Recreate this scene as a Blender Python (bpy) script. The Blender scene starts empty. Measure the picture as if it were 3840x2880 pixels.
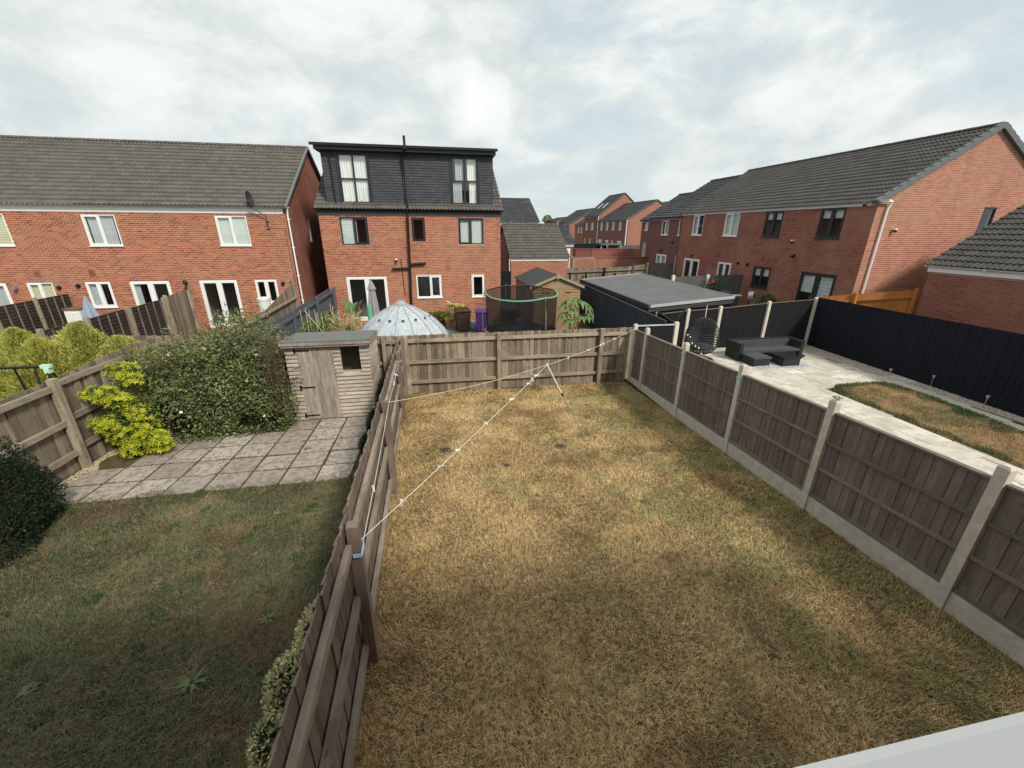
import bpy, math, random
import numpy as np
from mathutils import Vector, Matrix
random.seed(7); RNG = np.random.default_rng(11)
S = bpy.context.scene; COL = S.collection
R = math.radians
# ------------------------------------------------------------------ camera
CAM_Z = 4.014
cam = bpy.data.cameras.new('camera'); co = bpy.data.objects.new('camera', cam); COL.objects.link(co)
cam.sensor_width = 36; cam.lens = 1538.6 / 3840 * 36; cam.clip_start = 0.02; cam.clip_end = 3000
_y, _p, _r = R(10.224), R(20.659), R(0.309)
_f = Vector((math.sin(_y)*math.cos(_p), math.cos(_y)*math.cos(_p), -math.sin(_p)))
_rt = Vector((math.cos(_y), -math.sin(_y), 0)); _up = _rt.cross(_f)
_r2 = math.cos(_r)*_rt + math.sin(_r)*_up; _u2 = -math.sin(_r)*_rt + math.cos(_r)*_up
_m = Matrix((_r2, _u2, -_f)).transposed().to_4x4(); _m.translation = Vector((0, 0, CAM_Z)); co.matrix_world = _m
S.camera = co
# ------------------------------------------------------------------ sky, sun, exposure
SUN_AZ, SUN_EL = R(148), R(44)
W = bpy.data.worlds.new('World'); S.world = W; W.use_nodes = True
nt = W.node_tree; nt.nodes.clear()
def N(t, ty, **k):
    n = t.nodes.new(ty)
    for a, b in k.items(): setattr(n, a, b)
    return n
def mth(t, op, a, b=None, c=None, clamp=False):
    n = N(t, 'ShaderNodeMath', operation=op, use_clamp=clamp)
    for i, v in enumerate((a, b, c)):
        if v is None: continue
        if isinstance(v, (int, float)): n.inputs[i].default_value = v
        else: t.links.new(v, n.inputs[i])
    return n.outputs[0]
def mix(t, f, a, b, bt='MIX'):
    n = N(t, 'ShaderNodeMix', data_type='RGBA', blend_type=bt, clamp_factor=True)
    for s, v in ((0, f), (6, a), (7, b)):
        if isinstance(v, (int, float)): n.inputs[s].default_value = v
        elif isinstance(v, tuple): n.inputs[s].default_value = (*v[:3], 1)
        else: t.links.new(v, n.inputs[s])
    return n.outputs[2]
def ramp(t, f, stops):
    n = N(t, 'ShaderNodeValToRGB'); e = n.color_ramp.elements
    while len(e) < len(stops): e.new(0.5)
    for el, (p, c) in zip(e, stops):
        el.position = p; el.color = (*c, 1) if isinstance(c, tuple) else (c, c, c, 1)
    t.links.new(f, n.inputs[0]); return n.outputs[0]
def noise(t, vec, scale, detail=4, rough=.55, out=0, dist=0.):
    n = N(t, 'ShaderNodeTexNoise'); n.inputs['Scale'].default_value = scale; n.inputs['Detail'].default_value = detail
    n.inputs['Roughness'].default_value = rough; n.inputs['Distortion'].default_value = dist
    if vec is not None: t.links.new(vec, n.inputs['Vector'])
    return n.outputs[out]
def mapping(t, vec, sc=(1, 1, 1), rot=(0, 0, 0), loc=(0, 0, 0)):
    n = N(t, 'ShaderNodeMapping'); t.links.new(vec, n.inputs[0])
    n.inputs['Scale'].default_value = sc; n.inputs['Rotation'].default_value = rot; n.inputs['Location'].default_value = loc
    return n.outputs[0]
sky = N(nt, 'ShaderNodeTexSky', sky_type='NISHITA', sun_disc=False, sun_elevation=SUN_EL, sun_rotation=SUN_AZ)
bg1 = N(nt, 'ShaderNodeBackground'); bg1.inputs[1].default_value = 0.13
hz = mix(nt, .62, sky.outputs[0], (3.6, 4.3, 4.4)); nt.links.new(hz, bg1.inputs[0])
geo = N(nt, 'ShaderNodeTexCoord'); sp = N(nt, 'ShaderNodeSeparateXYZ'); nt.links.new(geo.outputs['Generated'], sp.inputs[0])
zc = mth(nt, 'ADD', mth(nt, 'MAXIMUM', sp.outputs[2], 0.0), 0.16)
cb = N(nt, 'ShaderNodeCombineXYZ'); nt.links.new(mth(nt, 'DIVIDE', sp.outputs[0], zc), cb.inputs[0]); nt.links.new(mth(nt, 'DIVIDE', sp.outputs[1], zc), cb.inputs[1])
P = cb.outputs[0]
n1 = noise(nt, mapping(nt, P, loc=(3.1, 1.7, .4)), .62, 9, .50, dist=.0)
n2 = noise(nt, mapping(nt, P, loc=(9.3, 5.2, .4)), 1.5, 8, .52, dist=.1)
n3 = noise(nt, mapping(nt, P, loc=(1.3, 8.2, .4)), .30, 2, .5)
D3 = mapping(nt, geo.outputs['Generated'], sc=(1, 1, 1.9), loc=(.3, .2, .0))
n4 = noise(nt, D3, 4.6, 10, .60, dist=.25)
nn = mth(nt, 'ADD', mth(nt, 'ADD', mth(nt, 'MULTIPLY', n1, .35), mth(nt, 'MULTIPLY', n2, .25)), mth(nt, 'MULTIPLY', n4, .40))
cov = ramp(nt, mth(nt, 'ADD', nn, mth(nt, 'MULTIPLY', mth(nt, 'SUBTRACT', n3, .5), .30)), [(.40, 0.55), (.44, .88), (.48, 1.)])
shade = ramp(nt, mth(nt, 'ADD', mth(nt, 'MULTIPLY', n4, .65), mth(nt, 'MULTIPLY', n1, .35)), [(.38, (.44, .48, .485)), (.46, (.51, .55, .55)), (.505, (.575, .61, .60)), (.535, (.62, .645, .635)), (.64, (.69, .70, .685))])
low = ramp(nt, sp.outputs[2], [(0.0, 1.0), (.22, 0.0)])
shade = mix(nt, mth(nt, 'MULTIPLY', low, .5), shade, (.36, .42, .44))
bg2 = N(nt, 'ShaderNodeBackground'); bg2.inputs[1].default_value = 1.0; nt.links.new(shade, bg2.inputs[0])
mx = N(nt, 'ShaderNodeMixShader'); nt.links.new(cov, mx.inputs[0]); nt.links.new(bg1.outputs[0], mx.inputs[1]); nt.links.new(bg2.outputs[0], mx.inputs[2])
wo = N(nt, 'ShaderNodeOutputWorld'); nt.links.new(mx.outputs[0], wo.inputs[0])
sl = bpy.data.lights.new('sun', 'SUN'); sl.energy = 2.5; sl.angle = R(9); sl.color = (1, .93, .84)
so = bpy.data.objects.new('sun', sl); COL.objects.link(so)
so.rotation_euler = Vector((math.sin(SUN_AZ)*math.cos(SUN_EL), math.cos(SUN_AZ)*math.cos(SUN_EL), math.sin(SUN_EL))).to_track_quat('Z', 'Y').to_euler()
S.view_settings.view_transform = 'Standard'; S.view_settings.look = 'None'; S.view_settings.exposure = 0.54; S.view_settings.gamma = 1; S.view_settings.use_curve_mapping = False
S.cycles.max_bounces = 6; S.cycles.transparent_max_bounces = 24

# ------------------------------------------------------------------ helpers: materials
def mat(name, rough=.8, spec=.3, metal=0.):
    m = bpy.data.materials.new(name); m.use_nodes = True; t = m.node_tree; b = t.nodes['Principled BSDF']
    b.inputs['Roughness'].default_value = rough; b.inputs['Specular IOR Level'].default_value = spec; b.inputs['Metallic'].default_value = metal
    return m, t, b
def setc(t, b, c):
    if isinstance(c, tuple): b.inputs['Base Color'].default_value = (*c, 1)
    else: t.links.new(c, b.inputs['Base Color'])
def bump(t, b, h, st=.3, d=.01):
    n = N(t, 'ShaderNodeBump'); n.inputs['Strength'].default_value = st; n.inputs['Distance'].default_value = d
    t.links.new(h, n.inputs['Height']); t.links.new(n.outputs[0], b.inputs['Normal'])
def rnd(t, k=1.0):  # one random number for each separate piece
    a = N(t, 'ShaderNodeNewGeometry').outputs['Random Per Island']; o = N(t, 'ShaderNodeObjectInfo').outputs['Random']
    return mth(t, 'FRACT', mth(t, 'ADD', a, mth(t, 'MULTIPLY', o, k)))
def ocoord(t): return N(t, 'ShaderNodeTexCoord').outputs['Object']
def pos(t): return N(t, 'ShaderNodeNewGeometry').outputs['Position']
def rvec(t, v, sc, k=37.):
    n = N(t, 'ShaderNodeVectorMath', operation='MULTIPLY_ADD'); t.links.new(v, n.inputs[0]); n.inputs[1].default_value = sc
    r = mth(t, 'MULTIPLY', rnd(t), k); t.links.new(r, n.inputs[2]); return n.outputs[0]
def plain(name, c, rough=.6, spec=.3, metal=0., var=.12, scale=6.):
    m, t, b = mat(name, rough, spec, metal); v = noise(t, pos(t), scale, 4, .6)
    f = mth(t, 'ADD', mth(t, 'MULTIPLY', mth(t, 'SUBTRACT', v, .5), var*2), 1.0)
    n = N(t, 'ShaderNodeVectorMath', operation='SCALE'); n.inputs[0].default_value = c; t.links.new(f, n.inputs['Scale'])
    t.links.new(n.outputs[0], b.inputs['Base Color']); return m
def wood(name, a, b_, dark, sc=(22, 22, 1.6), stain=.35, rough=.85, var=.45, knots=True):
    m, t, b = mat(name, rough, .2)
    v = rvec(t, ocoord(t), sc)
    g = noise(t, v, 1.6, 6, .65, dist=.6)
    c = mix(t, ramp(t, g, [(.3, 0.), (.7, 1.)]), a, b_)
    r = rnd(t, 3.7); c = mix(t, mth(t, 'MULTIPLY', r, var), c, dark)
    g2 = noise(t, rvec(t, ocoord(t), (3., 3., 1.1), 11.), 1.5, 5, .7)
    c = mix(t, mth(t, 'MULTIPLY', ramp(t, g2, [(.48, 0.), (.68, 1.)]), stain), c, dark)
    if knots:
        vo = N(t, 'ShaderNodeTexVoronoi'); vo.inputs['Scale'].default_value = 1.0; t.links.new(rvec(t, ocoord(t), (7., 7., 2.6), 19.), vo.inputs['Vector'])
        c = mix(t, mth(t, 'MULTIPLY', ramp(t, vo.outputs['Distance'], [(.06, 1.), (.13, 0.)]), .6), c, tuple(x*.45 for x in dark))
    c = mix(t, mth(t, 'MULTIPLY', ramp(t, noise(t, pos(t), .7, 5, .7), [(.42, 0.), (.7, 1.)]), .5), c, tuple((x+y)*.42 for x, y in zip(b_, dark)))
    setc(t, b, c); bump(t, b, g, .35, .004); return m
def brickmat(name, cols, sat=1.):
    m, t, b = mat(name, .85, .2)
    r = rnd(t, 1.0); c = ramp(t, r, [(i/(len(cols)-1), x) for i, x in enumerate(cols)])
    t.nodes[-1].color_ramp.interpolation = 'CONSTANT' if False else 'LINEAR'
    c = mix(t, mth(t, 'MULTIPLY', noise(t, pos(t), 60, 4, .7), .35), c, (.11, .055, .045))
    c = mix(t, mth(t, 'MULTIPLY', ramp(t, noise(t, pos(t), .6, 6, .65), [(.42, 0.), (.68, 1.)]), .55), c, (.40, .20, .14))
    c = mix(t, mth(t, 'MULTIPLY', ramp(t, noise(t, mapping(t, pos(t), sc=(1.6, 1.6, .35), loc=(4, 2, 7)), 1., 6, .7), [(.5, 0.), (.7, 1.)]), .4), c, (.16, .065, .045))
    setc(t, b, c); bump(t, b, noise(t, pos(t), 90, 3), .3, .003); return m
def farbrick(name, c1, c2, cm, ax):
    m, t, b = mat(name, .9, .1); s_ = N(t, 'ShaderNodeSeparateXYZ'); t.links.new(pos(t), s_.inputs[0]); c_ = N(t, 'ShaderNodeCombineXYZ'); t.links.new(s_.outputs[ax], c_.inputs[0]); t.links.new(s_.outputs[2], c_.inputs[1]); p = c_.outputs[0]
    n = N(t, 'ShaderNodeTexBrick'); n.inputs['Scale'].default_value = 1; n.inputs['Brick Width'].default_value = .225; n.inputs['Row Height'].default_value = .075
    n.inputs['Mortar Size'].default_value = .006; n.inputs['Color1'].default_value = (*c1, 1); n.inputs['Color2'].default_value = (*c2, 1); n.inputs['Mortar'].default_value = (*cm, 1)
    t.links.new(p, n.inputs[0]); c = mix(t, mth(t, 'MULTIPLY', noise(t, pos(t), .9, 5, .7), .35), n.outputs[0], c2); setc(t, b, c); return m
def tilemat(name, a, b_, dark, lichen=(.30, .30, .24), lf=.25):
    m, t, b = mat(name, .85, .25); r = rnd(t, 1.0)
    c = mix(t, r, a, b_); c = mix(t, mth(t, 'MULTIPLY', ramp(t, noise(t, pos(t), 5, 6, .7), [(.45, 0.), (.7, 1.)]), .6), c, dark)
    c = mix(t, mth(t, 'MULTIPLY', ramp(t, noise(t, pos(t), 1.1, 6, .75), [(.5, 0.), (.75, 1.)]), lf), c, lichen)
    setc(t, b, c); bump(t, b, noise(t, pos(t), 120, 3), .3, .003); return m
def leafmat(name, cols, tr=.25, rough=.5):
    m, t, b = mat(name, rough, .3); r = rnd(t, 1.0)
    f = mth(t, 'ADD', mth(t, 'MULTIPLY', r, .6), mth(t, 'MULTIPLY', mth(t, 'SUBTRACT', noise(t, pos(t), 2.2, 4, .6), .3), .9))
    c = ramp(t, f, [(i/(len(cols)-1), x) for i, x in enumerate(cols)]); setc(t, b, c)
    b.inputs['Transmission Weight'].default_value = 0
    tl = N(t, 'ShaderNodeBsdfTranslucent'); t.links.new(c, tl.inputs[0]); ms = N(t, 'ShaderNodeMixShader'); ms.inputs[0].default_value = tr
    t.links.new(b.outputs[0], ms.inputs[1]); t.links.new(tl.outputs[0], ms.inputs[2]); t.links.new(ms.outputs[0], t.nodes['Material Output'].inputs[0]); return m
def glassmat(name, tint=(.95, .97, .97), f=.62):
    m, t, b = mat(name, .03, .6); t.nodes.remove(b)
    tr = N(t, 'ShaderNodeBsdfTransparent'); tr.inputs[0].default_value = (*tint, 1); gl = N(t, 'ShaderNodeBsdfGlossy'); gl.inputs['Roughness'].default_value = .03
    fr = N(t, 'ShaderNodeLayerWeight'); fr.inputs[0].default_value = .5; ms = N(t, 'ShaderNodeMixShader')
    t.links.new(mth(t, 'ADD', mth(t, 'MULTIPLY', mth(t, 'POWER', fr.outputs[1], 4.), .85), .13, clamp=True), ms.inputs[0]); t.links.new(tr.outputs[0], ms.inputs[1]); t.links.new(gl.outputs[0], ms.inputs[2])
    t.links.new(ms.outputs[0], t.nodes['Material Output'].inputs[0]); return m
M = {}
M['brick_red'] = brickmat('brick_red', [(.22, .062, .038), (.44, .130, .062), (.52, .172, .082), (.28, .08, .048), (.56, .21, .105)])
M['brick_dark_shaded'] = brickmat('brick_dark_shaded', [(.19, .062, .045), (.25, .08, .055), (.31, .105, .07), (.27, .085, .06), (.34, .13, .09)])  # red brick darkened: shade on walls turned from the sun is in the colour
M['brick_sunlit'] = brickmat('brick_sunlit', [(.36, .15, .10), (.46, .20, .135), (.52, .235, .16), (.40, .165, .11), (.56, .27, .19)])  # same brick lightened: sunlight on the gable is put into the colour
M['mortar'] = plain('mortar', (.64, .46, .32), .95)
M['mortar_shaded'] = plain('mortar_shaded', (.36, .23, .19), .95)  # mortar darkened along with it: the walls' shade is put into the colour
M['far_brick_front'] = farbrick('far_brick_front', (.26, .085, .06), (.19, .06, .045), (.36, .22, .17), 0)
M['far_brick_side'] = farbrick('far_brick_side', (.20, .085, .07), (.15, .065, .055), (.30, .2, .17), 1)  # facade tone darker than the gables: side shade is put into the colour
M['far_brick_gable'] = farbrick('far_brick_gable', (.37, .165, .115), (.28, .115, .08), (.45, .3, .24), 0)  # gable tone lighter: sunlight is put into the colour; also serves a wall
M['far_brick_red'] = farbrick('far_brick_red', (.31, .115, .085), (.23, .085, .065), (.36, .22, .17), 0)
M['tile_brown'] = tilemat('tile_brown', (.105, .098, .086), (.140, .130, .114), (.066, .062, .056), (.17, .168, .14), .4)
M['tile_grey'] = tilemat('tile_grey', (.060, .058, .056), (.082, .078, .074), (.035, .034, .034), (.12, .12, .11), .3)
M['tile_far'] = tilemat('tile_far', (.045, .047, .052), (.06, .062, .066), (.03, .03, .034))
M['slate'] = tilemat('slate', (.058, .061, .070), (.080, .084, .093), (.042, .044, .05), (.075, .078, .085), .3)
M['ridge_grey'] = plain('ridge_grey', (.14, .155, .16), .8)
M['upvc'] = plain('white_upvc', (.80, .81, .80), .35, .4, var=.05)
M['sill_white'] = plain('bright_white_upvc', (.93, .94, .93), .4, .4, var=.03); M['anthracite'] = plain('anthracite_frame', (.025, .028, .034), .45, .4)
M['black_plastic'] = plain('black_plastic', (.012, .012, .013), .4, .4)
M['render_grey'] = plain('dark_grey_board', (.055, .057, .063), .7)
M['glass'] = glassmat('window_glass'); M['glass_clear'] = glassmat('clear_glass', (.85, .88, .88))
M['room'] = plain('room_dark', (.17, .165, .15), .9, var=.5, scale=2.5)
M['curtain_white'] = plain('white_curtain', (.86, .88, .84), .9, var=.08, scale=12)
M['curtain_grey'] = plain('grey_curtain', (.50, .54, .54), .9, var=.2, scale=12)
M['blind_cream'] = plain('cream_blind', (.70, .68, .46), .9)
M['blind_pale'] = plain('pale_blind', (.66, .73, .69), .9)
M['wood_grey'] = wood('weathered_fence_wood', (.47, .40, .30), (.26, .21, .155), (.07, .052, .038), sc=(11, 11, 1.3), var=.75)
M['wood_rail'] = wood('weathered_rail_wood', (.52, .45, .34), (.32, .27, .20), (.10, .078, .058), sc=(13, 13, 1.3), stain=.75, var=.35)
M['wood_left'] = wood('brown_fence_wood', (.30, .235, .19), (.18, .138, .11), (.06, .043, .034), sc=(14, 14, 1.5), var=.55)
M['wood_leftrail'] = wood('brown_rail_wood', (.43, .36, .285), (.26, .208, .165), (.09, .068, .053), stain=.6, var=.3)
M['wood_right'] = wood('dark_panel_wood', (.26, .23, .20), (.16, .132, .116), (.085, .064, .056), stain=.5)
M['wood_panelrail'] = wood('panel_rail_wood', (.30, .26, .215), (.19, .16, .13), (.065, .05, .042))
M['wood_shed'] = wood('shed_wood', (.56, .50, .42), (.27, .225, .185), (.13, .10, .078), sc=(15, 15, 1.6), stain=.5, var=.35)
M['wood_shedh'] = wood('shed_board_wood', (.66, .59, .50), (.34, .29, .235), (.15, .12, .095), sc=(16, 16, 1.6), stain=.45, var=.35)
M['wood_tan'] = wood('tan_shed_wood', (.44, .31, .165), (.33, .22, .11), (.22, .14, .07), stain=.3, var=.3)
M['wood_trim'] = wood('pale_trim_wood', (.46, .40, .29), (.34, .28, .20), (.2, .16, .11), stain=.4, var=.2)
M['wood_orange'] = wood('orange_fence_wood', (.52, .215, .06), (.42, .165, .045), (.28, .10, .03), stain=.2, var=.25, knots=False)
M['wood_lap'] = wood('lap_panel_wood', (.085, .064, .05), (.045, .034, .028), (.02, .016, .014), stain=.5)
M['wood_cabin'] = wood('brown_cabin_wood', (.24, .125, .065), (.15, .078, .042), (.07, .04, .025), stain=.4)
M['paint_blue'] = wood('blue_grey_painted_wood', (.066, .078, .095), (.044, .052, .066), (.028, .033, .043), stain=.3, var=.3, knots=False)
M['paint_bluegrey'] = wood('pale_blue_grey_painted_wood', (.13, .15, .175), (.095, .11, .13), (.06, .07, .085), stain=.3, var=.3, knots=False)
M['paint_black'] = wood('black_painted_wood', (.020, .020, .023), (.012, .012, .014), (.008, .008, .009), stain=.2, var=.3, knots=False)
M['paint_navy'] = wood('navy_painted_wood', (.013, .014, .024), (.010, .011, .018), (.008, .008, .012), stain=.2, var=.15, knots=False)
M['paint_grey'] = wood('grey_painted_wood', (.125, .13, .125), (.10, .105, .10), (.075, .08, .078), stain=.3, var=.1, knots=False)
M['concrete'] = plain('concrete', (.52, .49, .42), .9, var=.4, scale=9)
M['concrete_pale'] = plain('pale_concrete', (.58, .55, .46), .9, var=.25, scale=9)
M['felt'] = plain('green_grey_felt', (.15, .155, .148), .95, var=.25)
M['felt_dark'] = plain('dark_felt', (.055, .058, .062), .95, var=.2)
M['epdm'] = plain('grey_roof_membrane', (.12, .123, .123), .7, var=.35, scale=1.6)
M['metal'] = plain('galvanised_metal', (.42, .43, .43), .4, .5, .6)
M['zinc'] = plain('pale_metal_trim', (.5, .52, .53), .45, .5, .3)
M['dark_metal'] = plain('dark_metal', (.03, .03, .032), .45, .5, .2)
M['rattan'] = plain('black_rattan', (.020, .021, .024), .6, .4, var=.4, scale=60)
M['cushion'] = plain('charcoal_cushion', (.062, .066, .072), .9, var=.1, scale=30)
M['white_rope'] = plain('white_rope', (.72, .72, .66), .7); M['cream_rope'] = plain('cream_rope', (.62, .56, .36), .7); M['blue_rope'] = plain('pale_blue_rope', (.35, .55, .68), .7)
M['pale_rope'] = plain('pale_line', (.62, .70, .74), .7); M['peg'] = plain('white_peg', (.82, .84, .84), .4)
M['brown_plastic'] = plain('brown_bin_plastic', (.045, .027, .020), .45, .4); M['purple_plastic'] = plain('purple_bin_plastic', (.13, .05, .25), .4, .4)
M['terracotta'] = plain('terracotta', (.46, .20, .11), .85); M['green_foam'] = plain('green_foam', (.13, .42, .26), .7)
M['ring_foam'] = plain('mint_foam', (.14, .36, .27), .8); M['grey_cloth'] = plain('lilac_grey_cloth', (.30, .27, .30), .9); M['blue_cloth'] = plain('blue_grey_cloth', (.28, .34, .42), .9); M['purple_cloth'] = plain('dull_purple_cloth', (.10, .075, .095), .9)
M['white_plastic'] = plain('white_plastic', (.72, .74, .72), .4); M['mint_plastic'] = plain('mint_plastic', (.5, .78, .6), .4); M['rust'] = plain('rusty_brown', (.16, .07, .04), .8)
M['stem'] = plain('brown_stem', (.09, .06, .042), .9); M['cane'] = plain('bamboo_cane', (.56, .46, .27), .8); M['bark'] = plain('pale_bark', (.36, .28, .2), .9)
M['soil'] = plain('dark_soil', (.06, .045, .033), .95); M['pebble'] = plain('pebble', (.36, .31, .24), .85, var=.5, scale=25)
M['tarmac'] = plain('tarmac', (.055, .055, .056), .9)

# slabs
def slabmat(name, a, b_, dark, sc=5., f=.7):
    m, t, b = mat(name, .9, .2); c = mix(t, ramp(t, rnd(t, 1.), [(.1, 0.), (.9, 1.)]), a, b_); c = mix(t, mth(t, 'MULTIPLY', mth(t, 'FRACT', mth(t, 'MULTIPLY', rnd(t, 1.), 7.31)), .35), c, dark)
    n = noise(t, pos(t), sc, 9, .72); c = mix(t, mth(t, 'MULTIPLY', ramp(t, n, [(.47, 0.), (.56, 1.)]), f), c, dark)
    c = mix(t, mth(t, 'MULTIPLY', ramp(t, noise(t, pos(t), sc*9, 5, .7), [(.4, 0.), (.7, 1.)]), .35), c, dark)
    setc(t, b, c); bump(t, b, n, .3, .004); return m
M['slab_old'] = slabmat('lichened_slab', (.50, .43, .36), (.36, .305, .26), (.17, .15, .13), 9., .75)
M['slab_cream'] = slabmat('cream_slab', (.70, .67, .59), (.58, .54, .46), (.36, .32, .26), 2.6, .6)
M['slab_path'] = slabmat('pale_path_slab', (.58, .55, .47), (.54, .51, .44), (.42, .39, .33), 3., .4)
M['slab_dark'] = slabmat('dark_grey_slab', (.16, .165, .165), (.12, .125, .125), (.09, .095, .095))
# grass
def grassmat(name, straw, straw2, green, brown, gf, x0=None, x1=None, tr=.2):
    m, t, b = mat(name, .75, .15); p = pos(t)
    n1 = noise(t, p, .9, 5, .62); n2 = noise(t, p, 5., 4, .7)
    r = rnd(t)
    c = mix(t, r, straw, straw2)
    f = mth(t, 'ADD', mth(t, 'MULTIPLY', n1, .65), mth(t, 'MULTIPLY', n2, .35))
    if x0 is not None:
        s = N(t, 'ShaderNodeSeparateXYZ'); t.links.new(p, s.inputs[0]); mr = N(t, 'ShaderNodeMapRange'); mr.inputs[1].default_value = x0; mr.inputs[2].default_value = x1
        mr.inputs[3].default_value = -.03; mr.inputs[4].default_value = .10; t.links.new(s.outputs[0], mr.inputs[0]); f = mth(t, 'ADD', f, mr.outputs[0])
    c = mix(t, mth(t, 'MULTIPLY', ramp(t, f, [(gf, 0.), (gf+.10, 1.)]), mth(t, 'ADD', .45, mth(t, 'MULTIPLY', r, .5))), c, green)
    f2 = noise(t, mapping(t, p, loc=(7, 3, 1)), 1.1, 6, .65)
    c = mix(t, mth(t, 'MULTIPLY', ramp(t, f2, [(.52, 0.), (.66, 1.)]), .75), c, brown)
    n9 = noise(t, p, 17., 4, .65); c = mix(t, mth(t, 'MULTIPLY', ramp(t, n9, [(.40, 1.), (.56, 0.)]), .52), c, tuple(x*.28 for x in brown))
    setc(t, b, c)
    tl = N(t, 'ShaderNodeBsdfTranslucent'); t.links.new(c, tl.inputs[0]); ms = N(t, 'ShaderNodeMixShader'); ms.inputs[0].default_value = tr
    t.links.new(b.outputs[0], ms.inputs[1]); t.links.new(tl.outputs[0], ms.inputs[2]); t.links.new(ms.outputs[0], t.nodes['Material Output'].inputs[0]); return m
M['dry_grass'] = grassmat('dry_grass', (.95, .72, .38), (.56, .40, .19), (.30, .31, .12), (.38, .235, .11), .515, 0., 5.5)
M['dry_thatch'] = grassmat('dry_thatch', (.24, .17, .085), (.19, .13, .065), (.10, .09, .04), (.13, .08, .04), .56, 1., 5.5)
M['green_grass'] = grassmat('green_grass', (.34, .28, .16), (.25, .21, .115), (.12, .155, .075), (.26, .165, .10), .38)
M['green_thatch'] = grassmat('green_thatch', (.20, .16, .09), (.16, .13, .07), (.075, .10, .045), (.16, .10, .06), .42)
M['right_grass'] = grassmat('patchy_grass', (.55, .38, .20), (.42, .28, .14), (.07, .13, .05), (.32, .20, .11), .47)

# ------------------------------------------------------------------ helpers: objects
ORG = {}
def setp(o, label=None, cat=None, group=None, kind=None):
    if label: o['label'] = label
    if cat: o['category'] = cat
    if group: o['group'] = group
    if kind: o['kind'] = kind
    return o
def thing(name, label, cat, loc=(0, 0, 0), group=None):
    o = bpy.data.objects.new(name, None); COL.objects.link(o); o.location = loc; o.empty_display_size = .2; ORG[o.name] = Vector(loc)
    return setp(o, label, cat, group)
def put(name, me, parent=None, loc=(0, 0, 0), rot=None, scale=None, kind=None, label=None):
    o = bpy.data.objects.new(name, me); COL.objects.link(o); l = Vector(loc)
    if parent is not None:
        o.parent = parent; o.location = l - ORG[parent.name]
    else: o.location = l
    ORG[o.name] = l
    if rot is not None:
        if hasattr(rot, 'to_euler'): rot = rot.to_euler()
        o.rotation_euler = rot
    if scale is not None: o.scale = scale
    if kind: o['kind'] = kind
    if label: o['label'] = label
    return o
class MB:
    def __init__(s, xf=None): s.v = []; s.f = []; s.xf = xf
    def add(s, vs, fs):
        b = len(s.v)
        s.v += [tuple(s.xf(*v)) if s.xf else tuple(v) for v in vs]; s.f += [tuple(b+i for i in f) for f in fs]; return s
    def box(s, x0, x1, y0, y1, z0, z1):
        return s.add([(x0, y0, z0), (x1, y0, z0), (x1, y1, z0), (x0, y1, z0), (x0, y0, z1), (x1, y0, z1), (x1, y1, z1), (x0, y1, z1)],
                     [(0, 3, 2, 1), (4, 5, 6, 7), (0, 1, 5, 4), (1, 2, 6, 5), (2, 3, 7, 6), (3, 0, 4, 7)])
    def prism(s, pts, d, ax=None):  # polygon pts (3D) extruded by vector d
        n = len(pts); p = [Vector(q) for q in pts]; d = Vector(d)
        return s.add([tuple(q) for q in p] + [tuple(q+d) for q in p], [tuple(range(n))[::-1], tuple(range(n, 2*n))] + [(i, (i+1) % n, n+(i+1) % n, n+i) for i in range(n)])
    def tube(s, pts, r, n=8, cap=True):
        pts = [Vector(p) for p in pts]; rs = r if isinstance(r, (list, tuple)) else [r]*len(pts); vs = []
        for i, p in enumerate(pts):
            t = (pts[min(i+1, len(pts)-1)] - pts[max(i-1, 0)]).normalized()
            a = t.cross(Vector((0, 0, 1)));
            if a.length < .05: a = t.cross(Vector((0, 1, 0)))
            a.normalize(); b = t.cross(a)
            for k in range(n):
                w = 2*math.pi*k/n; vs.append(tuple(p + rs[i]*(math.cos(w)*a + math.sin(w)*b)))
        fs = [(i*n+k, i*n+(k+1) % n, (i+1)*n+(k+1) % n, (i+1)*n+k) for i in range(len(pts)-1) for k in range(n)]
        if cap: fs += [tuple(range(n))[::-1], tuple((len(pts)-1)*n+k for k in range(n))]
        return s.add(vs, fs)
    def lathe(s, prof, c=(0, 0, 0), n=24, a0=0, cap=False):
        vs = [(c[0]+r*math.cos(a0+2*math.pi*k/n), c[1]+r*math.sin(a0+2*math.pi*k/n), c[2]+z) for r, z in prof for k in range(n)]
        fs = [(i*n+k, i*n+(k+1) % n, (i+1)*n+(k+1) % n, (i+1)*n+k) for i in range(len(prof)-1) for k in range(n)]
        if cap: fs += [tuple(range(n))[::-1], tuple((len(prof)-1)*n+k for k in range(n))]
        return s.add(vs, fs)
    def mesh(s, name, m, org=(0, 0, 0), smooth=False):
        me = bpy.data.meshes.new(name); o = Vector(org)
        me.from_pydata([tuple(Vector(v)-o) for v in s.v], [], s.f); me.materials.append(M[m] if isinstance(m, str) else m)
        if smooth: me.shade_smooth()
        return me
    def part(s, name, m, parent, org=None, smooth=False, kind=None, label=None):  # org given: mesh vertices are world coords
        o = Vector(org) if org is not None else (ORG[parent.name] if parent is not None else Vector((0, 0, 0)))
        return put(name, s.mesh(name, m, o, smooth), parent, o, kind=kind, label=label)
def fastmesh(name, verts, faces, m):  # faces: (n,k) int array
    me = bpy.data.meshes.new(name); n, k = faces.shape
    me.vertices.add(len(verts)); me.vertices.foreach_set('co', verts.astype(np.float32).ravel())
    me.loops.add(n*k); me.loops.foreach_set('vertex_index', faces.astype(np.int32).ravel())
    me.polygons.add(n); me.polygons.foreach_set('loop_start', np.arange(0, n*k, k, dtype=np.int32)); me.update(calc_edges=True)
    me.materials.append(M[m] if isinstance(m, str) else m); return me
BM = {}
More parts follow.
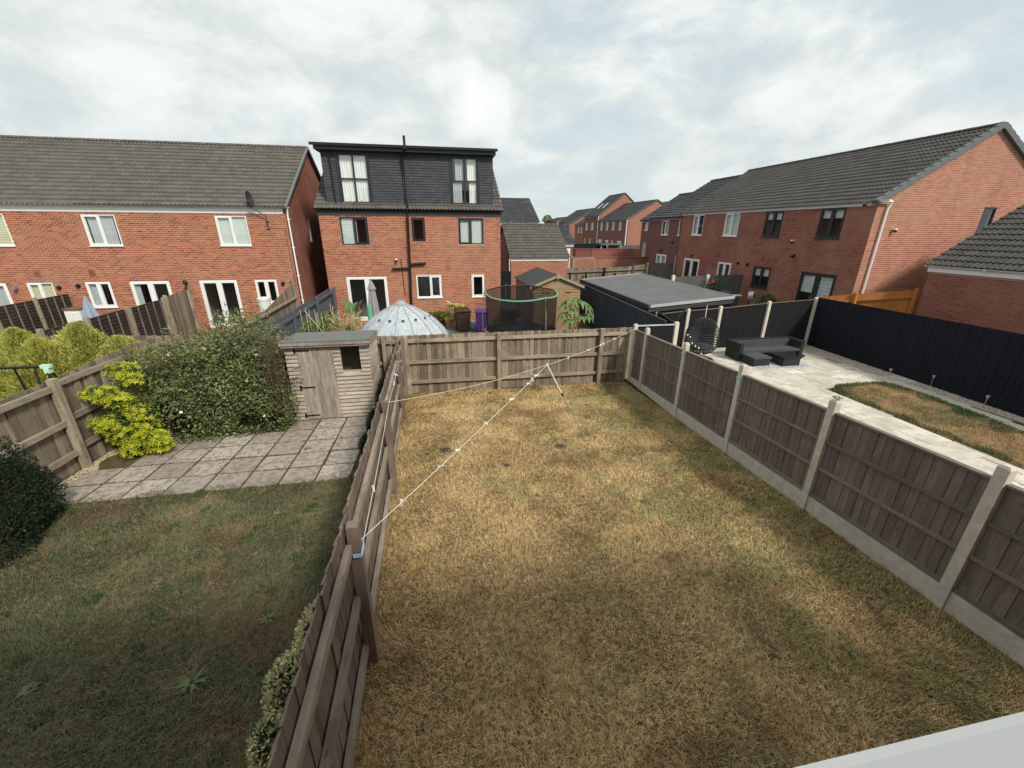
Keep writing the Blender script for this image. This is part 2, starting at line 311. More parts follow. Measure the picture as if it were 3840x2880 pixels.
def beammesh(w, h, L, m):
    k = (round(w, 4), round(h, 4), round(L, 3), m)
    if k not in BM: BM[k] = MB().box(-w/2, w/2, -h/2, h/2, 0, L).mesh('beam', m)
    return BM[k]
def beam(name, A, B, w, h, m, parent, up=(0, 0, 1), kind=None, label=None):  # box from A to B; h measured towards up
    A = Vector(A); B = Vector(B); z = (B-A).normalized(); u = Vector(up)
    if abs(z.dot(u)) > .97: u = Vector((0, 1, 0))
    x = z.cross(u).normalized() * -1; y = z.cross(x)
    return put(name, beammesh(w, h, (B-A).length, m), parent, A, Matrix((x, y, z)).transposed().to_quaternion(), kind=kind, label=label)
class PL:  # a vertical wall plane: u along, d outwards, z up
    def __init__(s, o, u, n): s.o = Vector(o); s.u = Vector(u); s.n = Vector(n)
    def __call__(s, u, d, z): p = s.o + s.u*u + s.n*d; return (p.x, p.y, z)
FRONT = lambda y: PL((0, y, 0), (1, 0, 0), (0, -1, 0))
SIDE = lambda x: PL((x, 0, 0), (0, 1, 0), (-1, 0, 0))
RSIDE = lambda x: PL((x, 0, 0), (0, 1, 0), (1, 0, 0))
TAKEN = {}
def G(y): return -.042*y if y < 11.3 else -.42
CAMP = Vector((0, 0, CAM_Z))

# bricks ----------------------------------------------------------------
BRK = {}
def brickmesh(m):
    if m not in BRK: BRK[m] = MB().box(0, .212, 0, .095, 0, .062).mesh('brick', m)
    return BRK[m]
def brick_wall(root, pl, u0, u1, z0, z1, holes, m, mortar='mortar', top=None, hero=300, herotest=None, name='wall', bw=.225, extra=()):
    """mortar wall with openings, real bricks proud of it; the nearest whole bricks are objects, the others one part."""
    us = sorted({u0, u1, *[h[0] for h in holes], *[h[1] for h in holes]}); us = [u for u in us if u0 <= u <= u1]
    zs = sorted({z0, z1, *[h[2] for h in holes], *[h[3] for h in holes]}); zs = [z for z in zs if z0 <= z <= z1]
    w = MB(pl)
    for a, b in zip(us, us[1:]):
        a += .007*(a == u0); b -= .007*(b == u1)
        c0 = None
        for c, d in zip(zs, zs[1:]):
            mu, mz = (a+b)/2, (c+d)/2
            if any(h[0] < mu < h[1] and h[2] < mz < h[3] for h in holes): continue
            w.box(a, b, -.22, -.004, c, d)
    if top:  # gable above z1: polygon list of (u,z)
        w.prism([(u, -.22, z) for u, z in top['poly']], (0, 0, 0)) if False else None
        mid_ = (u0+u1)/2; pts = [(q_[0]+(.007 if q_[0] < mid_ else -.007)*(abs(q_[0]-mid_) > .1), q_[1]) for q_ in top['poly']]; n = len(pts)
        w.add([(u, -.22, z) for u, z in pts] + [(u, -.004, z) for u, z in pts], [tuple(range(n)), tuple(range(n, 2*n))[::-1]] + [(i, n+i, n+(i+1) % n, (i+1) % n) for i in range(n)])
    w.part(name, mortar, root)
    zt = top['zmax'] if top else z1
    full = []; part = MB(pl); k = 0; z = z0
    while z + .065 <= zt + .001:
        lo, hi = u0, u1
        if z + .07 > z1 and top: lo, hi = top['lim'](z+.065)
        if hi - lo < .1: break
        iv = [(lo, hi)]
        for h in holes:
            if h[2] < z+.055 and h[3] > z+.01:
                iv = [q for a, b in iv for q in ((a, min(b, h[0])), (max(a, h[1]), b)) if q[1]-q[0] > .03]
        off = (k % 2)*bw/2
        for a, b in iv:
            j = math.floor((a-u0-off)/bw)
            while True:
                s = u0+off+j*bw; e = s+bw-.013; j += 1
                if s >= b: break
                s2, e2 = max(s, a+.001), min(e, b-.001)
                if e2-s2 < .03: continue
                if e2-s2 > .2119: full.append((s2, z))
                else: part.box(s2, e2, -.095, 0, z, z+.062)
        z += .075; k += 1
    def sc(q):
        p = Vector(pl(q[0]+.1, 0, q[1])); d = (p-CAMP).length
        if herotest and not herotest(q[0], q[1]): d += 1000
        return d
    full.sort(key=sc); me = brickmesh(m)
    ang = math.atan2(pl.u.y, pl.u.x); flip = pl.n.dot(Vector((math.sin(ang), -math.cos(ang), 0))) < 0
    for i, (s, zz) in enumerate(full):
        if i < hero:
            if flip: put('brick', me, root, pl(s+.212, 0, zz), (0, 0, ang+math.pi))
            else: put('brick', me, root, pl(s, 0, zz), (0, 0, ang))
        else: part.box(s, s+.212, -.095, 0, zz, zz+.062)
    if part.v: part.part('brickwork', m, root, kind='stuff')
# windows ---------------------------------------------------------------
def window(root, pl, u0, u1, z0, z1, fm='upvc', split=(0., .5, 1.), rows=None, opening=(), covers=None, name='window', sill=True, label=None, fr=.055, depth=-.075, handle=False, simple=False, doorlike=False):
    o = pl((u0+u1)/2, 0, z0)
    f = MB(pl); d0, d1 = depth, depth+.06
    f.box(u0, u1, d0, d1, z0, z0+fr); f.box(u0, u1, d0, d1, z1-fr, z1); f.box(u0, u0+fr, d0, d1, z0+fr, z1-fr); f.box(u1-fr, u1, d0, d1, z0+fr, z1-fr)
    ub = [u0 + (u1-u0)*q for q in split]; zb = [z0 + (z1-z0)*q for q in (rows or (0., 1.))]
    for u in ub[1:-1]: f.box(u-fr*.6, u+fr*.6, d0, d1, z0+fr, z1-fr)
    for z in zb[1:-1]: f.box(u0+fr, u1-fr, d0+.002, d1-.002, z-fr*.5, z+fr*.5)
    w = f.part(name, fm, root, o, label=label)
    i = 0
    for a, b in zip(ub, ub[1:]):
        for c, e in zip(zb, zb[1:]):
            a2 = a + (fr if a == ub[0] else fr*.6); b2 = b - (fr if b == ub[-1] else fr*.6); c2 = c + (fr if c == zb[0] else fr*.5); e2 = e - (fr if e == zb[-1] else fr*.5)
            if i in opening or doorlike:
                q = .075 if doorlike else .045; sd = d0+.012, d1+.012
                s = MB(pl); s.box(a2, b2, *sd, c2, c2+q*(1.6 if doorlike else 1)); s.box(a2, b2, *sd, e2-q, e2); s.box(a2, a2+q, *sd, c2+q, e2-q); s.box(b2-q, b2, *sd, c2+q, e2-q)
                s.part('sash' if not doorlike else 'door_leaf', fm, w)
                a2 += q; b2 -= q; c2 += q*(1.6 if doorlike else 1); e2 -= q
            MB(pl).add([(a2, d0+.022, c2), (b2, d0+.022, c2), (b2, d0+.022, e2), (a2, d0+.022, e2)], [(0, 1, 2, 3)]).part('pane', 'glass', w)
            cv = covers[i] if covers and i < len(covers) else None
            if cv:
                kind, mm = cv[0], cv[1]; lo = cv[2] if len(cv) > 2 else 0.; l2 = cv[3] if len(cv) > 3 else 1.
                cu0, cu1 = a2-.02, b2+.02; cz0 = c2 + (e2-c2)*(lo if kind == 'blind' else 0.)-.02
                if kind == 'curtain':
                    cu0, cu1 = cu0+(cu1-cu0)*lo, cu0+(cu1-cu0)*l2; n = max(8, int((cu1-cu0)/.03)); vs = []; fs = []
                    for k in range(n+1):
                        uu = cu0+(cu1-cu0)*k/n; dd = d0 - .035 + .018*math.sin(k*1.9)+.008*math.sin(k*.7)
                        vs += [(uu, dd, cz0), (uu, dd*.98, e2+.03)]
                        if k: fs.append((2*k-2, 2*k, 2*k+1, 2*k-1))
                    MB(pl).add(vs, fs).part('curtain', mm, w)
                elif kind == 'blind':
                    bl = MB(pl); nz = 12 if len(cv) > 3 else 1; hh = (e2+.02-cz0)/nz
                    for k in range(nz): bl.box(cu0, cu1, d0-.03, d0-.025+.006*(k % 2), cz0+hh*k, cz0+hh*(k+.93 if nz > 1 else k+1))
                    bl.part('blind', mm, w)
            i += 1
    if not simple:
        r = MB(pl); a, b, c, e = u0-.25, u1+.25, z0-.15, z1+.12
        r.add([(a, -.23, c), (b, -.23, c), (b, -.23, e), (a, -.23, e), (a, -1.3, c), (b, -1.3, c), (b, -1.3, e), (a, -1.3, e)], [(4, 5, 6, 7), (0, 1, 5, 4), (1, 2, 6, 5), (2, 3, 7, 6), (3, 0, 4, 7)])
        r.part('interior', 'room', w)
    else: MB(pl).box(u0+.02, u1-.02, -.2, -.18, z0+.02, z1-.02).part('interior', 'room', w)
    if sill: MB(pl).box(u0-.04, u1+.04, d0, .045, z0-.035, z0-.002).part('sill', fm, w)
    if handle:
        h = MB(pl); uc = ub[1]; h.box(uc+.035, uc+.055, d1+.012, d1+.03, z0+.95, z0+1.15); h.box(uc+.045, uc+.16, d1+.03, d1+.045, z0+1.03, z0+1.05); h.part('handle', 'metal', w)
    return w
# roof tiles --------------------------------------------------------------
def tile_template(tw, ln, rolls, amp, th=.032, seg=6):
    n = rolls*seg; V = []
    for k in range(n+1):
        u = tw*k/n; h = amp*max(0., math.sin(2*math.pi*(k/seg)))**.8 if rolls else 0
        V.append((u, h))
    vs = [(u, 0, h+.042) for u, h in V] + [(u, ln, h+.004) for u, h in V] + [(u, 0, h+.042-th) for u, h in V]
    m = n+1
    fs = [(k, k+1, m+k+1, m+k) for k in range(n)] + [(2*m+k, 2*m+k+1, k+1, k) for k in range(n)]
    return vs, fs
TL = {}
def tile_roof(root, o, U, Sv, length, slope, m, gauge=.335, tw=.33, rolls=2, amp=.040, hero=300, name='roof_tile', deck=True, reverse=False, seg=6, clip=None):
    o, U, Sv = Vector(o), Vector(U).normalized(), Vector(Sv).normalized(); Nn = U.cross(Sv).normalized()
    if Nn.z < 0: Nn = -Nn
    nr = max(1, int(round(slope/gauge))); gauge = slope/nr; nc = max(1, int(round(length/tw))); tw = length/nc
    key = (round(tw, 4), round(gauge, 4), rolls, m)
    vs, fs = tile_template(tw, gauge+.03, rolls, amp, seg=seg)
    if key not in TL:
        TL[key] = MB().add(vs, fs).mesh(name, m)
    rot = Matrix((U, Sv, Nn)).transposed(); lst = []
    rot4 = rot.to_quaternion() if rot.determinant() > 0 else None
    for r_ in range(nr):
        for c in range(nc):
            p = o + U*(c*tw) + Sv*(r_*gauge)
            if clip and not clip(p): continue
            lst.append(((p-CAMP).length, r_, c, p))
    lst.sort(key=lambda q: (q[0], q[1], q[2]))
    st = MB()
    for i, (d, r_, c, p) in enumerate(lst):
        if i < hero and rot4 is not None: put(name, TL[key], root, p, rot4)
        else: st.add([tuple(p + rot @ Vector(v)) for v in vs], fs)
    if st.v: st.part('roof_tiling', m, root, kind='stuff')
    if deck:
        a = o - Nn*.02; st = MB(); q = [a, a+U*length, a+U*length+Sv*slope, a+Sv*slope]; st.prism([tuple(v+Sv*.22) if i_ < 2 else tuple(v) for i_, v in enumerate(q)], tuple(-Nn*.05)); st.part('roof_deck', 'tile_far', root)
def ridge(root, A, B, m='ridge_grey', r=.115, seg=.45):
    A, B = Vector(A), Vector(B); L = (B-A).length; n = max(1, int(round(L/seg))); z = (B-A).normalized(); s = L/n
    me = MB(); x = Vector((0, 0, 1)); y = z.cross(x)
    for e, rr in ((0, r*1.08), (s*.93, r)):
        for k in range(9):
            w = math.pi*k/8; me.v.append((rr*math.cos(w)*y.x, rr*math.cos(w)*y.y, rr*math.sin(w)*.8)); me.v[-1] = tuple(Vector(me.v[-1]) + z*e)
    me.f = [(k, k+1, 10+k, 9+k) for k in range(8)] + [tuple(range(9))]
    mm = me.mesh('ridge_tile', m)
    for i in range(n): put('ridge_tile', mm, root, A + z*(s*i))
def gutter_run(root, pl, u0, u1, z, m='upvc', r=.055, d=.09):
    g = MB(pl); n = 8; vs = []
    for u in (u0, u1):
        for k in range(n+1):
            w = math.pi*k/n; vs.append((u, d + r*math.cos(w), z - r*math.sin(w)))
    g.add(vs, [(k, k+1, n+2+k, n+1+k) for k in range(n)] + [tuple(range(n+1)), tuple(range(n+1, 2*n+2))[::-1]])
    u = u0+1.
    while u < u1-.3: g.box(u, u+.05, d-r-.004, d+r+.006, z-r-.006, z+.008) ; u += 1.9
    return g.part('gutter', m, root)
def pipe(root, pts, r=.034, m='upvc', name='downpipe', clips=True):
    g = MB(); g.tube(pts, r, 10)
    p = g.part(name, m, root, smooth=False); return p

# ================================================================== SETTING
gm, gt, gb = mat('far_ground', .95, .1); setc(gt, gb, mix(gt, noise(gt, pos(gt), .05, 6), (.09, .085, .06), (.06, .075, .04)))
M['far_ground'] = gm
o = MB().box(-900, 900, -300, 1500, -1.2, -.75).part('ground', 'far_ground', None, (0, 0, 0)); o['kind'] = 'structure'
def sheet(name, quads, m, th=.5, kind='structure'):
    b = MB()
    for q in quads: b.prism(q, (0, 0, -th))
    o = b.part(name, m, None, (0, 0, 0)); o['kind'] = kind; return o
sheet('lawn_soil', [[(-.90, -.2, G(-.2)), (5.62, -.2, G(-.2)), (5.75, 11.3, G(11.29)), (-1.13, 11.3, G(11.29))]], 'dry_thatch')
sheet('neighbour_lawn_soil', [[(-7.0, -.2, G(-.2)), (-.905, -.2, G(-.2)), (-1.135, 11.3, G(11.29)-.002), (-7.0, 11.3, G(11.29)-.002)], [(-20, -.2, G(-.2)), (-7.0, -.2, G(-.2)), (-7.0, 11.3, G(11.29)), (-20, 11.3, G(11.29))]], 'green_thatch')
sheet('far_gardens_ground', [[(-30, 11.3, -.425), (6.9, 11.3, -.425), (8, 20.4, -.425), (8, 34, -.425), (-30, 34, -.425)]], 'green_thatch', .3)
sheet('right_garden_ground', [[(5.62, -.2, -.365), (14.9, -.2, -.365), (14.9, 14.05, -.365), (8, 14.05, -.365), (6.9, 11.3, -.365), (5.62, 11.3, -.365)]], 'soil', .3)
sheet('terrace_gardens_ground', [[(8.0, 14.05, -.37), (14.9, 14.05, -.37), (40, 14.05, -.37), (40, 60, -.37), (8.0, 60, -.37)]], 'slab_dark', .3)
sheet('side_drive', [[(14.9, -5, -.3), (45, -5, -.3), (45, 14.05, -.3), (14.9, 14.05, -.3)]], 'tarmac', .4)
sheet('road', [[(8, 34.6, -.3), (40, 34.6, -.3), (40, 39.2, -.3), (8, 39.2, -.3)]], 'tarmac', .05)

# ---- slabs: old patio of the left neighbour
def ledge(x0, x1, y0, y1, z, m, th=.05):
    return MB().box(x0, x1, y0, y1, -th, z)
pat = thing('patio', None, None, (-4, 8.4, G(8.4))); del_keys = None
pat['kind'] = 'structure'
SLM = {}
def slab(root, x, y, w, d, z, m, tilt=0.):
    k = (round(w, 3), round(d, 3), m)
    if k not in SLM:
        b = MB(); e = .008; b.add([(0, 0, -.05), (w, 0, -.05), (w, d, -.05), (0, d, -.05), (0, 0, -.006), (w, 0, -.006), (w, d, -.006), (0, d, -.006), (e, e, 0), (w-e, e, 0), (w-e, d-e, 0), (e, d-e, 0)],
                      [(0, 1, 5, 4), (1, 2, 6, 5), (2, 3, 7, 6), (3, 0, 4, 7), (4, 5, 9, 8), (5, 6, 10, 9), (6, 7, 11, 10), (7, 4, 8, 11), (8, 9, 10, 11)])
        SLM[k] = b.mesh('slab', m)
    return put('slab', SLM[k], root, (x, y, z), (math.atan(-.042) + random.uniform(-.006, .006) if tilt else random.uniform(-.002, .002), random.uniform(-.005, .005), random.uniform(-.006, .006) if tilt else 0))
for i in range(-1, 7):
    for j in range(5):
        x = -6.08 + .618*i + random.uniform(-.006, .006); y = 6.86 + .605*j + random.uniform(-.006, .006)
        if i == -1 and j not in (0,): 
            if j != 1: continue
        if j == 4 and x < -4.0: continue
        if x < -5.4 and j == 4: continue
        slab(pat, x, y, .583, .566, G(y)+.018 + random.uniform(-.004, .004), 'slab_old', 1)
# cream patio on the right
cp = thing('patio', None, None, (9, 9, -.33)); cp['kind'] = 'structure'
y = 1.0; k = 0
def lawn_edge_left(y): return 11.12 if y < 9.2 else 99
def in_lawn(x, y):
    if y > 9.62 or y < 0: return False
    xl = 11.12; xr = 13.45 - max(0, (8.2-y))*.14
    if y > 9.0: xl = 11.12 + max(0, (y-9.25))*2.4; 
    return xl < x < min(xr, 13.6-(max(0, y-8.9)*.3))
rows = [(5.74, .9), (5.9, .6), (5.74, .6), (6.1, .9)]
while y < 13.95:
    dpt = .655; x = 5.76 + (k % 3)*.22 - .3
    while x < 13.84:
        w = random.choice((.6, .9, .9, .9)) if y > 8.9 else .9
        x2 = min(x+w, 13.84 if y > 9.6 else 99); cx, cy = (x+x2)/2, y+dpt/2
        xa = max(x, 5.76)
        if x2-xa > .15:
            if y < 9.3:
                if xa < 11.1: slab(cp, xa, y, round(min(x2, 11.1)-xa, 3)-.018 if min(x2, 11.1)-xa > .1 else .1, dpt-.018, -.33+random.uniform(-.003, .003), 'slab_cream')
            else:
                if not (in_lawn(cx, cy) and y < 9.5): slab(cp, xa, y, round(x2-xa-.018, 3), dpt-.018, -.33+random.uniform(-.003, .003), 'slab_cream')
        x = x2 if w else x+.9
        if y < 9.3 and x > 11.1: break
    y += dpt; k += 1
# path slabs between the lawn and the gravel
y = .5
while y < 9.3:
    xl = 13.48 - max(0, 8.2-y)*.13; slab(cp, xl, y, .44, .89, -.328, 'slab_path'); y += .9
# dark paving in the middle garden
dp = thing('paving', None, None, (2, 17, -.42)); dp['kind'] = 'structure'
for j in range(7):
    for i in range(13):
        x = -1.6 + .62*i + (j % 2)*.3; y = 16.4 + .6*j
        if x < 6.2: slab(dp, x, y, .61, .59, -.415, 'slab_dark')
# gravel strips: many small stones joined
def gravel(name, area, n, s, m, z, zf=None):
    base = np.array([[0, 0, 1], [1, 0, 0], [0, 1, 0], [-1, 0, 0], [0, -1, 0]], float); fc = np.array([[0, 1, 2], [0, 2, 3], [0, 3, 4], [0, 4, 1]])
    P = np.zeros((n, 3)); k = 0
    while k < n:
        x, y = area(); P[k] = (x, y, (zf(y) if zf else z)); k += 1
    sc = RNG.uniform(.5, 1.3, (n, 1, 3))*s; sc[:, :, 2] *= .6; a = RNG.uniform(0, 6.28, n); c, q = np.cos(a), np.sin(a)
    V = base[None]*sc; X = V[:, :, 0]*c[:, None]-V[:, :, 1]*q[:, None]; Y = V[:, :, 0]*q[:, None]+V[:, :, 1]*c[:, None]
    V = np.stack([X, Y, V[:, :, 2]], -1) + P[:, None]
    F = (fc[None] + 5*np.arange(n)[:, None, None]).reshape(-1, 3)
    o = put(name, fastmesh(name, V.reshape(-1, 3), F, m)); o['kind'] = 'stuff'; return o
def stonemat(name, cols):
    m, t, b = mat(name, .85, .2); c = ramp(t, rnd(t), [(i/(len(cols)-1), q) for i, q in enumerate(cols)]); setc(t, b, c); return m
M['stones'] = stonemat('tan_stones', [(.22, .18, .13), (.42, .36, .27), (.56, .50, .40), (.33, .28, .21)])
M['stones2'] = stonemat('yellow_stones', [(.20, .14, .09), (.46, .37, .23), (.60, .52, .36), (.12, .09, .06)])
sheet('gravel_bed', [[(13.86, 0, -.345), (14.55, 0, -.345), (14.85, 14, -.345), (13.9, 13.9, -.345)], [(8.0, 13.3, -.345), (13.9, 13.4, -.345), (13.9, 14.0, -.345), (8.0, 14.0, -.345)]], 'pebble', .02)
gravel('gravel', lambda: (lambda y: (random.uniform(13.86, 14.28+.034*y), y))(random.uniform(3, 13.95)), 9000, .026, 'stones', -.34)
gravel('gravel', lambda: (random.uniform(8.2, 13.9), random.uniform(13.4, 13.98)), 3500, .024, 'stones', -.34)
gravel('gravel', lambda: (lambda y: (random.uniform(-6.9, -6.66+.12*math.sin(y*5)), y))(random.uniform(6.3, 9.0)), 2600, .02, 'stones2', 0, lambda y: G(y)+.005)

# ================================================================== OUR HOUSE (behind the camera; it shades the lawn)
h = thing('brick_house', 'white upvc window sill and brick wall of the house the view is taken from', 'house', (0, -4, 0))
wb = MB(); wb.box(-7, 6, -9, -.14, -1, 4.85); wb.part('wall', 'far_brick_front', h)
MB().prism([(-7.1, -.10, 4.85), (-7.1, -4.57, 7.75), (-7.1, -9.25, 4.8)], (13.2, 0, 0)).part('roof', 'tile_far', h)
MB().prism([(-.55, -.14, 3.68), (-.55, .100, 3.68), (-.55, .107, 3.69), (-.55, .107, 3.738), (-.55, .1, 3.743), (-.55, .07, 3.7455), (-.55, .064, 3.742), (-.55, .058, 3.7455), (-.55, -.14, 3.752)], (1.85, 0, 0)).part('window_sill', 'sill_white', h)

# ================================================================== HOUSES
def gable_body(root, x0, x1, y0, y1, z0, ze, zr, axis, m, walls=('back', 'ends'), over=.0):
    """plain far side walls + closed gables so the house is whole from any side (set 0.25 m behind the detailed faces)"""
    b = MB(); i = .24
    if axis == 'x':  # ridge along x
        b.prism([(x0+i, y0+i, z0), (x0+i, y1, z0), (x0+i, y1, ze), (x0+i, (y0+y1)/2, zr-.12), (x0+i, y0+i, ze)], (x1-x0-2*i, 0, 0))
    else:
        b.prism([(x0+i, y0+i, z0), (x1, y0+i, z0), (x1, y0+i, ze), ((x0+x1)/2, y0+i, zr-.12), (x0+i, y0+i, ze)], (0, y1-y0-2*i, 0))
    return b
def shell(root, x0, x1, y0, y1, z0, ze, skip, m):  # four thin outer walls (without the faces in skip)
    b = MB(); t = .2
    if 'f' not in skip: b.box(x0, x1, y0, y0+t, z0, ze)
    if 'b' not in skip: b.box(x0, x1, y1-t, y1, z0, ze)
    if 'l' not in skip: b.box(x0, x0+t, y0+t, y1-t, z0, ze)
    if 'r' not in skip: b.box(x1-t, x1, y0+t, y1-t, z0, ze)
    b.box(x0+.3, x1-.3, y0+1.7, y0+1.75, z0, ze) if 'f' in skip else None
    b.part('rear_wall', m, root)
CW, CG, BC, BP = ('curtain', 'curtain_white'), ('curtain', 'curtain_grey'), ('blind', 'blind_cream'), ('blind', 'blind_pale')
# ---- left terrace
LT = thing('brick_house', 'long red brick terrace on the left with brown pantile roof and white windows', 'house', (-12.6, 20.4, -.45))
pl = FRONT(20.4); Lholes = [(-18.75, -17.27, -.2, 1.87), (-16.57, -15.66, .8, 1.87), (-14.5, -13.58, .8, 1.87), (-12.86, -11.36, -.22, 1.87), (-10.19, -8.7, -.22, 1.87), (-7.98, -7.08, .82, 1.86), (-17.65, -16.43, 3.3, 4.5), (-13.83, -12.65, 3.3, 4.5), (-9.0, -7.79, 3.3, 4.5)]
brick_wall(LT, pl, -20.0, -6.21, -.45, 4.58, Lholes, 'brick_red', herotest=lambda u, z: u > -9 and z > .9)
window(LT, pl, *Lholes[0], covers=[CW+(0, .5), CG], name='patio_door', sill=False, doorlike=True)
window(LT, pl, *Lholes[1], covers=[BC+(.0, 1), BC+(.1, 1)], opening=(0,))
window(LT, pl, *Lholes[2], covers=[CG+(0, .9), None], opening=(0, 1))
window(LT, pl, *Lholes[3], covers=[CG+(0, .35), None], name='patio_door', sill=False, doorlike=True, handle=True)
window(LT, pl, *Lholes[4], covers=[None, None], name='patio_door', sill=False, doorlike=True, handle=True)
window(LT, pl, *Lholes[5], covers=[None, None], opening=(0, 1))
window(LT, pl, *Lholes[6], covers=[BC+(.0, 1), BC+(.0, 1)], opening=(0,))
window(LT, pl, *Lholes[7], covers=[CG+(.1, .95), CG+(0, .8)], opening=(0,))
window(LT, pl, *Lholes[8], covers=[BP+(.02,), BP+(.02,)], opening=(0,))
RL = dict(z=7.82, y=25.2)
plg = RSIDE(-6.21); ze = 4.75
gz = lambda y: 4.80 + (y-20.3)*(RL['z']-4.85)/(RL['y']-20.25)
yb = 2*RL['y']-20.4
gp = dict(poly=[(20.4, 4.58), (yb, 4.58), (yb, 4.86), (RL['y'], RL['z']-.08), (20.4, 4.86)], zmax=RL['z']-.15, lim=lambda z: (20.4+max(0, (z-4.86))/(RL['z']-.08-4.86)*(RL['y']-20.4), yb-max(0, (z-4.86))/(RL['z']-.08-4.86)*(RL['y']-20.4)))
brick_wall(LT, plg, 20.4, yb, -.45, 4.58, [(23.55, 23.95, 3.4, 4.5)], 'brick_dark_shaded', 'mortar_shaded', top=gp, hero=0)
window(LT, plg, 23.55, 23.95, 3.4, 4.5, split=(0., 1.), covers=[CG])
sl_ = math.hypot(RL['y']-20.2, RL['z']-4.85)
tile_roof(LT, (-20.1, 20.2, 4.83), (1, 0, 0), (0, RL['y']-20.2, RL['z']-4.83), 14.0, sl_, 'tile_brown')
MB().prism([(-20.1, RL['y'], RL['z']), (-20.1, yb+.2, 4.83), (-20.1, yb+.2, 4.75), (-20.1, RL['y'], RL['z']-.1)], (14.0, 0, 0)).part('rear_roof', 'tile_brown', LT)
ridge(LT, (-20.1, RL['y'], RL['z']+.0), (-6.08, RL['y'], RL['z']+.0), 'tile_brown')
shell(LT, -20, -6.21, 20.4, yb, -.45, 4.6, 'fr', 'far_brick_front')
MB(pl).box(-20.1, -6.3, -.05, .02, 4.58, 4.80).part('fascia', 'upvc', LT)
gutter_run(LT, pl, -20.1, -6.0, 4.85)
MB().prism([(-6.13, 20.2, 4.80), (-6.13, RL['y'], RL['z']-.02), (-6.13, RL['y'], RL['z']+.07), (-6.13, 20.2, 4.90)], (.09, 0, 0)).part('verge', 'ridge_grey', LT)
MB().prism([(-6.13, yb+.2, 4.78), (-6.13, RL['y'], RL['z']-.06), (-6.13, RL['y'], RL['z']+.05), (-6.13, yb+.2, 4.9)], (.09, 0, 0)).part('verge', 'ridge_grey', LT)
dpx = pipe(LT, [(-6.08, 20.31, 4.80), (-6.10, 20.34, 4.66), (-6.12, 20.345, 4.5), (-6.10, 20.345, .5)])
b = MB();
for z in (4.35, 3.2, 2.0, .9): b.box(-6.16, -6.05, 20.33, 20.4, z, z+.04)
b.part('pipe_clip', 'upvc', LT)
def vent(root, pl, u, z, m='black_plastic', s=.09):
    b = MB(pl); n = 10; vs = [(u, .09, z-.01)]
    for k in range(n): w = 2*math.pi*k/n; vs.append((u+s*math.cos(w), .0, z+s*math.sin(w)))
    for k in range(n): w = 2*math.pi*k/n; vs.append((u+s*.75*math.cos(w), .08, z+s*.7*math.sin(w)))
    b.add(vs, [(0, 11+k, 11+(k+1) % n) for k in range(n)] + [(1+k, 1+(k+1) % n, 11+(k+1) % n, 11+k) for k in range(n)]); b.part('flue_vent', m, root)
def airbrick(root, pl, u, z, m='terracotta'):
    b = MB(pl); b.box(u-.11, u+.11, -.005, .012, z-.1, z+.12)
    for k in range(4): b.box(u-.09, u+.09, .012, .02, z-.075+k*.045, z-.055+k*.045)
    b.part('air_brick', m, root)
for u, z in ((-15.46, 1.65), (-14.76, 1.71), (-6.82, 1.68)): vent(LT, pl, u, z)
for u in (-16.06, -14.1): airbrick(LT, pl, u, 2.21, 'brick_dark_shaded')
def walllamp(root, pl, u, z, m='black_plastic', name='wall_lamp', white=False):
    b = MB(pl); b.box(u-.04, u+.04, 0, .03, z-.05, z+.05); b.box(u-.015, u+.015, .03, .13, z, z+.03); b.box(u-.06, u+.06, .08, .19, z-.09, z-.01); b.part(name, m, root)
def seccam(root, pl, u, z):
    b = MB(pl); b.box(u-.05, u+.05, 0, .14, z+.01, z+.07); c = b.part('security_camera', 'upvc', root)
    c2 = MB(); p = pl(u, .1, z-.02); c2.lathe([(.0, -.06), (.04, -.05), (.055, -.02), (.06, .03)], p, 10); c2.part('camera_dome', 'black_plastic', c)
walllamp(LT, pl, -16.94, 1.72, 'metal', 'floodlight')
# satellite dish
sd = thing('satellite_dish', 'dark satellite dish on a bent mast over the left terrace gutter', 'dish', (-7.0, 20.3, 4.0))
MB().tube([(-6.96, 20.36, 3.98), (-6.96, 20.3, 4.1), (-6.97, 20.3, 4.45), (-7.25, 20.25, 4.68), (-7.5, 20.2, 4.85), (-7.55, 20.2, 5.3)], .022).part('mast', 'dark_metal', sd)
b = MB();
for k in range(4): b.lathe([(0.02+.08*k, .02*k*k*.25), (.02+.08*(k+1), .02*(k+1)**2*.25)], (0, 0, 0), 16)
dsh = b.mesh('dish', 'dark_metal', smooth=True); put('dish', dsh, sd, (-7.42, 20.1, 5.18), (R(70), R(10), R(70)), (.6, .75, .75))
MB().tube([(-7.5, 20.15, 5.0), (-7.15, 19.85, 5.02)], .012).part('arm', 'dark_metal', sd)
b = MB(); b.box(-7.02, -6.9, 20.33, 20.4, 4.28, 4.36); b.box(-7.02, -6.9, 20.33, 20.4, 4.0, 4.08); b.part('bracket', 'metal', sd)
MB().tube([(-6.9, 20.39, 4.02), (-6.35, 20.39, 3.98), (-6.3, 20.39, 1.7)], .006, 5).part('cable', 'black_plastic', LT)

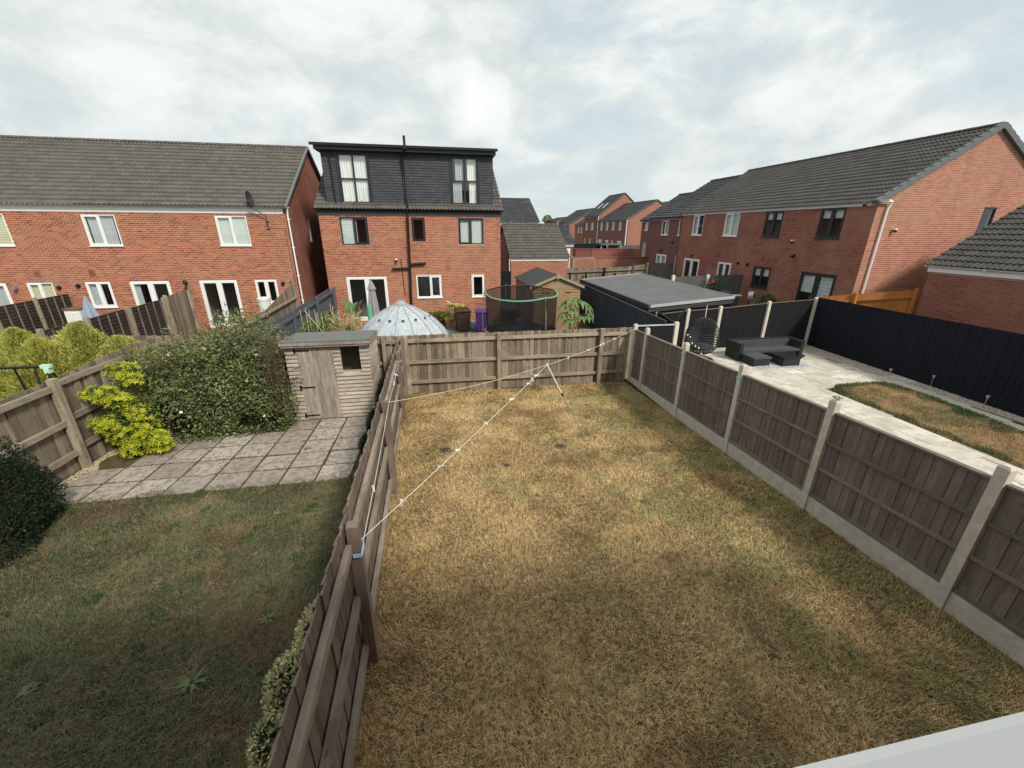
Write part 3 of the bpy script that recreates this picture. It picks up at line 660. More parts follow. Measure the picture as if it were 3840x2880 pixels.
# ---- middle house
MH = thing('brick_house', 'detached red brick house with dark grey slate-hung dormer storey in the centre', 'house', (-.9, 20.93, -.45))
pl = FRONT(20.93); X0, X1 = -5.03, 3.17
Mh = [(-4.2, -2.36, -.21, 1.88), (-.97, .22, .83, 1.9), (1.71, 2.34, .82, 1.89), (-4.16, -2.96, 3.3, 4.5), (-1.01, -.4, 3.45, 4.5), (1.15, 2.34, 3.32, 4.5)]
brick_wall(MH, pl, X0, X1, -.45, 4.58, Mh, 'brick_red', herotest=lambda u, z: .9 < z)
window(MH, pl, *Mh[0], covers=[None, None], name='patio_door', sill=False, doorlike=True, handle=True)
window(MH, pl, *Mh[1], split=(0., .56, 1.), covers=[None, None], opening=(1,))
window(MH, pl, *Mh[2], split=(0., 1.), covers=[None], opening=(0,))
window(MH, pl, *Mh[3], 'anthracite', covers=[('blind', 'blind_pale', .0, 1), ('curtain', 'curtain_white', .0, .08)], opening=(1,), sill=False)
window(MH, pl, *Mh[4], 'anthracite', split=(0., 1.), covers=[None], opening=(0,), sill=False)
window(MH, pl, *Mh[5], 'anthracite', covers=[BP+(.0,), BP+(.02,)], opening=(0,), sill=False)
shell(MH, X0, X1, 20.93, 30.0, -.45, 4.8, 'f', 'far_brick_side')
MB(pl).box(X0-.05, X1+.05, -.1, .03, 4.58, 4.76).part('fascia', 'render_grey', MH)
gutter_run(MH, pl, X0-.12, X1+.12, 4.83, 'black_plastic', .055, .1)
MR = (25.45, 7.70)
tile_roof(MH, (X0-.12, 20.74, 4.82), (1, 0, 0), (0, MR[0]-20.74, MR[1]-4.82), X1-X0+.24, math.hypot(MR[0]-20.74, MR[1]-4.82), 'tile_brown', hero=0, clip=lambda p: p.z < 5.1 or p.x < -4.55 or p.x > 2.6)
# first visible course as single tiles lies in the stuff part; gables and back
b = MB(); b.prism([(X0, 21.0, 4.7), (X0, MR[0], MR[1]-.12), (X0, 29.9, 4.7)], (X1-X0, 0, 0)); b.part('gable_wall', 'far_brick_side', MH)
MB().prism([(X0-.12, MR[0], MR[1]), (X0-.12, 30.15, 4.82), (X0-.12, 30.15, 4.74), (X0-.12, MR[0], MR[1]-.1)], (X1-X0+.24, 0, 0)).part('rear_roof', 'tile_brown', MH)
YD = 21.15; pd = FRONT(YD); DX0, DX1 = -4.62, 2.82
dw = [(-3.95, -2.72, 5.08, 7.06), (.93, 2.13, 5.10, 7.06)]
b = MB(pd)
us = [DX0, dw[0][0], dw[0][1], dw[1][0], dw[1][1], DX1]
b.box(us[0], us[1], -.2, 0, 4.9, 7.2); b.box(us[2], us[3], -.2, 0, 4.9, 7.2); b.box(us[4], us[5], -.2, 0, 4.9, 7.2)
for q in dw: b.box(q[0], q[1], -.2, 0, 4.9, q[2]); b.box(q[0], q[1], -.2, 0, q[3], 7.2)
b.box(DX0, DX0+.15, -4.2, -.2, 4.9, 7.2); b.box(DX1-.15, DX1, -4.2, -.2, 4.9, 7.2)
b.part('dormer_wall', 'render_grey', MH)
# slates
SLT = {}
def slates(root, pl, u0, u1, z0, z1, w=.25, g=.108, m='slate', hero=300, seed=1, cnt=[0], top=None):
    rr = random.Random(seed); st = MB(pl); n = int((z1-z0)/g)
    for r_ in range(n):
        z = z0+r_*g; u = u0 - (r_ % 2)*w/2
        while u < u1:
            a, c = max(u, u0), min(u+w-.006, u1)
            if c-a > .03:
                vs = [(a, .032, z), (c, .032, z), (c, .006, z+g+.02), (a, .006, z+g+.02), (a, .008, z), (c, .008, z)]; fs = [(0, 1, 2, 3), (4, 5, 1, 0)]
                if cnt[0] < hero and c-a > w*.9:
                    cnt[0] += 1
                    if 'm' not in SLT: SLT['m'] = MB().add([(0, -.032, 0), (w-.006, -.032, 0), (w-.006, -.006, g+.02), (0, -.006, g+.02), (0, -.008, 0), (w-.006, -.008, 0)], fs).mesh('slate', m)
                    put('slate', SLT['m'], root, pl(a, 0, z))
                else: st.add(vs, fs)
            u += w
    if st.v: st.part('slate_hanging', m, root, kind='stuff')
slates(MH, pd, dw[0][1]+.1, dw[1][0]-.1, 4.95, 7.12)
slates(MH, pd, DX0, dw[0][0]-.06, 4.95, 7.12); slates(MH, pd, dw[1][1]+.06, DX1, 4.95, 7.12)
for q, cv in ((dw[0], [CW, CW, CW+(0, .98), CW+(.0, 1)]), (dw[1], [None, None, CW+(.55, 1), CW+(.4, 1)])):
    window(MH, pd, *q, 'anthracite', split=(0., .5, 1.), rows=(0., .5, 1.), covers=[cv[0] if i in (0, 1) else cv[2] for i in range(4)] if q is dw[0] else [CG+(.0, .8), CG+(.25, 1), CW+(.35, 1), CW+(.2, 1)], sill=False, fr=.06, depth=-.05)  # grey curtains in the right dormer window are added, standing for reflected sky
b = MB(pd)
for q in dw: b.box(q[0]-.1, q[0], 0, .03, q[2]-.12, q[3]+.06); b.box(q[1], q[1]+.1, 0, .03, q[2]-.12, q[3]+.06)
b.part('window_trim', 'anthracite', MH)
b = MB(); zf = 7.14
b.box(DX0-.2, DX1+.14, YD-.27, 25.9, zf+.02, zf+.2); b.part('dormer_fascia', 'anthracite', MH)
MB().box(DX0-.27, DX1+.18, YD-.33, 26, zf+.2, zf+.26).part('flat_roof', 'felt_dark', MH)
b = MB(FRONT(YD-.27)); b.box(DX0-.33, DX1+.22, 0, .1, zf+.16, zf+.26); b.part('gutter', 'black_plastic', MH)
pipe(MH, [(-1.04, 20.72, 7.75), (-1.04, 20.72, 7.25), (-1.18, 20.95, 7.0), (-1.18, 20.98, 6.9), (-1.14, 20.98, 5.0), (-1.14, 20.78, 4.85), (-1.15, 20.82, 4.5), (-1.3, 20.84, .35), (-1.3, 20.84, -.4)], .055, 'black_plastic', 'soil_pipe')
pipe(MH, [(-1.25, 20.84, 2.25), (-2.05, 20.84, 2.22)], .045, 'black_plastic', 'waste_pipe')
pipe(MH, [(-1.2, 20.84, 2.42), (-.55, 20.84, 2.46), (-.5, 20.9, 2.46)], .055, 'black_plastic', 'waste_pipe')
pipe(MH, [(-1.62, 20.9, 2.68), (-1.56, 20.9, .95)], .012, 'black_plastic', 'cable')
pipe(MH, [(-4.28, 20.85+.22, 7.15), (-4.24, 21.08, 5.0)], .03, 'black_plastic', 'downpipe')
seccam(MH, pl, -1.82, 2.62); airbrick(MH, pl, .58, 2.25, 'brick_red')
b = MB(); 
for k in range(12):
    z = 4.95+k*.18; b.box(DX1+.02, DX1+.05, YD+.1, YD+.3, z, z+.17)
b.part('cheek_slates', 'slate', MH)

# ---- right terrace, main block
RT = thing('brick_house', 'long red brick terrace on the right with big sunlit gable and grey roof', 'house', (16.4, 14.05, -.4))
ps = SIDE(16.4)
Rh = [(24.7, 25.79, 3.72, 4.92), (21.49, 22.68, 3.72, 4.92), (18.47, 19.61, 3.72, 4.92), (15.27, 16.45, 3.72, 4.92), (24.47, 26.19, .18, 2.29), (21.46, 22.65, 1.2, 2.29), (18.51, 19.71, 1.24, 2.29), (14.9, 16.71, .18, 2.29)]
brick_wall(RT, ps, 14.05, 27.15, -.4, 4.92, Rh, 'brick_dark_shaded', 'mortar_shaded', hero=150, herotest=lambda u, z: z > 1.7)
Z3c = ('blind', 'blind_pale', .72, 1)
window(RT, ps, *Rh[0], covers=[None, CG], opening=(1,)); window(RT, ps, *Rh[1], covers=[BP+(.0, 1), BP+(.0, 1)], opening=(1,))
window(RT, ps, *Rh[2], 'anthracite', covers=[Z3c, Z3c], opening=(0, 1)); window(RT, ps, *Rh[3], 'anthracite', covers=[Z3c, Z3c], opening=(0, 1))
window(RT, ps, *Rh[4], covers=[None, None], name='patio_door', sill=False, doorlike=True, handle=True)
window(RT, ps, *Rh[5], covers=[CG+(0, .5), None], opening=(0, 1)); window(RT, ps, *Rh[6], 'anthracite', covers=[('blind', 'blind_pale', .6, 1), ('blind', 'blind_pale', .6, 1)], opening=(0, 1))
window(RT, ps, *Rh[7], 'anthracite', covers=[('blind', 'blind_pale', .0, 1), ('blind', 'blind_pale', .6, 1)], name='patio_door', sill=False, doorlike=True, handle=True)
pg = FRONT(14.05); RX, RZ = 20.78, 7.70; gx1 = 25.15; e0 = 5.06
gp = dict(poly=[(16.4, 4.92), (gx1, 4.92), (gx1, e0), (RX, RZ-.1), (16.4, e0)], zmax=RZ-.2, lim=lambda z: (16.4+max(0, z-e0)/(RZ-.1-e0)*(RX-16.4), gx1-max(0, z-e0)/(RZ-.1-e0)*(gx1-RX)))
brick_wall(RT, pg, 16.4, gx1, -.4, 4.92, [(21.45, 22.1, 3.95, 4.92)], 'brick_sunlit', 'mortar', top=gp, hero=150, herotest=lambda u, z: z > 2 and u < 20.5)
window(RT, pg, 21.45, 22.1, 3.95, 4.92, 'anthracite', split=(0., 1.), covers=[None], sill=False)
tile_roof(RT, (16.22, 27.25, 5.02), (0, -1, 0), (RX-16.22, 0, RZ-5.02), 13.2, math.hypot(RX-16.22, RZ-5.02), 'tile_grey', amp=.034)
MB().prism([(RX, 14.0, RZ), (gx1+.2, 14.0, 5.0), (gx1+.2, 14.0, 4.92), (RX, 14.0, RZ-.1)], (0, 13.2, 0)).part('rear_roof', 'tile_grey', RT)
ridge(RT, (RX, 14.0, RZ), (RX, 27.25, RZ), 'tile_grey')
b = MB(); b.box(gx1-.2, gx1, 14.05, 27.1, -.4, 4.95); b.box(16.4, gx1, 27.1, 27.2, -.4, 5.0); b.box(17.9, 17.95, 14.4, 27, -.4, 4.9); b.prism([(16.45, 27.1, 4.95), (RX, 27.1, RZ-.12), (gx1, 27.1, 4.95)], (0, .1, 0)); b.part('rear_wall', 'far_brick_side', RT)
MB(ps).box(14.3, 27.2, -.05, .02, 4.92, 5.06).part('fascia', 'upvc', RT); gutter_run(RT, ps, 13.55, 27.2, 5.09)
pipe(RT, [(16.31, 13.93, 5.05), (16.85, 13.93, 5.05), (16.86, 13.95, 4.98), (16.80, 13.98, 4.8), (16.80, 13.98, .3)], .04)
# dry verge units, each one its own piece
n = 16; A = Vector((16.2, 13.93, 5.05)); B = Vector((RX, 13.93, RZ+.04)); d = (B-A)/n
vm = MB(); dn = d.normalized(); up = Vector((-dn.z, 0, dn.x)); L = d.length
vm.add([tuple(Vector((0, y, 0)) + dn*s + up*t) for y in (-.015, .14) for s, t in ((0, -.13), (L*.97, -.13), (L*.97, .045), (0, .075))], [(0, 1, 2, 3), (7, 6, 5, 4), (3, 2, 6, 7), (0, 4, 5, 1), (0, 3, 7, 4), (1, 5, 6, 2)])
vmm = vm.mesh('verge_unit', 'ridge_grey')
for i in range(n): put('verge_unit', vmm, RT, A + d*i)
A2 = Vector((gx1+.2, 13.93, 5.02)); d2 = (Vector((RX, 13.93, RZ+.04))-A2)/n; dn = d2.normalized(); up = Vector((dn.z, 0, -dn.x)) ; up = up if up.z > 0 else -up
vm = MB(); L = d2.length
vm.add([tuple(Vector((0, y, 0)) + dn*s + up*t) for y in (-.015, .14) for s, t in ((0, -.13), (L*.97, -.13), (L*.97, .045), (0, .075))], [(0, 1, 2, 3), (7, 6, 5, 4), (3, 2, 6, 7), (0, 4, 5, 1), (0, 3, 7, 4), (1, 5, 6, 2)])
vmm = vm.mesh('verge_unit', 'ridge_grey')
for i in range(n): put('verge_unit', vmm, RT, A2 + d2*i)
for u, z in ((20.93, 2.33), (20.2, 2.31)): vent(RT, ps, u, z)
for u in (22.07, 22.72, 19.19, 18.32): airbrick(RT, ps, u, 2.65, 'brick_dark_shaded')
walllamp(RT, ps, 17.28, 2.95); walllamp(RT, ps, 25.3, 2.5, name='wall_lantern'); seccam(RT, ps, 17.52, 3.56); seccam(RT, pg, 17.42, 4.05)
seccam(RT, ps, 14.5, 4.98)
# ---- right terrace, lower second and third blocks
def block(label, x, y0, y1, ze, zr, depth, wins, doors, z0=-.5, loc=None, fb='far_brick_side'):
    r = thing('brick_house', label, 'house', (x, y0, z0)); p = SIDE(x); hl = [w[:4] for w in wins+doors]
    us = sorted({y0, y1, *[h[0] for h in hl], *[h[1] for h in hl]}); zs = sorted({z0, ze-.2, *[h[2] for h in hl], *[h[3] for h in hl]}); b = MB(p)
    for a, c in zip(us, us[1:]):
        for e, f in zip(zs, zs[1:]):
            if not any(h[0] < (a+c)/2 < h[1] and h[2] < (e+f)/2 < h[3] for h in hl): b.box(a, c, -.2, 0, e, f)
    b.part('wall', fb, r)
    for w in wins: window(r, p, *w[:4], covers=[CG, None], split=w[4] if len(w) > 4 else (0., .5, 1.), simple=True)
    for w in doors: window(r, p, *w[:4], name='patio_door', sill=False, doorlike=w[1]-w[0] > 1.2, split=(0., .5, 1.) if w[1]-w[0] > .7 else (0., 1.), simple=True, covers=[CG, CG])
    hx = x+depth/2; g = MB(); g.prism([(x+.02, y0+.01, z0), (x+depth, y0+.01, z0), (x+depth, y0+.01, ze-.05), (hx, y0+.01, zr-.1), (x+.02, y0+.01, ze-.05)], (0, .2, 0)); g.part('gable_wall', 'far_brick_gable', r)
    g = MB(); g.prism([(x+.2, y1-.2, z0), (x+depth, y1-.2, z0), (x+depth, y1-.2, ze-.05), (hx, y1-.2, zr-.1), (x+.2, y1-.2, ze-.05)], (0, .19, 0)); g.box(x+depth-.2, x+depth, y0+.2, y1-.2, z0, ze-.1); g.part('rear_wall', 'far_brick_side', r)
    MB(p).box(y0, y1, .0, .03, ze-.2, ze-.03).part('fascia', 'upvc', r); gutter_run(r, p, y0-.08, y1+.08, ze, 'upvc', .055, .09)
    # tiling in rows with real steps
    sl2 = math.hypot(hx-x+.18, zr-ze+.05); nr = int(sl2/.33); rt = MB(); c_, s_ = (hx-x+.18)/sl2, (zr-ze+.05)/sl2
    for k in range(nr):
        a, e = k*sl2/nr, (k+1)*sl2/nr+.02
        rt.add([(x-.18+a*c_-s_*.05, yy, ze-.05+a*s_+c_*.05) for yy in (y0-.08, y1+.08)] + [(x-.18+e*c_-s_*.01, yy, ze-.05+e*s_+c_*.01) for yy in (y1+.08, y0-.08)] + [(x-.18+a*c_, yy, ze-.05+a*s_) for yy in (y0-.08, y1+.08)], [(0, 3, 2, 1), (4, 0, 1, 5)])
    rt.part('roof', 'tile_far', r)
    MB().prism([(x-.18, y0-.08, ze-.06), (hx, y0-.08, zr-.02), (x+depth+.18, y0-.08, ze-.06), (x+depth+.18, y0-.08, ze-.14), (hx, y0-.08, zr-.12), (x-.18, y0-.08, ze-.14)], (0, y1-y0+.16, 0)).part('roof_deck', 'tile_far', r)
    v = MB(); v.prism([(x-.2, y0-.12, ze-.1), (hx, y0-.12, zr), (hx, y0-.12, zr+.1), (x-.2, y0-.12, ze+.02)], (0, .06, 0)); v.prism([(x+depth+.2, y0-.12, ze-.1), (hx, y0-.12, zr), (hx, y0-.12, zr+.1), (x+depth+.2, y0-.12, ze+.02)], (0, .06, 0)); v.part('verge', 'ridge_grey', r)
    ridge(r, (hx, y0-.05, zr), (hx, y1+.05, zr), 'tile_far', seg=.9)
    return r
r = block('brick terrace house one step lower beyond the main right block', 16.5, 27.22, 31.3, 4.9, 7.5, 8.8, [(28.88, 29.86, 3.68, 4.66), (27.3, 27.6, 3.68, 4.66, (0., 1.))], [(28.68, 30.13, .1, 2.35), (27.3, 27.5, 1.2, 2.37)])
walllamp(r, SIDE(16.5), 27.96, 3.24); walllamp(r, SIDE(16.5), 29.4, 2.6, name='wall_lantern')
r = block('set back end house of the right terrace with lowest ridge', 18.1, 31.32, 36.2, 4.85, 6.9, 6.4, [(35.06, 35.6, 3.98, 4.72, (0., 1.))], [(35.05, 35.64, 1.4, 2.97), (34.1, 34.35, 1.6, 2.97)])
# ---- far houses
def W_(a, b, z0, z1): return (a, b, z0, z1)
r = block('far brick house with four upstairs windows, nearer of the tall pair', 28.4, 61.5, 73.0, 5.5, 8.2, 8.8, [(71.2, 72.1, 3.98, 5.18), (68.75, 69.6, 3.98, 5.18), (66.2, 67.15, 3.98, 5.18), (63.6, 64.5, 3.98, 5.18)], [(68.2, 69.4, 1.3, 2.4), (66.2, 67.1, 1.3, 2.4), (63.1, 64.6, .3, 2.4), (71.0, 72.9, .3, 2.42)])
pipe(r, [(28.3, 61.45, 5.4), (28.3, 61.45, 1.)], .07)
r = block('tallest far brick house with two skylights in its steep roof', 28.4, 73.05, 80.3, 6.3, 9.95, 8.8, [(78.6, 79.7, 3.98, 5.18), (75.6, 76.8, 3.98, 5.18)], [(79.4, 80.1, 1.3, 2.5), (76.5, 77.3, 1.3, 2.45)])
pipe(r, [(28.3, 73.1, 6.2), (28.3, 73.1, 1.)], .07)
for y_ in (75.2, 77.6):
    b = MB(); c_, s_ = .77, .64; base = Vector((29.9, y_, 6.3+1.5*.83+.05)); b.add([tuple(base + Vector((c_*a, q, s_*a)) + Vector((-s_*.08, 0, c_*.08))) for a, q in ((0, 0), (1.3, 0), (1.3, .5), (0, .5))], [(0, 1, 2, 3)]); b.part('skylight', 'upvc', r)
block('distant brick gabled house at the left end of the far row', 32.8, 100.0, 113.0, 5.87, 8.75, 9.4, [], [])
block('low distant brick house in front of the far gabled house', 28.4, 90.0, 95.0, 4.94, 6.9, 6.0, [], [], fb='far_brick_red')
r = block('low far red brick house just beyond the tallest far house', 28.4, 80.6, 86.0, 4.92, 6.6, 5.4, [(81.6, 82.4, 3.4, 4.5), (83.3, 84.1, 3.4, 4.5)], [], fb='far_brick_red')
block('most distant small brick house beside the treetop', 40, 141, 157, 6.6, 8.0, 9.0, [], [])
bh = thing('brick_house', 'dark roofed house behind the tall far pair', 'house', (40, 76, 0)); MB().prism([(37.5, 74, 6.4), (42, 74, 8.9), (46, 74, 6.4)], (0, 9, 0)).part('roof', 'tile_far', bh); MB().box(37.8, 45.8, 74.2, 82.8, -.7, 6.4).part('wall', 'far_brick_front', bh)
bh = thing('brick_house', 'dark roofed house between the gabled houses of the far row', 'house', (40, 100, 0)); MB().prism([(40, 96, 5.6), (44, 96, 7.9), (48, 96, 5.6)], (0, 14, 0)).part('roof', 'tile_far', bh); MB().box(40.3, 47.8, 96.2, 109, -.7, 5.6).part('wall', 'far_brick_front', bh)

# ---- houses with ridge along x: garages and the roof behind
def xhouse(name, label, cat, x0, x1, y0, ze, yr, zr, z0, wall='far_brick_front', tiles='tile_brown', rolls=2, hero=0, seg=6, bricks=False, gauge=.335):
    r = thing(name, label, cat, ((x0+x1)/2, y0, z0)); p = FRONT(y0); y1 = 2*yr-y0
    if bricks: brick_wall(r, p, x0, x1, z0, ze-.22, [], 'brick_red', hero=hero, herotest=lambda u, z: z > .6)
    else: MB(p).box(x0, x1, -.2, 0, z0, ze-.22).part('wall', wall, r)
    b = MB(); b.prism([(x0, y0+.221, z0), (x0, y1, z0), (x0, y1, ze), (x0, yr, zr-.1), (x0, y0+.221, ze-.05)], (.2, 0, 0)); b.part('gable_wall', 'far_brick_side', r)
    b = MB(); b.prism([(x1, y0+.221, z0), (x1, y1, z0), (x1, y1, ze), (x1, yr, zr-.1), (x1, y0+.221, ze-.05)], (-.2, 0, 0)); b.box(x0+.2, x1-.2, y1-.2, y1, z0, ze); b.part('gable_wall', 'far_brick_side', r)
    MB(p).box(x0-.02, x1+.02, -.2, .03, ze-.22, ze-.02).part('fascia', 'upvc', r); gutter_run(r, p, x0-.12, x1+.1, ze+.02)
    tile_roof(r, (x0-.12, y0-.16, ze), (1, 0, 0), (0, yr-y0+.16, zr-ze), x1-x0+.24, math.hypot(yr-y0+.16, zr-ze), tiles, gauge=gauge, rolls=rolls, hero=hero, seg=seg)
    MB().prism([(x0-.12, yr, zr), (x0-.12, y1+.15, ze), (x0-.12, y1+.15, ze-.08), (x0-.12, yr, zr-.09)], (x1-x0+.24, 0, 0)).part('rear_roof', tiles, r)
    ridge(r, (x0-.12, yr, zr), (x1+.12, yr, zr), tiles); return r
g1 = xhouse('garage', 'brick garage with brown pantile roof behind the small tan shed', 'garage', 4.93, 8.84, 28., 2.25, 31.2, 4.33, -.45, hero=150, bricks=True)
pipe(g1, [(4.82, 27.93, 2.2), (4.82, 27.93, -.3)])
g2 = xhouse('garage', 'smaller dark roofed garage with white door behind the pantiled garage', 'garage', 8.9, 10.85, 33., 2.98, 35.5, 4.28, -.45, tiles='tile_far', rolls=1)
b = MB(FRONT(33.)); b.box(9.2, 10.6, .0, .05, -.3, 2.62)
for k in range(14): b.box(9.25, 10.55, .05, .065, -.25+k*.2, -.1+k*.2)
b.part('garage_door', 'upvc', g2)
bg = xhouse('brick_house', 'house showing only its plain dark tiled roof right of the dormer house', 'house', -2, 8.9, 37, 4.6, 41.2, 6.66, -.45, tiles='tile_far', rolls=1)
# ---- right garage (its roof shades the big gable)
RG = thing('garage', 'brick garage with dark pantile roof at the right edge above the navy fence', 'garage', (17.3, 12.3, -.3)); p = SIDE(17.3)
brick_wall(RG, p, 4.0, 12.25, -.3, 2.68, [], 'brick_dark_shaded', 'mortar_shaded', hero=150, herotest=lambda u, z: z > 1.6 and u > 8.5)
MB(p).box(3.9, 12.3, -.1, .03, 2.68, 2.84).part('fascia', 'upvc', RG); gutter_run(RG, p, 3.9, 12.38, 2.90)
tile_roof(RG, (17.12, 12.36, 2.90), (0, -1, 0), (1., 0, .59), 8.5, 4.0, 'tile_grey', amp=.03, hero=200)
b = MB(); b.prism([(17.32, 12.0, -.3), (24, 12.0, -.3), (24, 12.0, 2.85), (20.66, 12.0, 4.85), (17.32, 12.0, 2.85)], (0, .25, 0)); b.prism([(17.52, 4.0, -.3), (24, 4.0, -.3), (24, 4.0, 2.85), (20.66, 4.0, 4.85), (17.52, 4.0, 2.85)], (0, .2, 0)); b.box(23.8, 24, 4.2, 12, -.3, 2.9); b.part('gable_wall', 'far_brick_front', RG)
MB().prism([(20.55, 12.36, 4.9), (24.2, 12.36, 2.85), (24.2, 12.36, 2.77), (20.55, 12.36, 4.8)], (0, -8.5, 0)).part('rear_roof', 'tile_grey', RG)
# ---- boundary brick walls
def bwall(label, pts, m, zc, z0=-.5, cop='far_brick_red'):
    r = thing('brick_wall', label, 'wall', (pts[0][0], pts[0][1], z0))
    b = MB(); c = MB()
    for (x0, y0), (x1, y1) in zip(pts, pts[1:]):
        d = Vector((x1-x0, y1-y0, 0)).normalized(); n = Vector((-d.y, d.x, 0))*.11
        q = [(x0-n.x, y0-n.y), (x1-n.x, y1-n.y), (x1+n.x, y1+n.y), (x0+n.x, y0+n.y)]
        b.prism([(u, v, z0) for u, v in q], (0, 0, zc-z0)); q = [(x0-n.x*1.3, y0-n.y*1.3), (x1-n.x*1.3, y1-n.y*1.3), (x1+n.x*1.3, y1+n.y*1.3), (x0+n.x*1.3, y0+n.y*1.3)]
        c.prism([(u, v, zc) for u, v in q], (0, 0, .09))
    b.part('wall', m, r); c.part('coping', cop, r)
bwall('tall boundary wall of red brick with soldier coping, the farther of the two', [(12.9, 46), (13.1, 42.5), (13.6, 40.6), (15, 40), (22, 40)], 'far_brick_red', 2.2)
bwall('lower brown brick boundary wall in front of the tall brick wall', [(10.86, 33.2), (18.1, 33.2)], 'far_brick_gable', 1.85)

# ================================================================== FENCES
def boards(root, A, B, zt, zb, m, w=.118, th=.022, side=1, step=None, jit=.006, name='fence_board', taper=True, tilt=.004, proud=.003):
    """vertical overlapping boards from A to B (x,y); zt/zb are functions of t in 0..1; side +1: boards on the left of A->B"""
    A, B = Vector(A), Vector(B); L = (B-A).length; n = max(1, int(round(L/(step or w*.9)))); d = (B-A).normalized(); nv = Vector((-d.y, d.x)) * side; ang = math.atan2(d.y, d.x)
    H = max(zt(t/10)-zb(t/10) for t in range(11)) + .0
    key = ('b', w, th, round(H, 2), m)
    if key not in BM:
        b = MB(); b.add([(0, 0, 0), (w, 0, 0), (w, th*.35, 0), (0, th, 0), (0, 0, H), (w, 0, H), (w, th*.35, H), (0, th, H)], [(0, 3, 2, 1), (4, 5, 6, 7), (0, 1, 5, 4), (1, 2, 6, 5), (2, 3, 7, 6), (3, 0, 4, 7)]); BM[key] = b.mesh('fence_board', m)
    for i in range(n):
        t = (i+.5)/n; p = A + d*(L*i/n) + nv*(-proud*(i % 2)+random.uniform(0, .002)); z0, z1 = zb(t), zt(t)+random.uniform(-jit, jit)
        put(name, BM[key], root, (p.x, p.y, z0), (random.uniform(-tilt, tilt), random.uniform(-tilt, tilt), ang + random.uniform(-.02, .02)), (1, 1, (z1-z0)/H))
Gz = lambda y: -.042*y
# ---- left fence of our lawn: posts and rails on our side
FL = thing('fence', 'long closeboard fence on the left of the dry lawn with three rails and clothes line', 'fence', (-.9, 5, Gz(5)))
LX = lambda y: -.82-.021*y
A, B = (LX(-.1)-.06, -.1), (LX(11.2)-.06, 11.2); zt = lambda t: Gz(-.1+11.3*t)+1.70; zb = lambda t: Gz(-.1+11.3*t)-.02
boards(FL, A, B, zt, zb, 'wood_left', w=.118, step=.108, side=1, jit=.014, tilt=.006, proud=.006)
lp = [.05, 3.13, 6.23, 9.54, 11.16]
for y in lp: put('fence_post', beammesh(.10, .10, 1.80, 'wood_left'), FL, (LX(y)+.035, y, Gz(y)-.08), (0, 0, random.uniform(-.03, .03)))
for a, b_ in zip(lp, lp[1:]):
    for hgt in (1.50, .90, .27):
        z = random.uniform(-.01, .01)
        pa = (LX(a)-.012, a+.05, Gz(a)+hgt+z); pb = (LX(b_)-.012, b_-.05, Gz(b_)+hgt+z)
        beam('fence_rail', pa, pb, .055, .085, 'wood_leftrail', FL)
# ---- far fence of our lawn, running on behind the left garden
FF = thing('fence', 'weathered closeboard fence across the far end of the dry lawn', 'fence', (1.5, 11.25, -.47))
ftop = lambda x: 1.27 if x > -1.2 else 1.27 + (-1.2-x)*.040
bx = lambda t: -13.0 + 18.75*t
boards(FF, (-13.0, 11.34), (5.75, 11.34), lambda t: ftop(bx(t))+.0, lambda t: -.50, 'wood_grey', w=.110, step=.106, side=1, jit=.009, proud=.013, tilt=.007)
fp = [-12.5, -9.6, -6.6, -3.6, -1.52, -.93, 1.64, 4.72]
for x in fp: put('fence_post', beammesh(.10, .10, ftop(x)+.52, 'wood_rail'), FF, (x, 11.23 if x > -1.2 or x < -2 else 11.24, -.5), (0, 0, random.uniform(-.03, .03)))
for a, b_ in zip(fp, fp[1:]+[5.6]):
    for hgt in (-.16, -.76, -1.36):
        s = random.uniform(-.012, .012)
        beam('fence_rail', (a+.05, 11.295, ftop(a)+hgt+s), (b_-.05, 11.295, ftop(b_)+hgt+s), .07, .085, 'wood_rail', FF)
# ---- right fence: concrete posts, gravel boards, dark panels
FR = thing('fence', 'dark panel fence with concrete posts and gravel boards right of the dry lawn', 'fence', (5.6, 6, Gz(6)))
RXf = lambda y: 5.578+.012*y
py = [.736, 2.666, 4.596, 6.526, 8.456, 10.386, 11.1]
def conpost(root, x, y, z0, H, m='concrete', ang=0., s=(.10, .11)):
    k = ('cp', round(H, 2), m, s)
    if k not in BM:
        b = MB(); w, d = s; c = .02; b.box(-w/2, w/2, -d/2, d/2, 0, H-.03); b.add([(-w/2, -d/2, H-.03), (w/2, -d/2, H-.03), (w/2, d/2, H-.03), (-w/2, d/2, H-.03), (-w/2+c, -d/2+c, H), (w/2-c, -d/2+c, H), (w/2-c, d/2-c, H), (-w/2+c, d/2-c, H)], [(0, 1, 5, 4), (1, 2, 6, 5), (2, 3, 7, 6), (3, 0, 4, 7), (4, 5, 6, 7)]); BM[k] = b.mesh('post', m)
    return put('concrete_post', BM[k], root, (x, y, z0), (random.uniform(-.006, .006), random.uniform(-.006, .006), ang))
for i, y in enumerate(py): conpost(FR, RXf(y), y, Gz(y)-.3, 2.21 if i < 6 else 2.19, 'concrete')
PW = .115
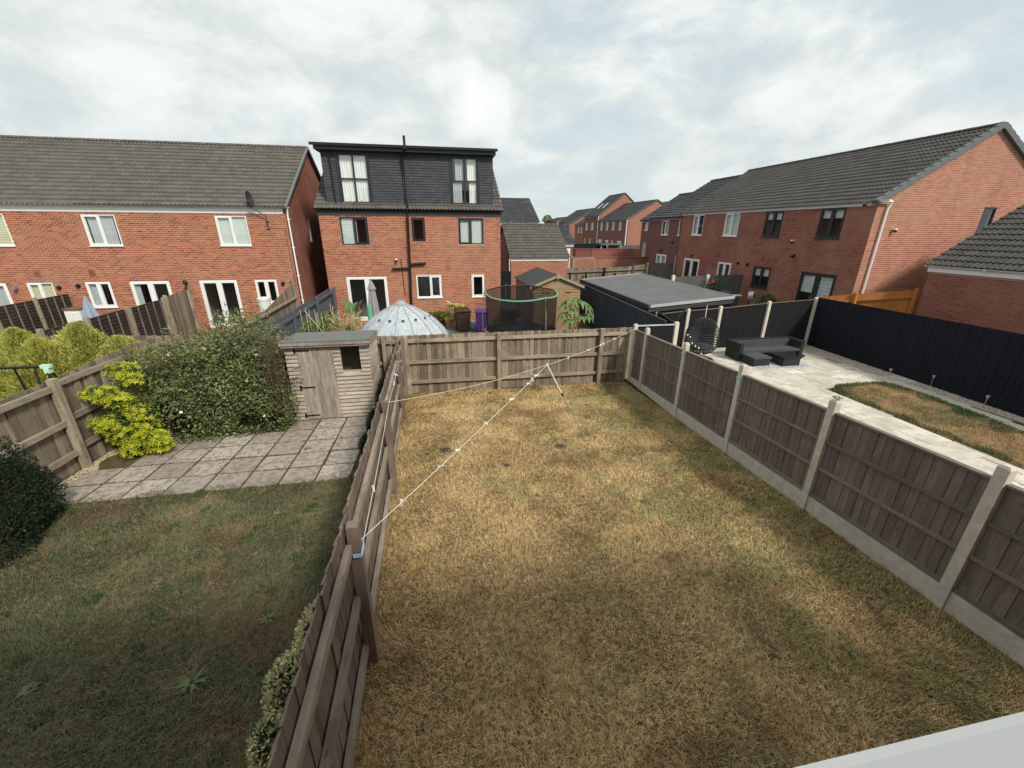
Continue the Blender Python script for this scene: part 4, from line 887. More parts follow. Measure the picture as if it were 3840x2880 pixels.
for a, b_ in zip(py, py[1:]):
    ya, yb_ = a+.05, b_-.05; L = yb_-ya; za, zb2 = Gz(a), Gz(b_); zm = (za+zb2)/2
    beam('gravel_board', (RXf(a), ya, za+.13), (RXf(b_), yb_, zb2+.13), .05, .30, 'concrete', FR)
    n = max(3, int(L/.105)); z0, z1 = .29, 1.70
    boards(FR, (RXf(a)+.012, ya), (RXf(b_)+.012, yb_), lambda t: za+(zb2-za)*t+z1, lambda t: za+(zb2-za)*t+z0, 'wood_right', w=.122, th=.011, step=.108, side=-1, jit=.002, tilt=.002, name='panel_board')
    for hh, th in ((.315, .05), (.79, .04), (1.24, .04)): beam('panel_batten', (RXf(a)-.012, ya, za+hh), (RXf(b_)-.012, yb_, zb2+hh), .035, th, 'wood_panelrail', FR)
    beam('capping_rail', (RXf(a)+.005, ya, za+z1+.012), (RXf(b_)+.005, yb_, zb2+z1+.012), .075, .028, 'wood_panelrail', FR)
# ---- fence left of the left garden
F3 = thing('fence', 'closeboard fence with thick post and rails along the far left garden edge', 'fence', (-6.95, 8, G(8)))
xl3 = lambda y: -6.98+.0*y
boards(F3, (-7.03, 4.2), (-6.90, 11.2), lambda t: 1.50+.05*math.sin(t*9)-.02-.02*t, lambda t: Gz(4.2+7*t)-.03, 'wood_grey', w=.125, step=.11, side=1, jit=.015, tilt=.01)
p3 = [4.6, 8.2, 11.1]
for y in p3: put('fence_post', beammesh(.115, .115, 1.87, 'wood_rail'), F3, (-6.86, y, Gz(y)-.05), (0, 0, .05))
for a, b_ in zip(p3, p3[1:]):
    for hh in (1.30, .62, .02): beam('fence_rail', (-6.935, a+.05, hh+.04), (-6.895, b_-.05, hh), .07, .10, 'wood_rail', F3)
# ---- dividing fences of the left terrace gardens
F4 = thing('fence', 'brown lap panel fence farthest left below the terrace windows', 'fence', (-15, 18, -.42))
def lap_panel(root, A, B, z0, z1, m='wood_lap', face=1, battens=4, lab=None):
    A, B = Vector(A), Vector(B); d = (B-A); L = d.length; d.normalize(); n = Vector((-d.y, d.x))*face; ns = int((z1-z0)/.115)
    k = ('lap', round(L, 2), m, face)
    if k not in BM:
        b = MB(); q = 8; rr = random.Random(3); vs = []
        for i in range(q+1):
            u = L*i/q; w = .012*math.sin(i*2.1); vs += [(u, -.035*face, w), (u, -.012*face, .135+w*.5), (u, -.045*face+.01*face, w)]
        b.add(vs, [(3*i, 3*i+3, 3*i+4, 3*i+1) for i in range(q)] + [(3*i+2, 3*i+5, 3*i+3, 3*i) for i in range(q)]); BM[k] = b.mesh('lap_slat', m)
    ang = math.atan2(d.y, d.x)
    for i in range(ns): put('lap_slat', BM[k], root, (A.x, A.y, z0+i*(z1-z0)/ns), (0, 0, ang))
    for i in range(battens+1):
        p = A + d*(L*i/battens) - n*.05; beam('batten', (p.x, p.y, z0), (p.x, p.y, z1), .035, .03, 'wood_panelrail', root)
    beam('capping', (A.x, A.y, z1+.01), (B.x, B.y, z1+.01), .06, .03, m, root)
for i, (a, b_) in enumerate(((15.4, 17.0), (17.05, 18.65), (18.7, 20.3))):
    lap_panel(F4, (-15.12, a), (-15.18, b_), -.42, 1.36+.01*i, face=1)
    put('fence_post', beammesh(.08, .08, 1.95, 'wood_rail'), F4, (-15.08, a-.03, -.45))
F5 = thing('fence', 'dark wavy lap panel fence with grey posts in front of the patio doors', 'fence', (-10.6, 15, -.42))
for i, (a, b_) in enumerate(((11.5, 12.7), (12.8, 14.3), (14.4, 16.15), (16.25, 18.1))):
    lap_panel(F5, (-10.55+.0*i, a), (-10.62, b_), -.42, 1.36, face=1)
    put('fence_post', beammesh(.10, .10, 1.92, 'wood_rail'), F5, (-10.48, b_+.05, -.45))
F6 = thing('fence', 'pale vertical board fence between the lap panels and the terrace wall', 'fence', (-10.6, 19, -.42))
boards(F6, (-10.55, 18.2), (-10.75, 20.3), lambda t: 1.42+.10*t, lambda t: -.45, 'wood_grey', side=1)
put('fence_post', beammesh(.10, .10, 2.3, 'wood_rail'), F6, (-10.6, 20.2, -.45)); put('fence_post', beammesh(.10, .10, 2.0, 'wood_rail'), F6, (-10.45, 18.25, -.45))
F7 = thing('fence', 'weathered board fence running to the terrace corner beside the white downpipe', 'fence', (-6.4, 18, -.42))
boards(F7, (-6.45, 11.5), (-6.35, 20.3), lambda t: 1.05+.12*t if t < .6 else 1.12+(t-.6)*1.55, lambda t: -.45, 'wood_grey', side=1, w=.11, step=.10)
put('fence_post', beammesh(.09, .09, 2.45, 'wood_rail'), F7, (-6.33, 20.22, -.45))
beam('fence_rail', (-6.37, 11.5, .9), (-6.28, 20.2, 1.1), .05, .08, 'wood_rail', F7)
F8 = thing('fence', 'blue-grey painted fence left of the bean plants and dormer house', 'fence', (-4.9, 17, -.42))
boards(F8, (-4.82, 11.5), (-4.95, 20.85), lambda t: 1.40+.0*t, lambda t: -.45, 'paint_bluegrey', side=1, w=.12, step=.108, jit=.002, tilt=.001)
for y in (11.9, 14.8, 17.8, 20.75): put('fence_post', beammesh(.1, .1, 1.88, 'paint_bluegrey'), F8, (-4.80, y, -.45))
for hh in (1.22, .5): beam('fence_rail', (-4.79, 11.6, hh), (-4.87, 20.8, hh), .05, .09, 'paint_bluegrey', F8)
# ---- between middle and right garden
F9 = thing('fence', 'smooth blue-black painted fence left of the flat-roofed cabin', 'fence', (7, 16, -.42))
boards(F9, (6.82, 11.36), (7.38, 20.9), lambda t: 1.40+.0*t, lambda t: -.45, 'paint_blue', side=-1, w=.13, step=.122, jit=.001, tilt=.001)
beam('capping_rail', (6.82, 11.36, 1.41), (7.38, 20.9, 1.41), .06, .03, 'paint_blue', F9)
F10 = thing('fence', 'short black painted fence with pale capping joining the corner posts', 'fence', (6.4, 11.3, -.42))
boards(F10, (5.84, 11.3), (7.05, 11.3), lambda t: 1.30, lambda t: -.45, 'paint_black', side=1, w=.12, step=.108, jit=.001, tilt=.001)
beam('capping_rail', (5.75, 11.29, 1.32), (7.1, 11.29, 1.32), .06, .03, 'zinc', F10); conpost(F10, 7.14, 11.3, -.5, 1.9, 'concrete_pale', s=(.12, .12))
F11 = thing('fence', 'black board fence with slim capping between the egg chair and cabin', 'fence', (7.5, 12.6, -.42))
boards(F11, (7.2, 11.4), (7.98, 13.9), lambda t: 1.28-.12*t, lambda t: -.45, 'paint_black', side=-1, w=.12, step=.108, jit=.001, tilt=.001)
beam('capping_rail', (7.2, 11.4, 1.3), (7.98, 13.9, 1.18), .06, .04, 'paint_black', F11)
F12 = thing('fence', 'black closeboard fence with pale concrete posts behind the rattan sofa', 'fence', (11, 14, -.37))
pp = [(8.0, 1.18), (9.23, 1.27), (10.56, 1.33), (12.62, 1.47), (14.72, 1.57)]
for x, z in pp: conpost(F12, x, 13.97, -.45, z+.45, 'concrete_pale', s=(.11, .11))
for (xa, za), (xb, zb3) in zip(pp, pp[1:]): boards(F12, (xa+.05, 14.0), (xb-.05, 14.0), lambda t: za+(zb3-za)*t-.10, lambda t: -.42, 'paint_black', side=-1, w=.122, step=.108, jit=.002, tilt=.002); beam('capping_rail', (xa+.05, 13.99, za-.09), (xb-.05, 13.99, zb3-.09), .05, .02, 'wood_panelrail', F12)
F13 = thing('fence', 'smooth tall navy black fence along the right side of the cream patio', 'fence', (14.5, 9, -.37))
nx = lambda y: 14.29+(y-6.93)*.0665
boards(F13, (nx(2.0), 2.0), (nx(13.95), 13.95), lambda t: 1.68-.11*t, lambda t: -.42, 'paint_navy', side=-1, w=.15, th=.014, step=.1495, jit=.0, tilt=.0)
F14 = thing('fence', 'orange-brown stained fence between the terrace gable and right garage', 'fence', (16, 13, -.3))
pts = [(14.86, 13.95, 1.58), (15.72, 13.38, 1.75), (17.22, 12.36, 2.02)]
for a, b_ in zip(pts, pts[1:]):
    boards(F14, a[:2], b_[:2], lambda t: a[2]+(b_[2]-a[2])*t, lambda t: -.3, 'wood_orange', side=1, w=.115, step=.10, jit=.003, tilt=.002)
    d_ = Vector((b_[0]-a[0], b_[1]-a[1], 0)).normalized(); nn_ = Vector((d_.y, -d_.x, 0))*.05
    beam('fence_rail', (a[0]+nn_.x, a[1]+nn_.y, a[2]-.22), (b_[0]+nn_.x, b_[1]+nn_.y, b_[2]-.24), .05, .08, 'wood_orange', F14)
put('fence_post', beammesh(.11, .11, 2.12, 'wood_orange'), F14, (15.72, 13.30, -.3)); put('fence_post', beammesh(.11, .11, 2.38, 'wood_orange'), F14, (17.16, 12.33, -.3))
F15 = thing('fence', 'grey brown board fence behind the flat-roofed cabin up to the terrace corner', 'fence', (12, 27.5, -.37))
boards(F15, (8.86, 27.9), (14.5, 27.5), lambda t: 1.53+.14*t+(max(0, t-.75)*.6), lambda t: -.4, 'wood_grey', side=1, jit=.01)
boards(F15, (14.5, 27.5), (16.38, 27.4), lambda t: 1.88, lambda t: -.4, 'wood_right', side=1)
for x, z in ((8.95, 1.3), (10.1, 1.25), (11.4, 1.6), (12.2, 1.2)): put('fence_post', beammesh(.1, .1, z+.45, 'paint_black'), F15, (x, 27.6, -.45))
put('fence_post', beammesh(.1, .1, 2.35, 'wood_rail'), F15, (14.45, 27.42, -.45))
for hh in (1.28, .6): beam('fence_rail', (8.9, 27.82, hh), (14.45, 27.42, hh+.22), .05, .08, 'wood_rail', F15)
F16 = thing('fence', 'plain grey painted fence dividing the right terrace gardens', 'fence', (14, 20.3, -.37))
for a, b_ in zip((12.1, 14.25), (14.15, 16.35)): boards(F16, (a, 20.3), (b_, 20.3), lambda t: 1.72+.04*(a > 13)+.03*t, lambda t: -.4, 'paint_grey', side=1, w=.15, step=.149, jit=0, tilt=0)
for x in (12.2, 14.2): put('fence_post', beammesh(.13, .13, 2.22, 'upvc'), F16, (x, 20.24, -.4))
F17 = thing('fence', 'distant black fence beyond the tall brick wall', 'fence', (17, 45, -.4)); boards(F17, (13.6, 45.5), (18.8, 45.5), lambda t: 2.5+.16*t, lambda t: -.5, 'paint_black', w=.3, step=.3, side=1)
F18 = thing('fence', 'distant pale grey fence left of the set back end house', 'fence', (20, 45, -.4)); boards(F18, (18.9, 45), (22.6, 45), lambda t: 2.42, lambda t: -.5, 'paint_bluegrey', w=.3, step=.3, side=1)
F19 = thing('fence', 'dark gate in the alley between dormer house and pantiled garage', 'gate', (4, 27.8, -.4)); boards(F19, (3.2, 27.8), (4.9, 27.8), lambda t: 1.4, lambda t: -.4, 'paint_black', side=1)

# ================================================================== VEGETATION helpers
def leafgeo(C, D, s, asp=.45, fold=.0, name='leaf', m='leaf', roll=None):
    """one rhombus leaf (two triangles) per centre C with axis D and length s"""
    n = len(C); D = D/np.linalg.norm(D, axis=1, keepdims=True); q = RNG.normal(size=(n, 3)) if roll is None else roll
    Sd = np.cross(D, q); Sd /= np.linalg.norm(Sd, axis=1, keepdims=True)+1e-9; Nn = np.cross(D, Sd)
    s = np.asarray(s).reshape(-1, 1)*np.ones((n, 1)); w = s*asp/2
    V = np.stack([C-D*s*.5, C+Sd*w-D*s*.05+Nn*w*fold, C+D*s*.5, C-Sd*w-D*s*.05+Nn*w*fold], 1).reshape(-1, 3)
    i = 4*np.arange(n)[:, None]; F = np.concatenate([i+np.array([[0, 1, 2]]), i+np.array([[0, 2, 3]])], 1).reshape(-1, 3)
    return V, F
def leafobj(name, C, D, s, m, parent, asp=.45, fold=.5, kind='stuff', roll=None):
    V, F = leafgeo(C, D, s, asp, fold, roll=roll)
    org = np.array(ORG[parent.name]) if parent is not None else np.zeros(3)
    return put(name, fastmesh(name, V-org, F, m), parent, tuple(org), kind=kind)
def vnoise(P, sc, seed=0):
    a = P*sc + seed; return (np.sin(a[:, 0]*1.7+np.sin(a[:, 1]*1.3)*1.5)+np.sin(a[:, 1]*2.1+np.sin(a[:, 2]*1.1)*1.7)+np.sin(a[:, 2]*1.9+np.sin(a[:, 0]*1.5)*1.3))/3
def blobpts(ells, n, lo=.78, hi=1.04, bumps=.13, bs=2.6):
    w = np.array([e[3]*e[4]+e[4]*e[5]+e[3]*e[5] for e in ells]); w = w/w.sum(); ix = RNG.choice(len(ells), n, p=w); E = np.array(ells)[ix]
    d = RNG.normal(size=(n, 3)); d /= np.linalg.norm(d, axis=1, keepdims=True); r = RNG.uniform(lo, hi, n)[:, None]
    P = E[:, :3] + d*E[:, 3:6]*r; nb = vnoise(P, bs)+.6*vnoise(P, bs*2.7, 3.)
    P = E[:, :3] + d*E[:, 3:6]*(r + bumps*nb[:, None]); keep = np.ones(n, bool)
    for e in ells: keep &= (((P-np.array(e[:3]))/np.array(e[3:6]))**2).sum(1) > .50
    return P[keep], d[keep]
M['leaf_bush'] = leafmat('bush_leaf', [(.22, .15, .09), (.10, .135, .05), (.18, .225, .085), (.29, .345, .14), (.34, .24, .15)])
M['leaf_gold'] = leafmat('golden_conifer', [(.20, .25, .06), (.42, .45, .11), (.64, .62, .18), (.74, .68, .22)], .4)
M['leaf_yellow'] = leafmat('yellow_leaf', [(.22, .30, .02), (.46, .48, .03), (.64, .62, .06)], .3)
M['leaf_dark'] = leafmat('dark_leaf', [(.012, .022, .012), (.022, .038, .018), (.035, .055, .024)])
M['leaf_mid'] = leafmat('mid_green_leaf', [(.05, .10, .025), (.10, .17, .04), (.20, .26, .07), (.30, .30, .12)])
M['leaf_fresh'] = leafmat('fresh_green_leaf', [(.10, .17, .06), (.15, .24, .085), (.22, .31, .13)])
M['leaf_weed'] = leafmat('dull_weed_leaf', [(.10, .13, .055), (.15, .19, .08), (.22, .24, .12)]); M['leaf_hosta'] = leafmat('pale_hosta_leaf', [(.36, .45, .10), (.55, .60, .18), (.66, .68, .28)])
M['leaf_var'] = leafmat('variegated_leaf', [(.18, .24, .09), (.62, .62, .32), (.82, .80, .48), (.34, .38, .15)])
M['leaf_dry'] = leafmat('dry_stalk', [(.42, .33, .16), (.55, .46, .24), (.32, .22, .10)])
M['flower_pink'] = plain('pink_flower', (.72, .42, .38), .7); M['flower_white'] = plain('cream_flower', (.80, .78, .62), .7); M['flower_magenta'] = plain('magenta_flower', (.5, .08, .22), .7)
def stems(root, base, tips, r0=.02, m='stem', name='stem', n=5):
    b = MB()
    for t in tips:
        a = Vector(base) + Vector((random.uniform(-.15, .15), random.uniform(-.15, .15), 0)); t = Vector(t); mid = a.lerp(t, .5) + Vector((random.uniform(-.15, .15), random.uniform(-.15, .15), random.uniform(0, .2)))
        b.tube([a, mid, t], [r0, r0*.7, r0*.3], n, False)
    return b.part(name, m, root)
def flowers(root, P, m, s=.045, name='flower'):
    me = MB()
    for k in range(6):
        w = k*math.pi/3; me.add([(0, 0, 0), (s*math.cos(w-.4), s*math.sin(w-.4), s*.4), (s*1.2*math.cos(w), s*1.2*math.sin(w), s*.5), (s*math.cos(w+.4), s*math.sin(w+.4), s*.4)], [(0, 1, 2, 3)])
    mm = me.mesh(name, m)
    for p in P: put(name, mm, root, tuple(p), (random.uniform(.3, 1.2), random.uniform(-.5, .5), random.uniform(0, 6)))
# ---- the big rambling bush
bush = thing('shrub', 'huge sprawling honeysuckle-like bush with dull green leaves left of the old shed', 'bush', (-5, 9.9, G(9.9)))
EL = [(-4.55, 10.3, .50, 1.1, 1.0, 1.48), (-5.5, 10.2, .35, 1.15, 1.0, 1.22), (-4.15, 9.95, .35, .62, .8, 1.25), (-5.0, 9.65, -.05, 1.35, .62, 1.05), (-6.2, 10.1, .15, .95, .9, 1.15), (-6.35, 9.75, .62, .62, .6, .72), (-5.9, 9.3, -.1, .8, .5, .85), (-4.3, 9.5, -.15, .8, .45, .75)]
Pq, Dq = blobpts(EL, 62000, .74, 1.08, .20, 2.2); k_ = Pq[:, 2] > -.44; Pq, Dq = Pq[k_], Dq[k_]
leafobj('foliage', Pq, Dq*.5+RNG.normal(size=Pq.shape)*.7+np.array([0, -.1, .15]), RNG.uniform(.045, .085, len(Pq)), 'leaf_bush', bush, .55)
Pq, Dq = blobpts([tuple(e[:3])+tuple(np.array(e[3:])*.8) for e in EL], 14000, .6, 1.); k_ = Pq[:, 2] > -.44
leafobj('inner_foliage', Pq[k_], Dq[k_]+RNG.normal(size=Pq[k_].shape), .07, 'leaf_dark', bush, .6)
Pq, Dq = blobpts(EL, 1500, .95, 1.2); k_ = Pq[:, 2] > .1
b = MB()
for p, d in zip(Pq[k_], Dq[k_]):
    p = Vector(p); d = Vector(d); L = random.uniform(.15, .4); b.tube([p-d*L*.7, p+Vector((random.uniform(-.05, .05), random.uniform(-.05, .05), .03)), p+d*L*.5+Vector((random.uniform(-.1, .1), random.uniform(-.1, .1), random.uniform(-.1, .12)))], [.005, .004, .002], 4, False)
for k in range(260):  # bare tangle beside the shed
    p = Vector((random.uniform(-3.9, -3.55), random.uniform(9.3, 10.0), random.uniform(.2, 1.75))); d = Vector((random.uniform(-.3, .12), random.uniform(-.3, .1), random.uniform(-.6, .1))); b.tube([p, p+d*.5+Vector((.04, 0, 0)), p+d], [.005, .004, .003], 4, False)
b.part('twigs', 'stem', bush, kind='stuff')
fl = [p for p in blobpts(EL, 900, .99, 1.06)[0] if p[2] > .0 and p[1] < 10.6]
flowers(bush, fl[:14], 'flower_white', .028); flowers(bush, [p for p in fl if p[2] > 1.2][14:22], 'flower_pink', .03)
b = MB(); SC, SD = [], []
for p, d in zip(*[q[:230] for q in (lambda r_: (r_[0][r_[0][:, 2] > .5], r_[1][r_[0][:, 2] > .5]))(blobpts(EL, 1400, .9, 1.02))]):
    p = Vector(p); d = Vector(d); L = random.uniform(.2, .55); e = p + Vector((d.x*L*.8+random.uniform(-.15, .15), d.y*L*.5, abs(d.z)*L*.7+random.uniform(-.05, .15))); mid = p.lerp(e, .55)+Vector((0, 0, .06)); b.tube([p, mid, e], [.005, .004, .002], 4, False)
    for k in range(14):
        t = .25+.75*k/14; c = (p.lerp(mid, t*2) if t < .5 else mid.lerp(e, t*2-1)); SC.append(tuple(c+Vector((random.uniform(-.03, .03), random.uniform(-.03, .03), random.uniform(-.02, .03))))); SD.append((random.uniform(-1, 1), random.uniform(-1, 1), random.uniform(-.2, .8)))
b.part('shoots', 'stem', bush, kind='stuff'); leafobj('shoot_leaves', np.array(SC), np.array(SD), RNG.uniform(.04, .075, len(SC)), 'leaf_bush', bush, .55)
# ---- dry growth in the joints of the old patio
def joints(x, y):
    fx = (x+6.09) % .618; fy = (y-6.85) % .605
    return ((fx < .012) | (fx > .592) | (fy < .012) | (fy > .575)) & (y < 9.9) & (x > -6.6)
JT = True
# ---- golden choisya
ch = thing('shrub', 'bright yellow leaved shrub between the left fence and the big bush', 'bush', (-6.2, 8.7, G(8.7)))
CE = [(-6.12, 8.75, 1.42, .26, .15, .13), (-5.98, 8.7, 1.25, .18, .14, .10), (-6.52, 8.6, 1.02, .26, .15, .13), (-6.28, 8.65, .86, .22, .15, .12), (-6.1, 8.7, .58, .18, .15, .12), (-6.58, 8.55, .38, .22, .16, .14), (-6.3, 8.55, .14, .25, .17, .16), (-5.95, 8.6, .30, .20, .16, .16), (-5.85, 8.5, .02, .26, .18, .16), (-6.15, 8.5, -.14, .28, .18, .14), (-5.72, 8.55, -.18, .16, .16, .10)]
Pq, Dq = blobpts(CE, 900, .7, 1.3, .05, 6.); k_ = Pq[:, 2] > -.32; Pq, Dq = Pq[k_], Dq[k_]
C, Dd, rl = [], [], []
for p, d in zip(Pq, Dq):
    ax = d+np.array([0, -.3, .7])+RNG.normal(size=3)*.25; ax /= np.linalg.norm(ax); s1 = np.cross(ax, [1, .3, 0]); s1 /= np.linalg.norm(s1); s2 = np.cross(ax, s1)
    for k in range(6):
        w = k*math.pi/3+RNG.uniform(-.2, .2); v = s1*math.cos(w)+s2*math.sin(w)+ax*.35; C.append(p+v*.035); Dd.append(v); rl.append(ax)
leafobj('foliage', np.array(C), np.array(Dd), RNG.uniform(.055, .085, len(C)), 'leaf_yellow', ch, .34, .3, roll=np.array(rl))
Pq, Dq = blobpts([tuple(e[:3])+tuple(np.array(e[3:])*.85) for e in CE]+[(-6.2, 8.8, .4, .4, .2, .8)], 6500, .5, 1.2); k_ = Pq[:, 2] > -.35
leafobj('inner_foliage', Pq[k_], RNG.normal(size=Pq[k_].shape), .06, 'leaf_mid', ch, .5)
stems(ch, (-6.15, 8.75, -.38), [e[:3] for e in CE], .018)
# ---- golden conifers beyond the left fence
def conifer(label, x, y, zt, rad, z0=-.42, m='leaf_gold', n=19000, name='conifer_tree'):
    t = thing(name, label, 'conifer', (x, y, z0), 'golden conifers behind the left fence'); H = zt-z0
    u = RNG.uniform(0, 1, n)**.8; z = z0+H*u*.97; a = RNG.uniform(0, 6.283, n); prof = np.minimum(1, (1-u)*1.9)**.65*rad
    lob = 1+.30*np.sin(a*4+x*5+z*1.5)+.2*np.sin(a*9+z*5); z = z+.16*np.sin(a*4+x*5)*(1-u); r = prof*lob*RNG.uniform(.62, 1.02, n)+.02
    P_ = np.stack([x+r*np.cos(a), y+r*np.sin(a), z+RNG.uniform(0, .06, n)], 1); D_ = np.stack([np.cos(a)*.75, np.sin(a)*.75, np.full(n, 1.0)], 1)+RNG.normal(size=(n, 3))*.3
    leafobj('foliage', P_, D_, RNG.uniform(.06, .12, n), m, t, .28, .4)
    MB().tube([(x, y, z0), (x, y, zt-.4)], [.06, .02], 6).part('trunk', 'stem', t); return t
for lb, x, y, zt, rad in (('golden conifer nearest the big bush, wide and low', -7.2, 10.5, 1.72, .72), ('tallest pointed golden conifer behind the left fence', -7.95, 10.55, 2.05, .75), ('golden conifer just left of the tallest pointed one', -8.6, 10.3, 1.78, .75), ('golden conifer above the mint swing joint', -9.2, 10.6, 1.95, .75), ('golden conifer with feathery top third from the left picture edge', -9.85, 10.3, 1.82, .75), ('rounded golden conifer second from the left picture edge', -10.5, 10.5, 1.92, .75), ('golden conifer cut by the left picture edge', -11.2, 10.3, 1.95, .8)): conifer(lb, x, y, zt, rad)
# ---- dark evergreen at the left edge, shrubs by the fence
def shrub(label, ells, n, s, m, asp=.5, z0=None, cat='bush', inner='leaf_dark', upd=.3, name='shrub'):
    x, y = ells[0][:2]; z0 = G(y) if z0 is None else z0; t = thing(name, label, cat, (x, y, z0)); P_, D_ = blobpts(ells, n, .8, 1.04, .1, 4.); k = P_[:, 2] > z0; P_, D_ = P_[k], D_[k]
    leafobj('foliage', P_, D_+RNG.normal(size=P_.shape)*.6+np.array([0, 0, upd]), RNG.uniform(.7, 1.2, len(P_))*s, m, t, asp)
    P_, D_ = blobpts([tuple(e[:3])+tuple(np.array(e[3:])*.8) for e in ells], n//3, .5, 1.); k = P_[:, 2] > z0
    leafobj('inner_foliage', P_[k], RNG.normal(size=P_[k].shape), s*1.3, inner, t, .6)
    stems(t, (x, y, z0), [(e[0], e[1], e[2]) for e in ells], .02); return t
shrub('very dark evergreen shrub at the left picture edge in front of the fence', [(-6.38, 5.9, .45, .60, .75, .98), (-6.3, 5.6, .0, .62, .6, .6), (-6.45, 6.3, .1, .5, .6, .7)], 24000, .045, 'leaf_dark')
shrub('dark upright evergreen against the lawn fence right of the old shed', [(-1.30, 9.15, .25, .22, .28, .6), (-1.34, 8.7, .0, .22, .3, .45)], 5200, .05, 'leaf_dark', .35, upd=1.)
shrub('smaller dark evergreen against the lawn fence on the patio edge', [(-1.38, 8.05, .1, .22, .3, .42), (-1.45, 7.65, -.1, .26, .3, .32)], 4800, .05, 'leaf_dark', .35, upd=1.)
shrub('cream edged variegated bush spilling out beside the near lawn fence', [(-1.25, 3.0, .45, .22, .3, .34), (-1.36, 2.65, .38, .26, .26, .32), (-1.18, 3.5, .5, .12, .25, .3), (-1.52, 2.42, .12, .18, .22, .16)], 3600, .042, 'leaf_var', .6)
def strapplant(label, x, y, z0, n, L, m, w=.02, spread=.8, name='plant', cat='plant', parts=False):
    t = thing(name, label, cat, (x, y, z0)); b = MB()
    for k in range(n):
        a = random.uniform(0, 6.283); el = random.uniform(.5, 1.4)*spread; l = L*random.uniform(.6, 1.1); u = Vector((math.cos(a), math.sin(a), 0)); sd = Vector((-u.y, u.x, 0)); vs = []; q = 5
        for i in range(q+1):
            s = i/q; h = l*(s*math.cos(el*.5) - s*s*.45*el); r = l*s*math.sin(min(1.5, el)); ww = w*(1-s**2)*.5+.001; c = Vector((x, y, z0)) + u*(r+.02)+Vector((0, 0, max(.005, h)))
            vs += [tuple(c+sd*ww), tuple(c-sd*ww)]
        g = MB() if parts else b
        g.add(vs, [(2*i, 2*i+1, 2*i+3, 2*i+2) for i in range(q)])
        if parts: g.part('leaf', m, t)
    if not parts: b.part('leaves', m, t, kind='stuff')
    return t
strapplant('tuft of long thin arching grass leaves below the variegated bush', -1.6, 2.05, G(2), 60, .65, 'leaf_mid', .012)
strapplant('grey green straggly plant at the foot of the near fence', -1.45, 1.5, G(1.5), 50, .5, 'leaf_dry', .008)
for i, (x, y, lb) in enumerate(((-2.7, 5.9, 'dandelion rosette in the left lawn nearest the patio'), (-3.5, 5.2, 'small flat weed in the greener patch of the left lawn'), (-3.65, 4.65, 'pale leafed weed in the middle of the left lawn'), (-2.56, 3.2, 'large pale weed rosette low in the left lawn'), (-2.1, 3.85, 'weed rosette in the left lawn close to the variegated bush'), (-4.05, 3.4, 'weed at the lower left edge of the left lawn'), (-2.0, 5.4, 'low weed in the left lawn close to the fence'), (-2.86, 8.2, 'thin grassy weed growing in a joint of the old patio'))):
    strapplant(lb, x, y, G(y)+.02, (14, 22, 11, 26, 17, 13, 20, 18)[i], (.10, .07, .085, .15, .09, .08, .06, .09)[i], 'leaf_weed', (.03, .018, .035, .03, .022, .04, .016, .01)[i], (1.6, 1.9, 1.5, 1.7, 1.9, 1.5, 1.8, 1.1)[i], name='weed', cat='weed', parts=i != 7)

# ================================================================== LAWNS (blades)
def grass(name, x0, x1, y0, y1, n, m, L=(.04, .09), w=.005, bias=1.0, inside=None, zf=Gz, seed=0., flat=.55, mats=None):
    u = RNG.uniform(0, 1, n)**bias; x = RNG.uniform(x0, x1, n); y = y0+(y1-y0)*u
    if inside is not None: k = inside(x, y); x, y = x[k], y[k]; n = len(x)
    sw = vnoise(np.stack([x, y, x*0], 1), 1.6, seed)*3.1+vnoise(np.stack([x, y, x*0], 1), 4.3, seed+2)*1.6; a = sw + RNG.normal(0, 1.25, n)
    den = vnoise(np.stack([x, y, x*0], 1), 2.4, seed+5); l = RNG.uniform(*L, n)*(1+.35*den); el = RNG.uniform(.15, 1.15, n)*flat*1.6
    z = np.array([zf(q) for q in y]) if not callable(getattr(zf, 'vec', None)) else zf(y)
    B_ = np.stack([x, y, z-.002], 1); d = np.stack([np.cos(a)*np.cos(el), np.sin(a)*np.cos(el), np.sin(el)], 1); s = np.stack([-np.sin(a), np.cos(a), np.zeros(n)], 1)
    ww = (w*RNG.uniform(.6, 1.3, n)*(1+.12*y))[:, None]; mid = B_ + d*l[:, None]*.55 + np.array([0, 0, .012]); tip = B_ + d*l[:, None]; tip[:, 2] -= .15*l
    V = np.stack([B_-s*ww*.5, B_+s*ww*.5, mid+s*ww*.4, mid-s*ww*.4, tip], 1).reshape(-1, 3); i = 5*np.arange(n)[:, None]
    F = np.concatenate([i+np.array([[0, 1, 2]]), i+np.array([[0, 2, 3]]), i+np.array([[3, 2, 4]])], 1).reshape(-1, 3)
    o = put(name, fastmesh(name, V, F, m)); o['kind'] = 'stuff'; return o
BARE = [(-.03, 7.65, .15), (2.38, 7.38, .15), (1.14, 6.8, .08), (-.28, 9.7, .1), (1.33, 10.95, .12)]
def own(x, y):
    k = (x > -.86-.021*y) & (x < 5.53+.012*y)
    for bx_, by_, br in BARE: k &= ((x-bx_)**2+(y-by_)**2) > (br*RNG.uniform(.3, 1.15, len(x)))**2
    return k
grass('dry_lawn', -1.1, 5.68, .3, 11.25, 380000, 'dry_grass', (.035, .085), .0040, 1.25, own)
grass('long_lawn_edge', -1.1, -.6, .3, 11.2, 14000, 'dry_grass', (.08, .17), .004, 1.2, lambda x, y: (x > -.87-.021*y) & (x < -.68-.021*y), flat=.8)
grass('far_lawn_edge', -1., 5.6, 11.0, 11.26, 5000, 'dry_grass', (.06, .14), .004, 1., flat=.9)
grass('joint_growth', -6.7, -1.1, 6.9, 9.85, 60000, 'green_thatch', (.02, .045), .004, 1., joints, seed=3., flat=1.1)
